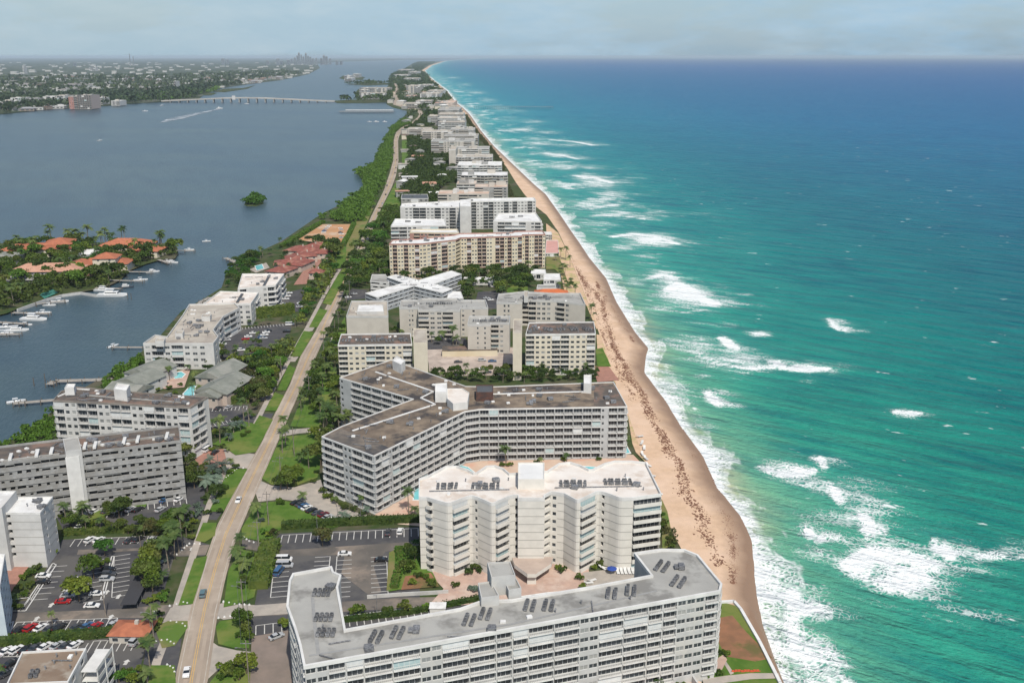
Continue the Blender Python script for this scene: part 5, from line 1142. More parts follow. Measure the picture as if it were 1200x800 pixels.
grove('in the lawn corner below the sea wall', 'bottom right planting', [(836,782,'p',.5),(842,790,'G'),(839,772,'D'),(833,786,'G'),(828,795,'G'),(848,768,'G'),(790,640,'r',.3),(779,615,'G'),(781,625,'R'),(784,634,'G'),(777,605,'B'),(786,641,'G'),(776,618,'G'),(746,798,'p',.9)])
lay('pool_deck', [(350,850),(420,845),(800,796),(822,800),(824,850)], DECK); pool('long turquoise pool below the front of the grey-roofed block', [(600,836),(680,826),(690,840),(610,852)])
grove('at the foot of the grey-roofed front block', 'front garden', [(620,818,'p',.8),(770,806,'p',.7),(560,830,'G'),(700,815,'G'),(800,806,'G'),(660,822,'D')])
# masses
ROADX0 = interp(along(.5))
mass('verge_foliage', [[(346,384),(352,366),(372,330),(384,302),(392,300),(390,318),(368,360),(352,384)], [(262,424),(300,418),(326,412),(338,398),(342,404),(330,430),(310,436),(286,428),(262,432)], [(330,306),(352,290),(372,286),(386,296),(380,312),(360,340),(350,356),(340,340),(352,322),(366,300)][:0] or [(372,334),(384,318),(390,322),(376,344)]], 6.5, 3.6, .6, 90, LG)
road_x = interp(along(.5))
def off_road(x, y): return abs(x-road_x(y)) < 9 and y < 2400
mass('mangrove_belt_foliage', [[(378,258),(400,244),(428,222),(424,208),(415,202),(438,196),(446,178),(460,150),(474,140),(482,146),(463,155),(458,170),(459,190),(452,208),(440,236),(424,262),(410,262)]], 6.5, 4.6, .85, 110, LM, zl=-.3, skip=off_road)
mass('wood_foliage', [[(471,240),(470,206),(480,200),(478,160),(492,150),(512,160),(532,175),(538,195),(536,212),(512,222),(512,240)], [(470,156),(486,146),(500,134),(520,128),(514,146),(478,154)]], 8.0, 5.2, .95, 100, LD, skip=off_road)
mass('roadside_foliage', [[(438,262),(446,244),(458,240),(469,244),(469,262),(458,280),(440,282)], [(398,318),(418,288),(430,290),(416,318)]], 7.0, 4.2, .7, 110, LG, skip=off_road)
mass('shore_scrub_foliage', [[(-40,545),(0,524),(30,505),(62,484),(64,520),(30,524),(0,530),(-40,552)], [(118,446),(136,438),(152,426),(166,416),(166,430),(150,446),(128,462)]], 4.0, 2.6, .5, 120, LM, zl=-.3)
# ================================================================== cars
CARC = {'white': (0.72, 0.72, 0.71), 'black': (0.018, 0.018, 0.02), 'dark grey': (0.06, 0.062, 0.068), 'silver': (0.42, 0.43, 0.44), 'red': (0.36, 0.018, 0.02), 'blue': (0.05, 0.12, 0.24), 'teal grey': (0.10, 0.17, 0.19), 'maroon': (0.13, 0.02, 0.025)}
TYRE = mat('tyre_rubber', (0.02, 0.02, 0.02), None, 1, 0.8); CGL = mat('car_glass', (0.02, 0.025, 0.03), None, 1, 0.1, 0.8); RIM = mat('wheel_rim', (0.35, 0.35, 0.36), None, 1, 0.4, 0.5, metal=.7)
LAMP = mat('lamp_lens', (0.55, 0.55, 0.52), None, 1, 0.2, 0.6); RLAMP = mat('rear_lamp', (0.30, 0.01, 0.01), None, 1, 0.3, 0.5)
def paint(c): return mat('car_paint_'+c.replace(' ', '_'), CARC[c], None, 1, 0.28, 0.5)
PROF = {  # side outline of body (x forward, z) and of the glasshouse: saloon, tall wagon, van
 'sedan': ([(-2.3,.35),(-2.32,.8),(-2.1,.98),(-1.3,1.0),(.95,.98),(1.9,.88),(2.28,.68),(2.3,.35)], [(-1.75,.98),(-1.05,1.42),(.25,1.43),(1.05,.97)], .88),
 'suv': ([(-2.25,.4),(-2.3,.95),(-2.2,1.12),(-1.2,1.12),(.95,1.1),(1.95,1.02),(2.25,.75),(2.28,.4)], [(-2.12,1.11),(-1.9,1.68),(.2,1.70),(1.0,1.09)], .93),
 'van': ([(-2.8,.4),(-2.85,1.3),(-2.8,1.35),(-1.2,1.35),(1.4,1.3),(2.4,1.15),(2.7,.85),(2.72,.4)], [(-2.75,1.34),(-2.68,2.15),(1.3,2.2),(2.0,1.26)], .98)}
def car_meshes(style):
    key = ('car', style)
    if key in _wm: return _wm[key]
    body, roof, hw = PROF[style]
    def loft(outline, halfw, taper, bottom):
        b = MB(); n = len(outline)
        secs = [(-halfw, .93), (-halfw*.86, 1.0), (halfw*.86, 1.0), (halfw, .93)]
        vs = []
        for y, k in secs:
            for (x, z) in outline: b.v.append((x*(k*.02+.98), y*(1 if z < 1.2 or not taper else taper), z if k == 1 else bottom+(z-bottom)*.94))
        for s_ in range(3):
            for i in range(n):
                j = (i+1) % n; b.f.append((s_*n+i, (s_+1)*n+i, (s_+1)*n+j, s_*n+j)); b.m.append(0)
        b.f.append(tuple(range(n))); b.m.append(0); b.f.append(tuple(3*n+i for i in range(n))[::-1]); b.m.append(0); return b
    bd = loft(body, hw, None, .35)
    gl = MB(); (x0,z0),(x1,z1),(x2,z2),(x3,z3) = roof; w0, w1 = hw*.93, hw*.74
    L_ = [(x0,-w0,z0),(x1,-w1,z1-.06),(x2,-w1,z2-.06),(x3,-w0,z3)]; R_ = [(x,-y,z) for x,y,z in L_]
    gl.v = L_+R_; gl.f = [(0,3,2,1),(4,5,6,7),(0,1,5,4),(2,3,7,6),(1,2,6,5)]; gl.m = [0]*5
    rf = MB(); rf.box(x1-.04, x2+.06, -w1-.03, w1+.03, z1-.07, z1+.0, 0)
    for s_ in (-1, 1):
        for xa in ((x1+x2)/2, ): rf.box(xa-.06, xa+.06, s_*(w0+w1)/2-.05*1, s_*(w0+w1)/2+.05, z0, z1-.06, 0)
    wh = MB()
    M_ = Matrix.Rotation(R(90), 4, 'X')
    c = MB(); c.cyl(0, 0, -.11, .11, .34, .34, 12, 0); c.v = [tuple(M_ @ Vector(v)) for v in c.v]; c.f.append(tuple(range(12))[::-1]); c.m.append(0)
    r2 = MB(); r2.cyl(0, 0, -.125, .125, .2, .2, 8, 0); r2.v = [tuple(M_ @ Vector(v)) for v in r2.v]; r2.f.append(tuple(range(8))[::-1]); r2.m.append(0)
    lm = MB(); lm.box(-.04, .04, -.2, .2, -.08, .08)
    _wm[key] = (bd, gl, rf, c, r2, lm); return _wm[key]
_cm = {}
def car(label, x, y, rz, color, style='sedan', z=.14, group=None, simple=False):
    bd, gl, rf, tyre, rim, lm = car_meshes(style)
    key = (style, color)
    if key not in _cm:
        p = paint(color); _cm[key] = (bd.data('body', p), gl.data('windows', CGL), rf.data('roof_panel', p), tyre.data('tyre', TYRE), rim.data('rim', RIM), lm.data('headlight', LAMP), lm.data('tail_light', RLAMP))
    m_ = _cm[key]
    o = thing('parked_car' if group != 'cars on the coast road' else 'moving_car', label, 'van' if style == 'van' else 'car', (x, y, z), rz, group)
    link('body', m_[0], o); g_ = link('window_glass', m_[1], o); link('roof_panel', m_[2], o)
    xf = {'sedan': 1.45, 'suv': 1.45, 'van': 1.75}[style]; hw = PROF[style][2]
    if not simple:
        for sx in (-1, 1):
            for sy in (-1, 1):
                w_ = link('wheel', m_[3], o, (sx*xf, sy*(hw-.08), .34)); link('rim', m_[4], w_)
        ex = PROF[style][0][-1][0]; bx_ = PROF[style][0][0][0]
        for sy in (-1, 1): link('headlight', m_[5], o, (ex-.03, sy*hw*.68, .70)); link('tail_light', m_[6], o, (bx_-.0, sy*hw*.7, .78))
    return o
cc = {}
def cars(place, L_, ang, group=None, simple=False, z=.14):
    n_ = {}
    specs = []
    for t in L_:
        col, st = t[2], (t[3] if len(t) > 3 and t[3] else 'sedan')
        specs.append((t[0], t[1], col, st, t[4] if len(t) > 4 else ang))
    specs.sort(key=lambda t: -t[1])
    tot = {}
    for s_ in specs: tot[(s_[2], s_[3])] = tot.get((s_[2], s_[3]), 0)+1
    for px, py, col, st, an in specs:
        k = (col, st); i = n_.get(k, 0); n_[k] = i+1; x, y = P(px, py, z)
        wd = {'sedan': 'car', 'suv': 'tall wagon', 'van': 'van'}[st]
        lb = f'{col} {wd} {place}' if tot[k] == 1 else f'{nth(i)} {col} {wd} from the near end {place}'
        car(lb, x, y, R(an+random.uniform(-3, 3)), col, st, z, group or 'cars in the car parks', simple)
cars('in the top row, lower west car park', [(106,634,'white','suv'),(116,634,'white'),(152,634,'dark grey'),(162,633,'black'),(179,633,'silver'),(188,632,'black')], 70)
cars('around the planting bed, lower west car park', [(107,660,'white','suv',3),(51,676,'white',None,5),(50,683,'black',None,5),(93,681,'white',None,2),(83,692,'white','suv',8),(80,699,'silver',None,8),(74,706,'red',None,5),(128,674,'dark grey','suv',3),(126,680,'silver','suv',3),(114,697,'white',None,4),(108,711,'white',None,6),(127,668,'black',None,3)], 5)
cars('in the row behind the long clipped hedge', [(24,739,'black',None),(36,737,'red','suv'),(48,737,'white'),(58,738,'dark grey'),(70,736,'black'),(90,736,'dark grey'),(102,735,'blue'),(112,735,'red'),(133,733,'silver')], 68)
cars('in the row before the long clipped hedge', [(8,764,'white'),(20,763,'white','suv'),(31,762,'black'),(42,760,'dark grey'),(53,759,'white'),(67,758,'silver'),(77,758,'dark grey'),(88,757,'white')], 66)
cars('by the brown-roofed low block', [(160,752,'silver','van',80),(8,790,'dark grey',None,60),(14,778,'black',None,62)], 80)
cars('in the car park before the grey gallery block', [(74,602,'white'),(111,600,'white'),(125,600,'dark grey'),(137,599,'white'),(153,598,'white'),(162,598,'black'),(167,588,'black'),(178,587,'white'),(193,587,'blue'),(210,586,'white'),(94,618,'white'),(188,598,'silver')], 66)
cars('on the brick forecourt', [(243,528,'white','van'),(252,531,'black')], 75)
cars('in the big car park beside the zigzag block', [(469,624,'white','suv',88),(404,650,'white',None,3),(447,657,'black',None,3),(455,625,'dark grey',None,88),(324,747,'silver',None,40),(333,657,'white','van',5),(334,664,'silver','van',5),(327,671,'blue','van',80)], 88)
cars('in the slanting row by the guest drive', [(347,590,'black'),(352.5,592,'dark grey'),(359.5,596,'white'),(365,599,'black'),(372,602,'dark grey'),(379,604,'maroon'),(384,607,'silver'),(389.5,610,'white'),(356,594,'blue')], 50)
cars('in the blotchy paved court', [(537,425,'dark grey',None,5),(565,423,'silver','suv',2),(577,424,'blue',None,4),(566,433,'white',None,3),(605,433,'black',None,30)], 4)
cars('in the palm-fringed upper car park', [(267,395,'white'),(266,399,'silver'),(261,404,'white'),(260,407,'dark grey'),(291,395,'white'),(297,391,'white'),(310,393,'white'),(309,397,'silver'),(312,390,'white'),(288,398,'red'),(296,412,'red'),(283,411,'white','suv'),(340,381,'white','van'),(336,389,'black'),(314,388,'black'),(306,396,'blue')], 10, None, True)
cars('in the small car park beyond the clipped screen', [(339,344,'white'),(337,347.5,'white'),(335,351,'white'),(332,357,'white'),(331,360,'silver'),(326,364,'white'),(331,363.5,'white','suv'),(352,356,'white'),(351,360,'silver')], 12, None, True)
cars('on the orange sand lot', [(384,267,'white'),(382,269,'silver'),(379,273,'white'),(380,271,'blue'),(399,268,'white'),(400,270,'silver'),(399,273,'dark grey'),(400,275,'white'),(400,279,'silver'),(386,265,'white')], 10, None, True)
cars('by the upper small car park', [(256,479,'dark grey'),(268,478,'silver')], 70)
cars('beside the crossing-wing block', [(410,346,'dark grey'),(415,345,'silver'),(408,349,'white'),(570,350,'silver'),(575,352,'white')], 20, None, True)
ra = lambda px, py: 0
def on_road(L_):
    specs = sorted(L_, key=lambda t: -t[1]); cln = along(.5)
    for i, (px, py, col, st, side) in enumerate(specs):
        x, y = P(px, py, .28); j = min(range(len(cln)-1), key=lambda k: abs(cln[k][1]-y)); a, b = cln[max(0, j-1)], cln[j+1]
        an = math.atan2(b[1]-a[1], b[0]-a[0])+(0 if side else math.pi)
        wd = {'sedan': 'car', 'suv': 'tall wagon', 'van': 'van'}[st or 'sedan']
        lb = f'{col} {wd} driving on the coast road, {nth(i)} vehicle from the near end'
        car(lb, x, y, an, col, st or 'sedan', .28, 'cars on the coast road', py < 330)
on_road([(219,789,'white',None,0),(238,697,'teal grey','suv',1),(279.5,587,'white',None,0),(423,294,'white',None,1),(416,296,'black','suv',0),(427,273,'red',None,0),(436,266,'dark grey',None,1),(448,239,'silver',None,0),(452,228.5,'black',None,0),(453.5,218,'dark grey','suv',0),
 (463,203,'black',None,1),(464,197,'dark grey','suv',1),(465,188,'black',None,1),(462.6,180,'dark grey',None,0),(462.6,174,'black',None,0),(465.7,161,'dark grey',None,1),(463,262,'silver',None,1)][:-1])
# ================================================================== hut, shelter, poles
def gable_house(name, label, cat, x, y, w, d, rz, hw_, hr, wall, roofm, hip=True, group=None, over=.6, wins=3, chimney=False, z=0.0, small=False):
    r = thing(name, label, cat, (x, y, z), rz, group)
    b = MB(); b.box(-w/2, w/2, -d/2, d/2, 0, hw_); b.build('wall', wall, r)
    W, D = w/2+over, d/2+over; b = MB(); rid = max(0.0, W-D) if hip else W
    if w < d: 
        pts = [(0, -(D-W if hip else D), hw_+hr), (0, (D-W if hip else D), hw_+hr)]
        e = [(-W,-D,hw_),(W,-D,hw_),(W,D,hw_),(-W,D,hw_)]
        b.v = e+pts; b.f = [(0,1,4),(1,2,5,4),(2,3,5),(3,0,4,5),(3,2,1,0)]
    else:
        pts = [(-rid, 0, hw_+hr), (rid, 0, hw_+hr)]
        e = [(-W,-D,hw_),(W,-D,hw_),(W,D,hw_),(-W,D,hw_)]
        b.v = e+pts; b.f = [(0,1,5,4),(1,2,5),(2,3,4,5),(3,0,4),(3,2,1,0)]
    b.m = [0]*5; ro = b.build('roof', roofm, r)
    if chimney: c_ = MB(); c_.box(w*.1, w*.1+1, -.5, .5, hw_+hr*.3, hw_+hr+.8); c_.build('chimney', wall, ro)
    if not small:
        for k in range(wins):
            u = (k+.5)/wins*w-w/2
            link('window', window_mesh(q(min(1.8, w/wins*.5)), 1.25, 'g'), r, (u, -d/2-.01, hw_-2.0 if hw_ > 2.2 else .5), 0)
        for k in range(2): link('window', window_mesh(1.5, 1.25, 'g'), r, (w/2+.01, (k-.5)*d*.4, max(.5, hw_-2.0)), R(90)); link('window', window_mesh(1.5, 1.25, 'g'), r, (-w/2-.01, (k-.5)*d*.4, max(.5, hw_-2.0)), R(-90))
    return r
x, y = P(155, 736, 2.5); gable_house('brick_roofed_hut', 'small hut with orange tiled hip roof between two car park rows', 'hut', x, y, 10.5, 7.5, R(-2), 2.6, 1.8, BEIGE, TILE, chimney=True)
x, y = P(177, 655, 2.5); x2, y2 = P(150, 708, 2.5); sh_ = thing('car_shelter', 'dark open car shelter with one white roof panel under the trees', 'shelter', (x, y, 0), math.atan2(y-y2, x-x2)); LS = math.hypot(x-x2, y-y2)
b = MB()
b.box(-7, 0, -2.3, 2.3, 2.5, 2.65); b.build('white_roof_panel', WHITE, sh_); b = MB(); b.box(-LS, -7.05, -2.3, 2.3, 2.4, 2.55); b.build('roof', ASPH if False else mat('dark_canvas', (0.05, .05, .055), None, 1, .9), sh_)
for xx in range(-int(LS)+1, 1, 5):
    b = MB(); b.cyl(xx, -2.1, 0, 2.4, .08); b.build('post', METAL, sh_)
def utility_pole(label, px, py, h=13, arm=True, lamp=True):
    x, y = P(px, py); o = thing('utility_pole', label, 'utility pole', (x, y, 0), 0, 'poles along the coast road')
    b = MB(); b.cyl(0, 0, 0, h, .2, .13, 8); b.build('pole', mat('weathered_timber', (0.26, 0.225, 0.19), (0.18, 0.155, 0.13), 1.0, .9), o)
    if arm: b = MB(); b.box(-1.4, 1.4, -.07, .07, h-1.0, h-.84); b.build('crossarm', METAL, o)
    if lamp: b = MB(); b.tube([(0,0,h-3),(-1.2,0,h-2.3),(-2.4,0,h-2.2)], [.06,.05,.05], 5); b.box(-3.0, -2.3, -.15, .15, h-2.3, h-2.15); b.build('lamp_arm', METAL, o)
    return (x, y, h)
poles = [utility_pole(f'{nth(i)} weathered utility pole from the near end, east side of the road', px, py) for i, (px, py) in enumerate([(292,800),(286,724),(304,650),(315,615),(330,570),(345,535),(363,470),(380,425),(397,388),(410,350)])]
for i, (px, py) in enumerate([(180,745),(124,722),(167,660),(257,560),(292,500),(330,440),(214,640)]):
    utility_pole(f'{nth(i)} weathered pole beside the west car parks and footpath', px, py, 10, False, i % 2 == 0)
for i, (px, py) in enumerate([(442,722),(372,622),(396,613),(423,611),(233,566),(442,596)]):
    x, y = P(px, py); o = thing('street_lamp', f'{nth(i)} thin grey lamp post from the front, by the drives', 'street lamp', (x, y, 0), R(40*i), 'lamp posts by the drives')
    b = MB(); b.cyl(0, 0, 0, 7, .09, .06, 6); b.build('pole', METAL, o); b = MB(); b.box(-.9, .2, -.12, .12, 7, 7.12); b.build('lamp_head', METAL, o)
for k in range(len(poles)-1):
    b = MB(); (x0,y0,h0),(x1,y1,h1) = poles[k], poles[k+1]
    for off in (-1.2, 1.2):
        pts = [(x0+off+(x1-x0)*t, y0+(y1-y0)*t, 12.1-1.2*4*t*(1-t)) for t in (0,.25,.5,.75,1)]; b.tube(pts, [.05]*5, 3)
    tag(b.build('power_line', DKMET), f'pair of sagging wires, {nth(k)} span from the near end along the road', 'wire', 'wires along the coast road')
# white garden stones along the driveway edges
stn = MB(); stn.cyl(0, 0, 0, .45, .42, .2, 6)
STO = stn.data('stone', WHITE); k = 0
for pp in ([(199,710),(215,706),(224,708)],[(200,728),(214,731),(220,737)],[(207,650),(222,637),(240,638)],[(256,724),(270,722),(283,718)],[(262,705),(275,708),(298,709)],[(283,628),(292,634),(303,637)],[(176,752),(196,750),(208,757)],[(196,779),(203,783),(206,792)],[(265,560),(280,548),(290,549)]):
    w_ = PP(pp, 0)
    for a, b_ in zip(w_[:-1], w_[1:]):
        n = max(2, int(math.hypot(b_[0]-a[0], b_[1]-a[1])/1.5))
        for i in range(n):
            o = link('verge_stone', STO, None, (a[0]+(b_[0]-a[0])*i/n, a[1]+(b_[1]-a[1])*i/n, .05), i*.7)
            o['label'] = 'white painted stone edging the lawn beside a driveway'; o['category'] = 'stone'; o['group'] = 'white stones edging the driveways'
# terrace behind the grey-roofed block
def lounger_me():
    b = MB(); b.box(-.32, .32, -.95, .45, .28, .38)
    M_ = Matrix.Translation((0, .45, .33)) @ Matrix.Rotation(R(35), 4, 'X'); b.box(-.32, .32, 0, .75, -.05, .05, 0, M_)
    for sx in (-.28, .22):
        for sy in (-.85, .35): b.box(sx, sx+.06, sy, sy+.06, 0, .28)
    return b.data('sun_lounger', WHITE)
LME = lounger_me()
for i, px in enumerate((724,728.5,733,737.5,742)):
    x, y = P(px, 671, .1); o = link('sun_lounger', LME, None, (x, y, .14), R(5)); o.scale = (1.5,)*3; tag(o, f'{nth(i)} white sun lounger counted from the blue parasol on the grey terrace', 'sun lounger', 'loungers on the terrace')
for i, (px, py) in enumerate(((707,666),(711,668),(690,684),(694,681))):
    x, y = P(px, py, .1); o = link('sun_lounger', LME, None, (x, y, .14), R(60+20*i)); o.scale = (1.5,)*3; tag(o, f'{nth(i)} loose white lounger on the parasol-less side of the grey terrace', 'sun lounger', 'loungers on the terrace')
def parasol(label, px, py, m_, r=1.7, z=.14, h=2.4):
    x, y = P(px, py, 1); o = thing('parasol', label, 'parasol', (x, y, z)); b = MB(); b.cyl(0, 0, 0, h, .04); b.build('pole', WHITE, o); b = MB(); b.cyl(0, 0, h-.55, h, r, .03, 8, 0, False); b.build('canopy', m_, o); return o
parasol('blue parasol open beside white loungers on the grey terrace', 717, 669, mat('blue_canvas', (0.03, 0.07, 0.30), None, 1, .8))
# shade sails and loungers on the sand beside the zigzag block
for i, (px, py) in enumerate([(752,520),(755,526),(753,533),(757,538),(760,546),(758,553),(764,558),(763,566),(768,573),(772,580),(750,512),(766,584)]):
    x, y = P(px, py, .5); o = link('sun_lounger', LME, None, (x, y, .5), R(-20+13*i)); o.scale = (1.6,)*3; tag(o, f'{nth(i)} pale lounger on the sand by the zigzag block', 'sun lounger', 'loungers on the sand')
# sea wall and lawn corner
def wall_run(name, label, cat, pts, wd, h, m_, z=0.0):
    w_ = PP(pts, h); x0, y0 = w_[0]; b = MB()
    for (ax, ay), (bx_, by_) in zip(w_[:-1], w_[1:]):
        L = math.hypot(bx_-ax, by_-ay); M_ = Matrix.Translation((ax-x0, ay-y0, 0)) @ Matrix.Rotation(math.atan2(by_-ay, bx_-ax), 4, 'Z'); b.box(0, L+.1, -wd/2, wd/2, z, h, 0, M_)
    o = b.build(name, m_, None, (x0, y0, 0)); return tag(o, label, cat)
wall_run('sea_wall', 'white sea wall round the lawn corner above the surf', 'sea wall', [(843,704),(860,703),(868,712),(890,750),(914,798),(921,815)], .9, 1.0, RWH2, -2.2)
wall_run('garden_wall', 'pale wall closing the lot behind the grey-roofed block', 'wall', [(430,697),(470,694),(525,691)], .4, 1.2, CONC)
wall_run('garden_wall', 'white curved wall in front of the zigzag block court', 'wall', [(600,700),(640,694),(690,690)], .5, 1.6, RWH2)
wall_run('garden_wall', 'pale angled wall between the lawn corner and the grey-roofed block', 'wall', [(806,782),(818,800)], .5, 2.4, CONC)
lay('footpath_slab', [(823,797),(850,793),(880,790),(912,790),(914,796),(880,797),(845,802),(825,806)], CONP); lay('footpath_slab', [(846,775),(850,775),(860,790),(856,792)], CONP); lay('footpath_slab', [(832,778),(848,768),(852,774),(846,786),(828,790)], PINKP)
RED = mat('orange_netting', (0.62, 0.10, 0.05), None, 1, .8)
b = MB(); 
for i in range(9):
    x, y = P(859+i*3.6, 787-(.6 if i % 3 else 0), .4); x0, y0 = P(859, 787, 0); b.box(x-x0-.35, x-x0+.35, y-y0-.05, y-y0+.05, 0, 1.0); b.box(x-x0+.35, x-x0+.75, y-y0-.03, y-y0+.03, .4, .6)
tag(b.build('barrier_net', RED, None, (*P(859, 787), .05)), 'low orange-red barrier netting on the lawn by the curved path', 'barrier')
x, y = P(513, 709, 2.5); o = thing('garden_shed', 'white flat-roofed shed behind the grey-roofed block', 'shed', (x, y, 0)); b = MB(); b.box(-2.3, 2.3, -1.6, 1.6, 0, 2.4); b.build('wall', WHITE, o); b = MB(); b.box(-2.5, 2.5, -1.8, 1.8, 2.42, 2.6); b.build('roof', RWH2, o)
# garage in the blotchy court
bg_ = Building('long low tan garage with flat brown roof in the blotchy court', Q(3.6, (518,411),(583,410),(582,405),(519,406)), 3.6, 1, YELST, RDRK, {0: 'sSSSs'}, 's', cat='garage', name='garage_building', par_mat=RBRN, parapet=.3, seed=60)
# beach houses
def flat(label, l, r, yf, yb, h, nf=1, wall=WHST, roof=RWH2, pat='wwbww', seed=70, name='beach_house', cat='house', par=None):
    return Building(label, Q(h, (l, yf), (r, yf), (r-1, yb), (l+1, yb)), h, nf, wall, roof, {0: pat}, 's', cat=cat, name=name, par_mat=par or WHITE, parapet=.4, seed=seed, cap=30)
flat('small white house with a flat roof set back from the beach', 622, 640, 321, 316, 4.5); flat('white modern beach house with tall windows', 637, 657, 328, 321, 7.0, 2, seed=71); flat('grey-roofed low wing before the modern beach house', 629, 652, 338, 334, 4.0, seed=72, roof=RGREY)
x, y = P(646, 342, 5); gable_house('orange_roofed_house', 'long low house with a bright orange tiled roof near the beach', 'house', x, y, 22, 12, 0, 4.6, 2.6, WHST, mat('orange_tiles', (0.55, 0.16, 0.06), (0.47, 0.13, 0.05), 0.4, .85), wins=5)
flat('white clubhouse with a flat roof among trees left of the beach houses', 543, 573, 328, 325, 4.0, seed=73, pat='wwwww'); x, y = P(580, 326, 5); gable_house('white_pavilion', 'white pavilion with a pitched roof at the end of the clubhouse', 'pavilion', x, y, 9, 12, R(10), 3, 2.4, WHST, RWH2, False)
flat('pink-decked beach terrace building beside the long tan block', 639, 655, 297, 282, 3.0, wall=WHST, roof=mat('pink_deck_roof', (0.60, 0.33, 0.29), (0.54, 0.30, 0.26), 0.2, .9), seed=74)
flat('low white beach cabana beside the white block', 636, 647, 275, 272, 5.0, 2, seed=75, wall=GREYC)
flat('dark-roofed low building behind the wide white block on the left', 470, 502, 233, 228, 8.0, 2, wall=GREYC, roof=DKMET, seed=76)
# cottages with grey-green roofs
def cottage(label, px, py, w, d, rz, hw_=6.0, hr=3.2, wall=PINKB):
    x, y = P(px, py, hw_+hr*.5); gable_house('cottage', label, 'cottage', x, y, w, d, R(rz), hw_, hr, wall, RSHG, False, 'grey-green roofed cottages', .7, 3)
PW = mat('pinkish_stucco', (0.50, 0.42, 0.36), (0.44, 0.37, 0.32), .2, .9)
cottage('largest grey-green cottage roof, next to the road trees', 262, 447, 17, 25, -14, wall=PW); cottage('grey-green cottage stepping behind the largest one', 259, 431, 15, 24, -14, wall=PW); 
cottage('grey-green cottage end with pink gable facing the pool', 250, 456, 12, 14, -14, 5.5, 2.8, PW)
cottage('grey-green lagoon cottage touching the seven-storey block', 150, 452, 17, 16, -20, 6, 3, WHST); cottage('middle grey-green lagoon cottage of the stepped three', 164, 440, 17, 18, -20, 6, 3, WHST); cottage('third grey-green lagoon cottage, beside the L-shaped white block', 176, 429, 17, 19, -20, 6, 3, WHST)
x, y = P(293, 437, 4); gable_house('cream_cottage', 'low cream cottage deep in the roadside trees', 'cottage', x, y, 8, 9, R(-10), 3.2, 1.2, CREAM, RTAN); x, y = P(304, 434, 4); gable_house('cream_cottage', 'second low cream cottage in the roadside trees, nearer the road', 'cottage', x, y, 7, 9, R(-10), 3.2, 1.2, CREAM, RTAN)
# maroon villas
for i, (px, py, w, d, rz, n_) in enumerate([(330,314,16,20,-20,'nearest the white lagoon block'),(337,306,20,18,10,'behind the villa pool'),(350,306,16,24,-15,'facing the brick lane'),(346,301,14,22,20,'in the middle of the cluster'),(352,290,20,22,-15,'at the lagoon corner of the sand lot'),(363,291,18,20,5,'beside the sand lot'),(368,287,13,24,-25,'touching the sand lot trees'),(357,297,16,18,25,'behind the brick lane bend'),(378,294,14,14,0,'at the far end of the brick lane'),(371,317,10,9,0,'with the smallest roof by the brick lane')]):
    x, y = P(px, py, 6); gable_house('villa', f'maroon tiled villa {n_}', 'villa', x, y, w, d, R(rz), 5, 3.0, PW, TILER, True, 'maroon roofed villas', .8, 3, True)
# ================================================================== peninsula
pen = [(-120,283),(0,285),(60,284),(140,284),(200,285),(208,290),(209,297),(205,303),(190,304),(172,309),(152,317),(140,329),(121,338),(94,342),(72,345),(52,350),(22,361),(8,367),(-30,376),(-120,400)]
sheet('peninsula_ground', PP(pen, -.5), -.5, soil)
wall_run('quay_wall', 'pale concrete quay along the peninsula boat basin', 'quay', [(20,362),(54,350),(72,345),(94,342),(113,345)], .8, .3, CONC, -2.5)
PZ = -.5
def phouse(label, px, py, w, d, rz, hw_, hr, roofm, wall=CREAM, name='waterfront_house', wins=4):
    x, y = P(px, py, hw_); return gable_house(name, label, 'house', x, y, w, d, R(rz), hw_, hr, wall, roofm, True, 'houses on the peninsula', 1.0, wins, z=PZ)
phouse('mansion with a pale clay roof over the boat basin', 56, 314, 50, 22, 4, 7, 4.5, TILEP, BEIGE, wins=7); phouse('short clay-roofed wing at the end of the pale mansion', 80, 313, 16, 26, 4, 6, 3.5, TILEP, BEIGE, wins=3)
phouse('terracotta house wing linking the pale mansion and the tower house', 95, 309, 18, 26, 8, 6, 4, TILE); phouse('wide terracotta-roofed house in the middle of the peninsula', 122, 306, 40, 20, 5, 6, 3.5, TILE, wins=6); phouse('square terracotta tower roof above the middle house', 125, 300, 17, 16, 5, 11, 3.6, TILE, wins=2)
phouse('tiny clay-roofed gazebo between the mansion and the lawn', 106, 321, 11, 10, 0, 3, 1.6, TILEP, BEIGE, wins=2)
phouse('long bright terracotta house on the far shore of the peninsula', 52, 289, 46, 22, 12, 6.5, 4, TILE, wins=6); phouse('tall end wing of the long terracotta far-shore house', 70, 283, 22, 24, 12, 9, 4, TILE, wins=3); phouse('terracotta house hidden at the left by far-shore palms', 20, 290, 20, 26, 0, 6, 3.5, TILE)
phouse('terracotta house with the highest roof near the tip', 150, 285, 42, 26, 0, 7, 5, TILE, wins=5); phouse('lower terracotta house at the tip of the peninsula', 172, 291, 26, 20, -5, 5.5, 3.5, TILE); phouse('small terracotta wing between the two tip houses', 163, 287, 18, 20, 0, 6, 4, TILE)
phouse('white-roofed house amid the peninsula gardens', 103, 294, 22, 26, 5, 5, 1.6, RWH2, WHST); phouse('low white house beside the white-roofed one', 91, 300, 16, 12, 5, 3.5, 1.0, RWH2, WHST)
phouse('grey-roofed house at the left edge of the peninsula', 4, 300, 22, 30, 0, 6, 3.5, RSHG, BEIGE); phouse('low grey-roofed house at the left edge above the boats', 4, 327, 22, 24, 0, 5, 2.5, RGREY, CREAM); phouse('grey and white house behind the basin trees', 24, 325, 20, 14, 5, 4.5, 2, RGREY, WHST); phouse('small white pool house below the mansion', 43, 306, 14, 12, 5, 3.5, 1.0, RWH2, WHST)
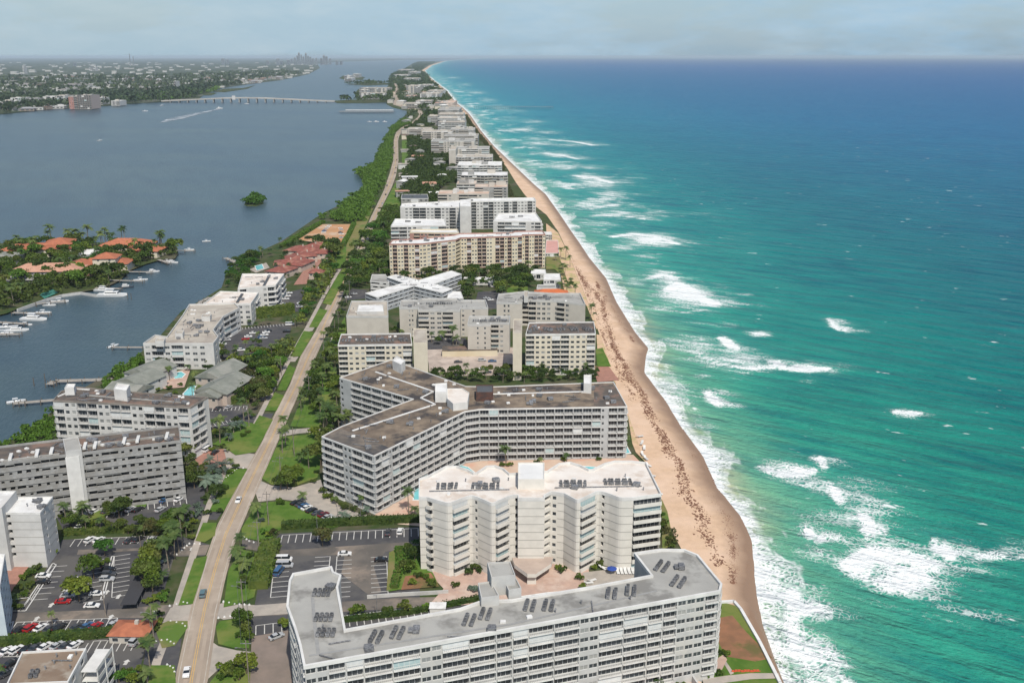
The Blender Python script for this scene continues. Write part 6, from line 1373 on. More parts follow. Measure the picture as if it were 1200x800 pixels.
grove('along the far shore of the peninsula', 'peninsula trees', [(9,291,'p',1.33),(12,292,'p',1.17),(22,291,'p',1.25),(25,290,'p',1.25),(41,289,'p',1.48),(44,288,'p',1.33),(57,286,'p',1.33),(61,286,'p',1.87),(87,289,'p',1.56),(91,290,'p',1.79),(94,288,'p',1.72),(99,289,'p',1.40),(104,291,'p',1.87),(108,289,'p',1.56),(113,289,'p',1.40),(119,289,'p',1.25),(124,288,'p',1.48),(128,288,'p',1.25),(133,288,'p',1.25),(143,285,'p',1.48),(147,285,'p',1.40),(188,292,'p',1.79),(190,293,'p',1.40),(83,290,'p',1.48)], zl=PZ)
grove('in the gardens of the peninsula', 'peninsula trees', poly=[(-40,372),(-40,292),(60,291),(140,291),(195,293),(206,298),(186,302),(150,315),(130,332),(95,340),(60,345),(20,358)], n=150, kinds='gdgdmp', sc=(1.0, 1.5), mind=8.5, zl=PZ)
mass('peninsula_foliage', [[(-60,372),(-60,345),(30,334),(60,326),(100,328),(124,318),(150,306),(186,297),(204,294),(206,300),(186,303),(170,308),(151,316),(139,328),(120,337),(94,341),(60,345),(20,360)], [(60,304),(110,300),(120,297),(60,298),(20,300),(20,310)], [(85,326),(150,300),(160,304),(120,326),(100,330)]], 8.0, 4.6, .8, 100, LD, zl=PZ)
sheet('tennis_court', PP([(46,345),(62,339),(68,343),(52,350)], 0), .1, mat('court_green', (0.05, 0.20, 0.16), None, 1, .9))
mass('islet_mangrove_foliage', [[(287,239.5),(291,235),(300,232.5),(307,235),(308,238.5),(300,241),(290,241)]], 5, 5.0, .8, 120, LM, zl=WZ)
sheet('islet', PP([(286,240),(290,235),(300,232),(308,235),(309,239),(300,242),(290,242)], WZ), WZ+.1, soil)
# ================================================================== docks and boats
TIMB = mat('dock_timber', (0.36, 0.33, 0.29), (0.27, 0.25, 0.22), .6, .9); PILE = mat('dock_pile', (0.12, 0.10, 0.08), None, 1, .9)
def dock(label, pts, wd=2.4, z=.3):
    w_ = PP(pts, z); x0, y0 = w_[0]; o = thing('dock', label, 'dock', (x0, y0, WZ), 0, 'private docks on the lagoon'); b = MB(); pz = z-WZ
    for (ax, ay), (bx_, by_) in zip(w_[:-1], w_[1:]):
        L = math.hypot(bx_-ax, by_-ay); M_ = Matrix.Translation((ax-x0, ay-y0, 0)) @ Matrix.Rotation(math.atan2(by_-ay, bx_-ax), 4, 'Z'); b.box(0, L, -wd/2, wd/2, pz-.25, pz, 0, M_)
        n = max(2, int(L/7))
        for i in range(n+1):
            for s_ in (-1, 1):
                c = M_ @ Vector((L*i/n, s_*(wd/2+.2), 0)); pl_ = MB(); pl_.cyl(0, 0, -2, pz+.9, .22, .2, 6)
                link('piling', pl_.data('piling', PILE) if ('pl', z) not in _wm else _wm[('pl', z)], o, c); _wm.setdefault(('pl', z), bpy.data.meshes[o.children[-1].data.name] if False else pl_.data('piling', PILE))
    b.build('deck', TIMB, o); return o
for lb, pts, wd in [('dock reaching east from the tip of the peninsula', [(206,293.5),(228,293.5)], 3),('short dock before the tip mangroves', [(186,304),(198,308)], 3),('dock with a roofed boat lift below the tip houses', [(150,318),(178,318.5)], 2.6),('straight dock under the terracotta houses', [(128,328),(168,329)], 2.6),('dock beside the dark cruiser', [(112,337),(142,338)], 2.6),
    ('basin dock with the open boat', [(42,356),(76,352)], 2.6),('long white basin dock', [(15,366),(58,367)], 3),('lower basin dock with parked skiffs', [(-20,376),(30,379)], 3),('lowest basin dock at the left edge', [(-20,391),(24,391)], 3),('dock off the L-shaped white block', [(132,406.5),(168,406.5)], 2),
    ('angled dock beside the middle lagoon block', [(228,361),(236,353),(246,348)], 3),('dock behind the middle lagoon block', [(238,354),(256,354)], 2.4),('stubby dock off the mangrove point', [(282,311),(272,305),(264,302)], 4),('L-shaped dock beside the grey-green cottages', [(131,444),(64,446),(58,450)], 4),('dock with a white boat beside the seven-storey block', [(66,468),(30,471),(16,472)], 3)]:
    dock(lb, pts, wd)
HULL = mat('boat_gelcoat', (0.74, 0.74, 0.73), None, 1, .25, .5); HULLD = mat('boat_dark_hull', (0.05, 0.06, 0.08), None, 1, .3, .5)
def boat(label, px, py, L, rz, style='yacht', hull=None, name='motor_boat'):
    x, y = P(px, py, WZ); o = thing(name, label, 'boat', (x, y, WZ), R(rz), 'boats on the lagoon'); hull = hull or HULL
    b = MB(); W = L*.15; Hh = L*.085; n = 9; secs = []
    for i in range(n):
        t = i/(n-1); xx = -L/2+L*t; wd = W*(1-max(0, (t-.45)/.55)**2.2)*(.92 if i == 0 else 1); zz = Hh*(1+.45*max(0, t-.4)); secs.append([(xx, -wd, zz), (xx, -wd*.8, 0 if t < .9 else .3*Hh), (xx, wd*.8, 0 if t < .9 else .3*Hh), (xx, wd, zz)])
    for s_ in secs: b.v += s_
    for i in range(n-1):
        for k in range(3): a = 4*i+k; b.f.append((a, a+1, a+5, a+4)); b.m.append(0)
        b.f.append((4*i, 4*i+4, 4*i+7, 4*i+3)); b.m.append(0)
    b.f.append((3, 2, 1, 0)); b.m.append(0); b.build('hull', hull, o)
    if style == 'yacht':
        b = MB(); b.box(-L*.25, L*.2, -W*.7, W*.7, Hh, Hh*1.95); b.build('cabin', HULL, o); b = MB(); b.box(-L*.22, L*.17, -W*.72, W*.72, Hh*1.45, Hh*1.78); b.box(L*.201, L*.21, -W*.6, W*.6, Hh*1.35, Hh*1.8); b.build('cabin_windows', CGL, o)
        b = MB(); b.box(-L*.2, L*.05, -W*.5, W*.5, Hh*1.97, Hh*2.5); b.box(-L*.22, L*.08, -W*.55, W*.55, Hh*3.0, Hh*3.08)
        for sx in (-.2, .04):
            for sy in (-.5, .46): b.box(L*sx, L*sx+.1, W*sy, W*sy+.1, Hh*2.5, Hh*3.0)
        b.build('flybridge', HULL, o)
    else:
        b = MB(); b.box(-L*.1, L*.05, -W*.35, W*.35, Hh*.9, Hh*1.7); b.build('console', HULL, o)
        b = MB(); b.box(-L*.18, L*.1, -W*.6, W*.6, Hh*2.7, Hh*2.8)
        for sx in (-.16, .08):
            for sy in (-.55, .5): b.box(L*sx, L*sx+.08, W*sy, W*sy+.08, Hh, Hh*2.7)
        b.build('t_top', HULL, o); b = MB(); b.box(-L*.54, -L*.49, -W*.2, W*.2, Hh*.3, Hh*1.6); b.build('outboard_motor', DKMET, o)
    return o
for a in [('largest white motor yacht moored off the peninsula quay', 132,347,24,2,'yacht'),('second white yacht tied behind the largest one', 122,341,17,-8,'yacht'),('dark-hulled cruiser at its dock below the terracotta houses', 148,337,13,10,'yacht',HULLD),('white boat on the roofed lift near the tip', 179,319,12,25,'yacht'),('slim white boat at the end of the straight dock', 165,328.5,12,20,'open'),
    ('white boat before the tip mangroves', 202,308,12,-10,'yacht'),('white skiff beside the tip mangroves boat', 196,306,8,0,'open'),('grey boat at the east dock of the tip', 222,293,10,0,'open'),('white open boat in the basin beside the quay', 70,354,14,10,'open'),('small white open boat next to it in the basin', 58,358,10,5,'open'),
    ('white boat lying at the end of the long basin dock', 51,367,12,5,'open'),('white sport yacht between the two basin docks', 40,375,20,-4,'yacht'),('small white tender before the lower basin dock', 30,381,10,0,'open'),('white boat by the lowest basin dock', 20,388,16,15,'yacht'),('second white boat by the lowest basin dock', 8,384,13,8,'open'),('white boat cut by the left edge in the basin', 4,392,14,5,'open'),
    ('white boat on the dock off the L-shaped block', 133,406,9,60,'open'),('white boat at the dock beside the seven-storey block', 19,471,10,30,'open'),('tiny white boat drifting in open lagoon', 242,283,9,20,'open'),('white boat in the strait before the long jetty', 441,143,16,0,'yacht'),('second white boat in the strait before the long jetty', 451,143,14,0,'yacht'),('third boat in the strait, grey and smaller', 433,143,14,0,'open'),
    ('fast white boat drawing a long wake across the lagoon', 257,127.5,26,25,'yacht'),('white sailboat dot near the mainland shore', 190,124,22,70,'open'),('second white dot boat near the mainland shore', 170,130.5,20,20,'open'),('lone white boat in the middle of the lagoon', 117,165,14,60,'open'),('white boat under the bridge', 289,122,20,0,'open')]:
    boat(*(a[:3]+(a[3]*.85,)+a[4:]))
# channel piles
for i, (px, py) in enumerate([(53,447),(40,452),(154,351),(150,351)]):
    x, y = P(px, py, WZ); b = MB(); b.cyl(0, 0, -1, 4.5, .25, .2, 6); tag(b.build('mooring_pile', PILE, None, (x, y, WZ)), f'{nth(i)} dark mooring pile standing alone in the lagoon', 'mooring pile', 'mooring piles')
# ================================================================== wake
m, nt, b_ = base_mat('wake_foam')
pos = nt.add('ShaderNodeNewGeometry').outputs['Position']
c = nt.mix(nt.ramp(nt.noise(pos, .03, 4, .7), [(.4, 0.), (.6, 1.)]), (0.10, 0.14, 0.17), (0.45, 0.48, 0.50)); nt.link(c, b_.inputs['Base Color']); b_.inputs['Roughness'].default_value = .6
w0 = PP([(256,128),(240,131.5),(224,135),(205,139.5),(188,144)], WZ); wb = MB()
for i in range(len(w0)-1):
    a, c = Vector(w0[i]), Vector(w0[i+1]); nn = Vector((-(c-a).y, (c-a).x)).normalized(); wa, wc = 5+i*5, 5+(i+1)*5 if i < 3 else 2
    wb.quad((*(a-nn*wa), WZ+.3), (*(c-nn*wc), WZ+.3), (*(c+nn*wc), WZ+.3), (*(a+nn*wa), WZ+.3))
tag(wb.build('wake_foam', m), None, None, None, 'stuff')
# ================================================================== seaweed on the sand: two broken lines of dark clumps
SW = mat('seaweed_wrack', (0.13, 0.065, 0.045), (0.22, 0.12, 0.08), .8, .95, .1)
LN = [([(560,180),(600,222),(640,268),(672,316),(705,352),(712,385),(722,412),(738,440),(756,470),(772,496),(785,520),(797,548),(806,574),(818,598),(822,620),(836,644),(845,664)], 1.5, .8), ([(700,330),(722,366),(738,392),(756,425),(778,456),(800,486),(808,510),(825,545),(838,566),(846,590),(854,612),(858,636),(862,660),(863,684)], 1.2, 1.7),
      ([(628,250),(660,290),(684,330),(700,372),(712,410),(728,440),(741,470)], 1.5, .35), ([(716,402),(731,432),(747,462),(764,492),(780,520),(792,552)], 1.0, .45)]
V = []; Fc = []; rr_ = np.random.RandomState(3)
for pts, wd, dn in LN:
    w_ = PP(pts, .1)
    for (ax, ay), (bx_, by_) in zip(w_[:-1], w_[1:]):
        L = math.hypot(bx_-ax, by_-ay); n = int(L*11*dn)
        for _ in range(n):
            t = rr_.rand(); X, Y = ax+(bx_-ax)*t, ay+(by_-ay)*t
            g = mnoise.noise(Vector((X*.12, Y*.05, wd*9+dn))); 
            if g < -.45+.3*rr_.rand(): continue
            X += wd*(.6+.9*abs(mnoise.noise(Vector((Y*.03, 3, 1)))))*rr_.normal()+2.2*mnoise.noise(Vector((X*.02, Y*.06, 4))); d0 = duX(Y); s0 = shX(Y); u = (X-d0)/(s0-d0)
            if u < .03: continue
            z = .25+0.25*math.sin(u*3.1)-.35*u-max(0, u-.55)*3.6
            k = len(V); m_ = rr_.randint(5, 8); r0 = rr_.uniform(.12, .62)
            a0 = rr_.rand()*6.28; st_ = rr_.uniform(.5, 1.9); sk = rr_.uniform(-.9, .5)
            V.append((X, Y, z+.18+.12*r0))
            for i in range(m_):
                a = a0+6.28*i/m_; q_ = r0*rr_.uniform(.5, 1.3); V.append((X+q_*math.cos(a)+sk*math.sin(a)*q_, Y+q_*math.sin(a)*st_, z-.06))
            for i in range(m_): Fc.append((k, k+1+i, k+1+(i+1) % m_))
tag(link('seaweed_debris', mesh('seaweed_debris', V, Fc, SW)), None, None, None, 'stuff')
mass('dune_scrub_foliage', [[(598,232),(612,232),(620,244),(606,240),(592,208),(580,185),(570,170),(575,172),(590,192)], [(774,585),(778,590),(792,640),(782,645),(776,620)], [(570,172),(552,150),(544,136),(547,135),(556,149),(574,172)]], 3.2, 1.9, .45, 60, LBR, zl=.1)
# ================================================================== far buildings of the island
def slab(label, l, r, yf, h, nf, dep, wall=WHST, roof=RTAN, pat=None, dy=0.0, grp='far apartment blocks on the island', seed=80, bal=None, name='apartment_block', par=.8, wave=False):
    a, b = P(l, yf, h), P(r, yf+dy, h); n = max(3, int((b[0]-a[0])/7)); pat = pat or 'b'*n
    poly = rect_between(a, b, dep)
    if wave:
        k = 6; front = [(a[0]+(b[0]-a[0])*i/k, a[1]+(b[1]-a[1])*i/k+(-4 if i % 2 else 0)) for i in range(k+1)]
        poly = front+[poly[2], poly[3]]; bays = {i: 'BB' for i in range(k)}
    else: bays = {0: pat}
    rn = random.Random(seed)
    if not wave and 'S' not in pat and 's' not in pat and rn.random() < .6: bays = {0: ''.join(rn.choice('bbwwbsB') for _ in range(n))}
    bd_ = Building(label, poly, h, nf, wall, roof, bays, 's', par_mat=rn.choice([WHITE, WHITE, BEIGE, GREYC]), parapet=par, group=grp, rail='solid', seed=seed, bal_mat=rn.choice([WHITE, BEIGE]), close=.1)
    for _ in range(rn.randint(2, 5)):
        u = rn.uniform(.08, .85); v_ = rn.uniform(.15, .7); wd_ = rn.uniform(4, 12); x0_ = a[0]+(b[0]-a[0])*u; y0_ = a[1]+dep*v_
        if x0_+wd_ < b[0]-1: bd_.block('roof_house', [(x0_, y0_), (x0_+wd_, y0_), (x0_+wd_, y0_+dep*.18), (x0_, y0_+dep*.18)], h, h+rn.uniform(1.5, 4.5), rn.choice([WHST, BEIGE, GREYC]), rn.choice([RTAN, RGREY, RWH2]))
    return bd_
PK = mat('pink_roof_deck', (0.52, 0.36, 0.27), (0.60, 0.50, 0.42), .06, .9)
for i, a in enumerate([
 ('low roof terrace block directly behind the wide white block', 513,573,228,20,6,30,BEIGE,PK,None),('dark-fronted block with pinkish roof behind the wide white block', 556,595,220,24,8,30,GREYC,PK,'B'*10),('pink-roofed left wing beside the dark-fronted block', 535,558,216,20,6,26,WHST,PK,None),
 ('first wavy-fronted white block beyond the pink roofs', 540,595,206,24,8,38,WHST,RWH2,'wave'),('second wavy-fronted white block beyond the pink roofs', 536,588,194,24,8,44,WHST,RWH2,'wave'),('grey-roofed wavy block behind the two white wavy ones', 534,577,184.5,22,7,40,WHST,RTAN,'wave'),
 ('pale block with dark bands, next beyond the wavy ones', 534,573,175,22,7,46,BEIGE,RGREY,None),('blank-ended beige block left of the banded one', 526,534,176,26,8,60,BEIGE,RTAN,'ss'),('wide grey block at the edge of the dark wood', 505,556,166,24,8,50,BEIGE,RGREY,None),('grey low block behind the wide grey one', 520,560,160,20,6,60,GREYC,RGREY,None),
 ('long grey block with stepped roofs, left part by the curve', 476,504,152,18,6,60,BEIGE,RTAN,None),('long grey block with stepped roofs, middle part', 495,530,155,20,6,50,BEIGE,RTAN,None),('long grey block with stepped roofs, seaward part', 528,556,152,22,7,50,GREYC,RGREY,None),
 ('broad white tiered block, lowest tier', 513,545,144,24,7,60,WHST,RTAN,None),('broad white tiered block, second tier behind', 513,544,139,26,7,70,WHST,RTAN,None),('broad white tiered block, third tier behind', 513,543,134.5,27,7,90,WHST,RTAN,None),('narrow grey block left of the tiers', 501,513,137,20,6,60,GREYC,RTAN,None),
 ('grey hall behind the tiers', 513,538,129,24,6,140,GREYC,RGREY,None),('pinkish low resort between the road and the sea', 514,532,121,16,4,200,PW,PK,None),('beige low block by the road fork', 472,492,122,14,3,120,CREAM,RTAN,None),('beige block beyond the road fork', 486,505,119,18,4,120,BEIGE,RTAN,None),('small pink-roofed hotel near the road bend', 474,486,113,14,3,150,PW,TILEP,None),
 ('pale block group, nearest of the far cluster', 492,515,110,26,6,160,WHST,RTAN,None),('pale block group, seaward one of the far cluster', 500,519,107,24,6,180,WHST,RTAN,None),('pale tall block in the far cluster', 476,492,101,32,7,180,BEIGE,RTAN,None),('pale low block in the far cluster', 492,505,100,22,5,200,WHST,RTAN,None),
 ('white long block at the far bend', 473,490,92,26,6,200,WHST,RTAN,None),('white block beyond the far bend', 461,478,88,24,5,300,WHST,RTAN,None),('tall white block beyond the far bend', 478,488,84.5,34,7,400,WHST,RTAN,None),('pale farthest block on the island', 466,480,82,30,6,500,WHST,RTAN,None),
 ('white waterfront club, long front wing', 421,451,109.5,22,4,60,WHST,RTAN,None),('white waterfront club, raised rear wing', 421,456,103.5,20,4,120,BEIGE,RTAN,None),('white pavilion left on the club grounds', 421,430,106,26,4,80,WHST,RWH2,None),
 ('white building on the small islet west of the far bend', 403,410,89,28,4,160,WHST,RWH2,None),('second white building on the small islet', 413,420,87,26,4,160,WHST,RWH2,None),('third low white building on the small islet', 404,412,92,18,3,160,WHST,RWH2,None)]):
    lb, l, r, yf, h, nf, dep, wl, rf, pt = a
    slab(lb, l, r, yf, h, nf, dep, wl, rf, None if pt == 'wave' else pt, seed=90+i, wave=pt == 'wave')
FAR = {'w': 1}
isl = lambda pp: sheet('islet', PP(pp, WZ), WZ+.8, soil)
isl([(397,92),(402,89),(420,89),(428,91),(424,94),(405,94)]); isl([(250,107.5),(262,104.5),(285,103.5),(292,102),(300,100),(290,104.5),(262,108.5)]); isl([(232,112),(244,109),(254,109.5),(248,112)])
isl([(390,118.6),(410,117.2),(452,117),(460,120),(430,121.2),(395,121.2)]); isl([(415,110),(420,105),(456,104),(462,112),(458,116),(420,114.5)]); isl([(405,99),(430,97.5),(458,97.5),(456,99.5),(430,100.5)])
mass('far_wood_foliage', [[(480,132),(495,128),(503,131),(490,138)], [(446,118),(461,104),(462,122)], [(457,100),(470,98),(476,110),(468,118)], [(478,140),(500,133),(512,135),(500,142),(484,147)], [(471,118),(500,112),(520,110),(528,118),(500,127),(478,124)]], 15, 10, 2.4, 22, LD, skip=lambda x, y: abs(x-road_x(y)) < 16)
mass('far_scrub_foliage', [[(456,99),(460,88),(480,80),(500,88),(505,96),(520,110),(500,112),(475,100)], [(415,113),(458,114),(456,116),(420,115.5)], [(400,117.5),(455,117.2),(455,119),(400,119.2)], [(405,99),(430,97.8),(456,98),(430,100)], [(484,76),(492,73.2),(510,73.0),(498,78),(494,83),(484,82)]], 32, 20, 5.0, 16, LD, hmin=.5, hmax=.9)
# low houses among the island's trees and along its road
irn = random.Random(77); il = []
def isl_ok(x, y): return lgX(y)+12 < x < duX(y)-8 and abs(x-road_x(y)) > 14
hus = []
for _ in range(900):
    px, py = irn.uniform(445, 545), irn.choice([irn.uniform(80, 130), irn.uniform(120, 235)])
    x, y = P(px, py, 0)
    if not isl_ok(x, y) or (y < 2300 and not inside(px, py, [(471,236),(470,156),(486,146),(510,160),(532,178),(534,205),(510,224),(510,236)])): continue
    if any(abs(x-a) < 26+y*.004 and abs(y-b) < 30+y*.012 for a, b in hus): continue
    hus.append((x, y))
    if len(hus) > 120: break
hus.sort(key=lambda t: t[1]); IW = [WHST, CREAM, BEIGE, GREYC]; IR = [RWH2, RGREY, RTAN, TILEP, RSHG, RDRK]; IN_ = ['white', 'grey', 'tan', 'clay', 'grey-green', 'dark']
for i, (x, y) in enumerate(hus):
    k = irn.randint(0, 5); w_ = irn.uniform(10, 20)*(1 if y < 3000 else 1.5); d_ = irn.uniform(10, 16)*(1 if y < 3000 else 2.5); hh_ = irn.uniform(4, 8)*(1.2 if y < 3000 else 1.6)
    gable_house('island_house', f'{nth(i)} low island house counted from the near end, with a {IN_[k]} roof', 'house', x, y, w_, d_, irn.uniform(-.3, .3), hh_, irn.uniform(.8, 3), irn.choice(IW), IR[k], irn.random() < .5, 'low houses on the island', .8, 3, small=True)
dock('long thin fishing pier running out into the ocean', [(556,124.6),(600,124.8),(648,125.2)], 9, 7.0)
# long jetty and causeway
dock('long low jetty with a white rim across the strait', [(398,130.5),(462,130.5)], 26, 3.0)
wall_run('jetty_rail', 'white railing along the far side of the long jetty', 'railing', [(405,128.6),(461,128.6)], 5, 5.0, WHITE, 3.05)
# ================================================================== bridge
brp = [(190,117.8),(205,117.0),(235,115.9),(262,115.0),(285,114.9),(310,115.3),(340,116.6),(366,118.2),(392,119.0)]; bz = [4,6,10,14,15,14,10,6,3]
bw = [P(px, py+.0, z) for (px, py), z in zip(brp, bz)]
bo = thing('road_bridge', 'long low concrete bridge with a raised middle crossing the lagoon', 'bridge', (*bw[4], WZ))
b = MB(); bx0, by0 = bw[4]
bw = [(x, bw[0][1]+(bw[-1][1]-bw[0][1])*i/(len(bw)-1)) if False else (x, y) for i, (x, y) in enumerate(bw)]
ymid = sum(y for x, y in bw)/len(bw); bw = [(P(px, py, z)[0]*ymid/P(px, py, z)[1], ymid) for (px, py), z in zip(brp, bz)]
for i in range(len(bw)-1):
    (xa, ya), (xb, yb) = bw[i], bw[i+1]; za, zb = bz[i]-WZ, bz[i+1]-WZ; xa -= bx0; xb -= bx0; ya -= by0; yb -= by0
    for y0_, y1_, zl0, zl1 in ((-9, 9, -2.6, 0), (-9.4, -9, -.6, 1.6), (9, 9.4, -.6, 1.6)):
        b.v += [(xa, ya+y0_, za+zl0), (xb, yb+y0_, zb+zl0), (xb, yb+y1_, zb+zl0), (xa, ya+y1_, za+zl0), (xa, ya+y0_, za+zl1), (xb, yb+y0_, zb+zl1), (xb, yb+y1_, zb+zl1), (xa, ya+y1_, za+zl1)]
        k = len(b.v)-8; b.f += [tuple(k+j for j in f) for f in ((4,5,6,7),(0,1,5,4),(1,2,6,5),(2,3,7,6),(3,0,4,7),(3,2,1,0))]; b.m += [0]*6
b.build('deck', mat('bridge_concrete', (0.50, 0.48, 0.44), (0.42, 0.40, 0.37), .02, .9), bo)
xs0, xs1 = bw[0][0], bw[-1][0]; n = 20
for i in range(1, n):
    x = xs0+(xs1-xs0)*i/n; z = float(np.interp(x, [p[0] for p in bw], bz)); pb2 = MB(); pb2.box(-2, 2, -8, 8, -2, z-WZ-2.6); link('pier', pb2.data('pier', GREYC), bo, (x-bx0, ymid-by0, 0))
x = float(np.interp(275, [p[0] for p in brp], [p[0] for p in bw])); b = MB(); b.box(x-bx0-6, x-bx0+6, ymid-by0-14, ymid-by0-9.5, 10, 24); b.build('bridge_tower', WHST, bo)
# ================================================================== mainland
mrnd = random.Random(21)
TRC = mat('mainland_tree', (0.026, 0.048, 0.022), (0.050, 0.078, 0.030), .006, .95)
LMN = leafmat('mainland_leaf', (0.036, 0.060, 0.030), (0.066, 0.090, 0.044), (0.070, 0.105, 0.035), .004)
mass('mainland_wood_foliage', [[(-90,136),(-60,118),(60,112),(180,108),(262,99),(290,97.5),(255,104),(238,110),(228,116),(200,118.5),(150,121.5),(100,125.5),(60,127.5),(0,133)]], 34, 20, 5.5, 18, LMN, hmin=.6, hmax=1.0)
mass('mainland_far_foliage', [[(-60,117),(60,111),(180,107),(262,98),(330,92),(358,87),(330,84),(200,90),(60,92),(-60,92)]], 95, 46, 14, 14, LMN, hmin=.3, hmax=.55)
mass('palm_grove_foliage', [[(148,120),(160,112),(200,108),(232,107),(240,108.5),(226,115.5),(200,118),(165,119.5)]], 26, 15, 4.2, 18, LM, hmin=.5, hmax=.9)
mass('pale_palm_foliage', [[(242,110),(250,105),(256,104),(252,108),(246,110.5)]], 26, 16, 4.2, 18, LM, hmin=.6, hmax=.9)
hp = []
def hrow(n, x0, x1, y0, y1, w0, w1, h0, h1):
    for _ in range(n): hp.append((mrnd.uniform(x0, x1), mrnd.uniform(y0, y1), mrnd.uniform(w0, w1), mrnd.uniform(h0, h1)))
hrow(110, 0, 80, 117, 130, 14, 42, 5, 9); hrow(30, 0, 60, 108, 118, 16, 50, 5, 9); hrow(60, 60, 230, 98, 112, 16, 32, 7, 10); hrow(80, 240, 350, 88.5, 99, 22, 45, 10, 14); hrow(50, 130, 260, 86, 97, 30, 60, 12, 16); hrow(30, 0, 140, 88, 104, 40, 110, 10, 16)
mw = PP(main_px, -.4); mw2 = mw+[(mw[-1][0], 88000), (-89000, 88000), (-89000, mw[0][1])]
HWM = [mat('far_wall_'+str(i), c, None, 1, .85) for i, c in enumerate([(0.46,0.46,0.44), (0.34,0.33,0.30), (0.25,0.21,0.18), (0.32,0.34,0.34)])]
HRM = [mat('far_roof_'+str(i), c, None, 1, .85) for i, c in enumerate([(0.46,0.46,0.45), (0.22,0.21,0.20), (0.20,0.14,0.11), (0.30,0.30,0.31)])]
_hm = {}
def far_house_mesh(k, kind):
    if (k, kind) in _hm: return _hm[(k, kind)]
    b = MB(); b.box(-.5, .5, -.35, .35, 0, .62, 0)
    if kind: b.v += [(-.52,-.38,.62),(.52,-.38,.62),(.52,.38,.62),(-.52,.38,.62),(-.25,0,1),(.25,0,1)]; q0 = 8; b.f += [(q0,q0+1,q0+5,q0+4),(q0+1,q0+2,q0+5),(q0+2,q0+3,q0+4,q0+5),(q0+3,q0,q0+4)]; b.m += [1]*4
    else: b.box(-.51, .51, -.36, .36, .63, .75, 1)
    b.box(-.4, -.2, -.36, -.351, .2, .45, 2); b.box(-.05, .12, -.36, -.351, .2, .45, 2); b.box(.25, .4, -.36, -.351, .2, .45, 2)
    _hm[(k, kind)] = b.data('far_house', [HWM[k], HRM[(k*3+kind) % 4], GLASS]); return _hm[(k, kind)]
hp = [(h, P(h[0], h[1], 0)) for h in hp]; hp = [t for t in hp if inside(t[1][0], t[1][1], mw2)]; hp.sort(key=lambda t: t[1][1])
cn_ = ['white', 'cream', 'pinkish', 'pale grey']
for i, (hh_, (x, y)) in enumerate(hp[:285]):
    k = mrnd.randint(0, 3); kd = mrnd.randint(0, 1); w_ = hh_[2]
    o = link('far_house', far_house_mesh(k, kd), None, (x, y, -.4), mrnd.uniform(-.5, .5), (w_, w_*mrnd.uniform(.6, 1.3), hh_[3]*1.6))
    dist = 'by the shore' if y < 3600 else ('behind the shore' if y < 4800 else ('deep in the woods' if y < 7000 else 'near the horizon'))
    o['label'] = f'small {cn_[k]} {"gabled" if kd else "flat-roofed"} mainland house {dist}'; o['category'] = 'house'; o['group'] = f'{cn_[k]} {"gabled" if kd else "flat-roofed"} houses {dist}'
V, Fc, Mi = [], [], []
for _ in range(300):
    px, py = mrnd.uniform(-20, 395), mrnd.choice([mrnd.uniform(73.5, 92), mrnd.uniform(76, 108)]); x, y = P(px, py, 0)
    if not inside(x, y, mw2): continue
    w_ = mrnd.uniform(10, 30)*(y/8000 if y > 8000 else 1)**.5; h_ = mrnd.uniform(7, 12)*(1 if y < 9000 else 1.4); d_ = w_*mrnd.uniform(.3, .6); k = len(V)
    V += [(x-w_, y-d_, 0), (x+w_, y-d_, 0), (x+w_, y+d_, 0), (x-w_, y+d_, 0), (x-w_, y-d_, h_), (x+w_, y-d_, h_), (x+w_, y+d_, h_), (x-w_, y+d_, h_)]
    for f in ((4,5,6,7),(0,1,5,4),(1,2,6,5),(2,3,7,6),(3,0,4,7)): Fc.append(tuple(k+j for j in f)); Mi.append(mrnd.randint(0, 3) if f[0] == 4 else 0)
tag(link('distant_town', mesh('distant_town', V, Fc, HWM, Mi)), None, None, None, 'stuff')
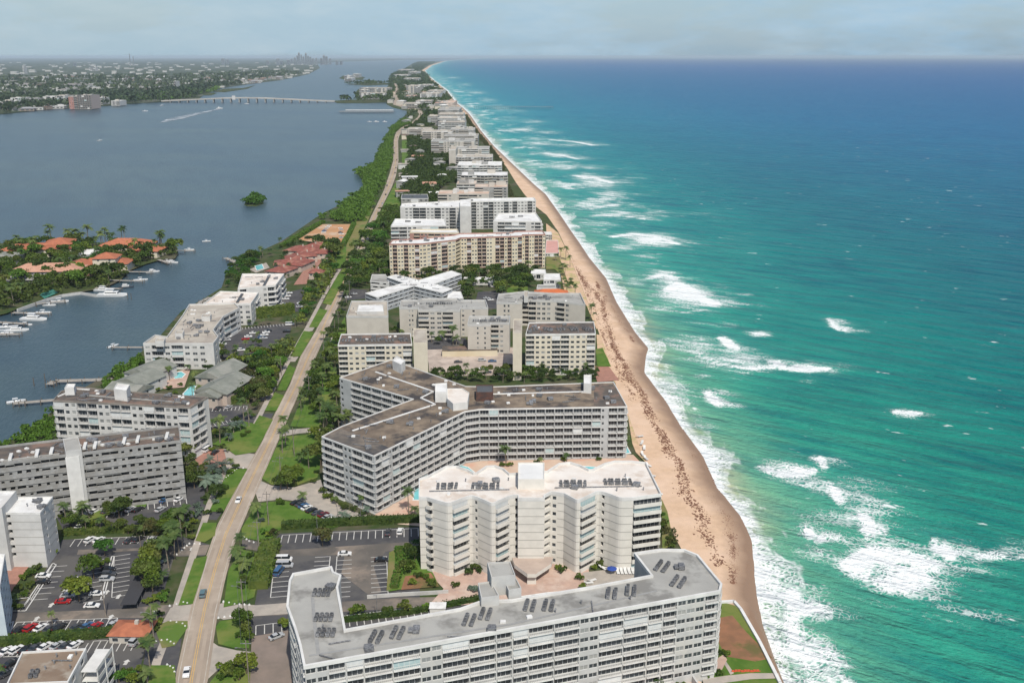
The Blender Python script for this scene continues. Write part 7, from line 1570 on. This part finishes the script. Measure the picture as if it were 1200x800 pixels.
# big waterfront buildings and the skyline
far = 'mainland waterfront blocks'
slab('pink-red mainland block on the waterfront', 80,90,113.5,38,7,60,mat('salmon_stucco', (0.38, 0.20, 0.17), None, 1, .85),RTAN,None,grp=far,seed=201)
slab('wide pale pink mainland block joined to the pink-red one', 90,106,112,42,7,70,mat('pale_salmon_stucco', (0.46, 0.38, 0.34), None, 1, .85),RTAN,None,grp=far,seed=202)
for i, (l, r, yf, h) in enumerate([(50,64,113.5,26),(64,76,112.5,30),(12,26,115,24),(30,42,116,22),(26,27.4,77,60),(27,28.2,80,52),(203,205.5,95.5,45),(112,120,115,22),(35,52,90,30),(146,176,66+2.5,30),(60,84,88,26),(104,112,79,40),(0,14,119,20),(130,140,118.5,16)]):
    slab(f'{nth(i)} long white mainland building counted from the pink one', l, r, yf, h, 4, 60, WHST, RWH2, None, grp=far, seed=210+i)
SKM = mat('skyline_tower', (0.34, 0.36, 0.37), (0.26, 0.28, 0.30), .01, .8)
def tower(label, px, w, h, Y, m_=SKM, grp='skyline towers'):
    X = (px-600)/FPX*(Y*math.cos(PITCH)+HC*math.sin(PITCH)); o = thing('skyline_tower', label, 'tower', (X, Y, 0), 0, grp)
    b = MB(); b.box(-w/2, w/2, -w*.4, w*.4, 0, h); b.build('wall', m_, o); b = MB(); b.box(-w*.3, w*.3, -w*.25, w*.25, h+.1, h+h*.07); b.build('crown', m_, o)
    b = MB()
    for z in np.arange(h*.06, h*.95, h*.07): b.box(-w*.46, w*.46, -w*.4-1.2, -w*.4-.6, z, z+h*.035)
    b.build('glazing', GLASS, o)
for i, (px, w, h) in enumerate([(346,34,130),(349,30,170),(351,30,215),(353.5,26,180),(356,34,150),(359,30,205),(361.5,30,160),(364,34,140),(367,40,110),(342,40,100),(371,34,120),(377,40,120),(380,40,170),(383,44,150),(387,40,110),(395,50,80),(338,50,90),(330,50,70),(262,60,110),(267,50,90),(326,60,110),(314,50,80),(400,50,70),(352,60,70)]):
    tower(f'{nth(i)} hazy grey skyline tower in the far city', px, w, h, 19000+300*(i % 5))
for i, (px, w, h) in enumerate([(153,10,190),(157,10,150),(88,40,60)]): tower(f'{nth(i)} slim mast-like tower on the western horizon', px, w, h, 17000, SKM, 'masts on the western horizon')
plant_all()
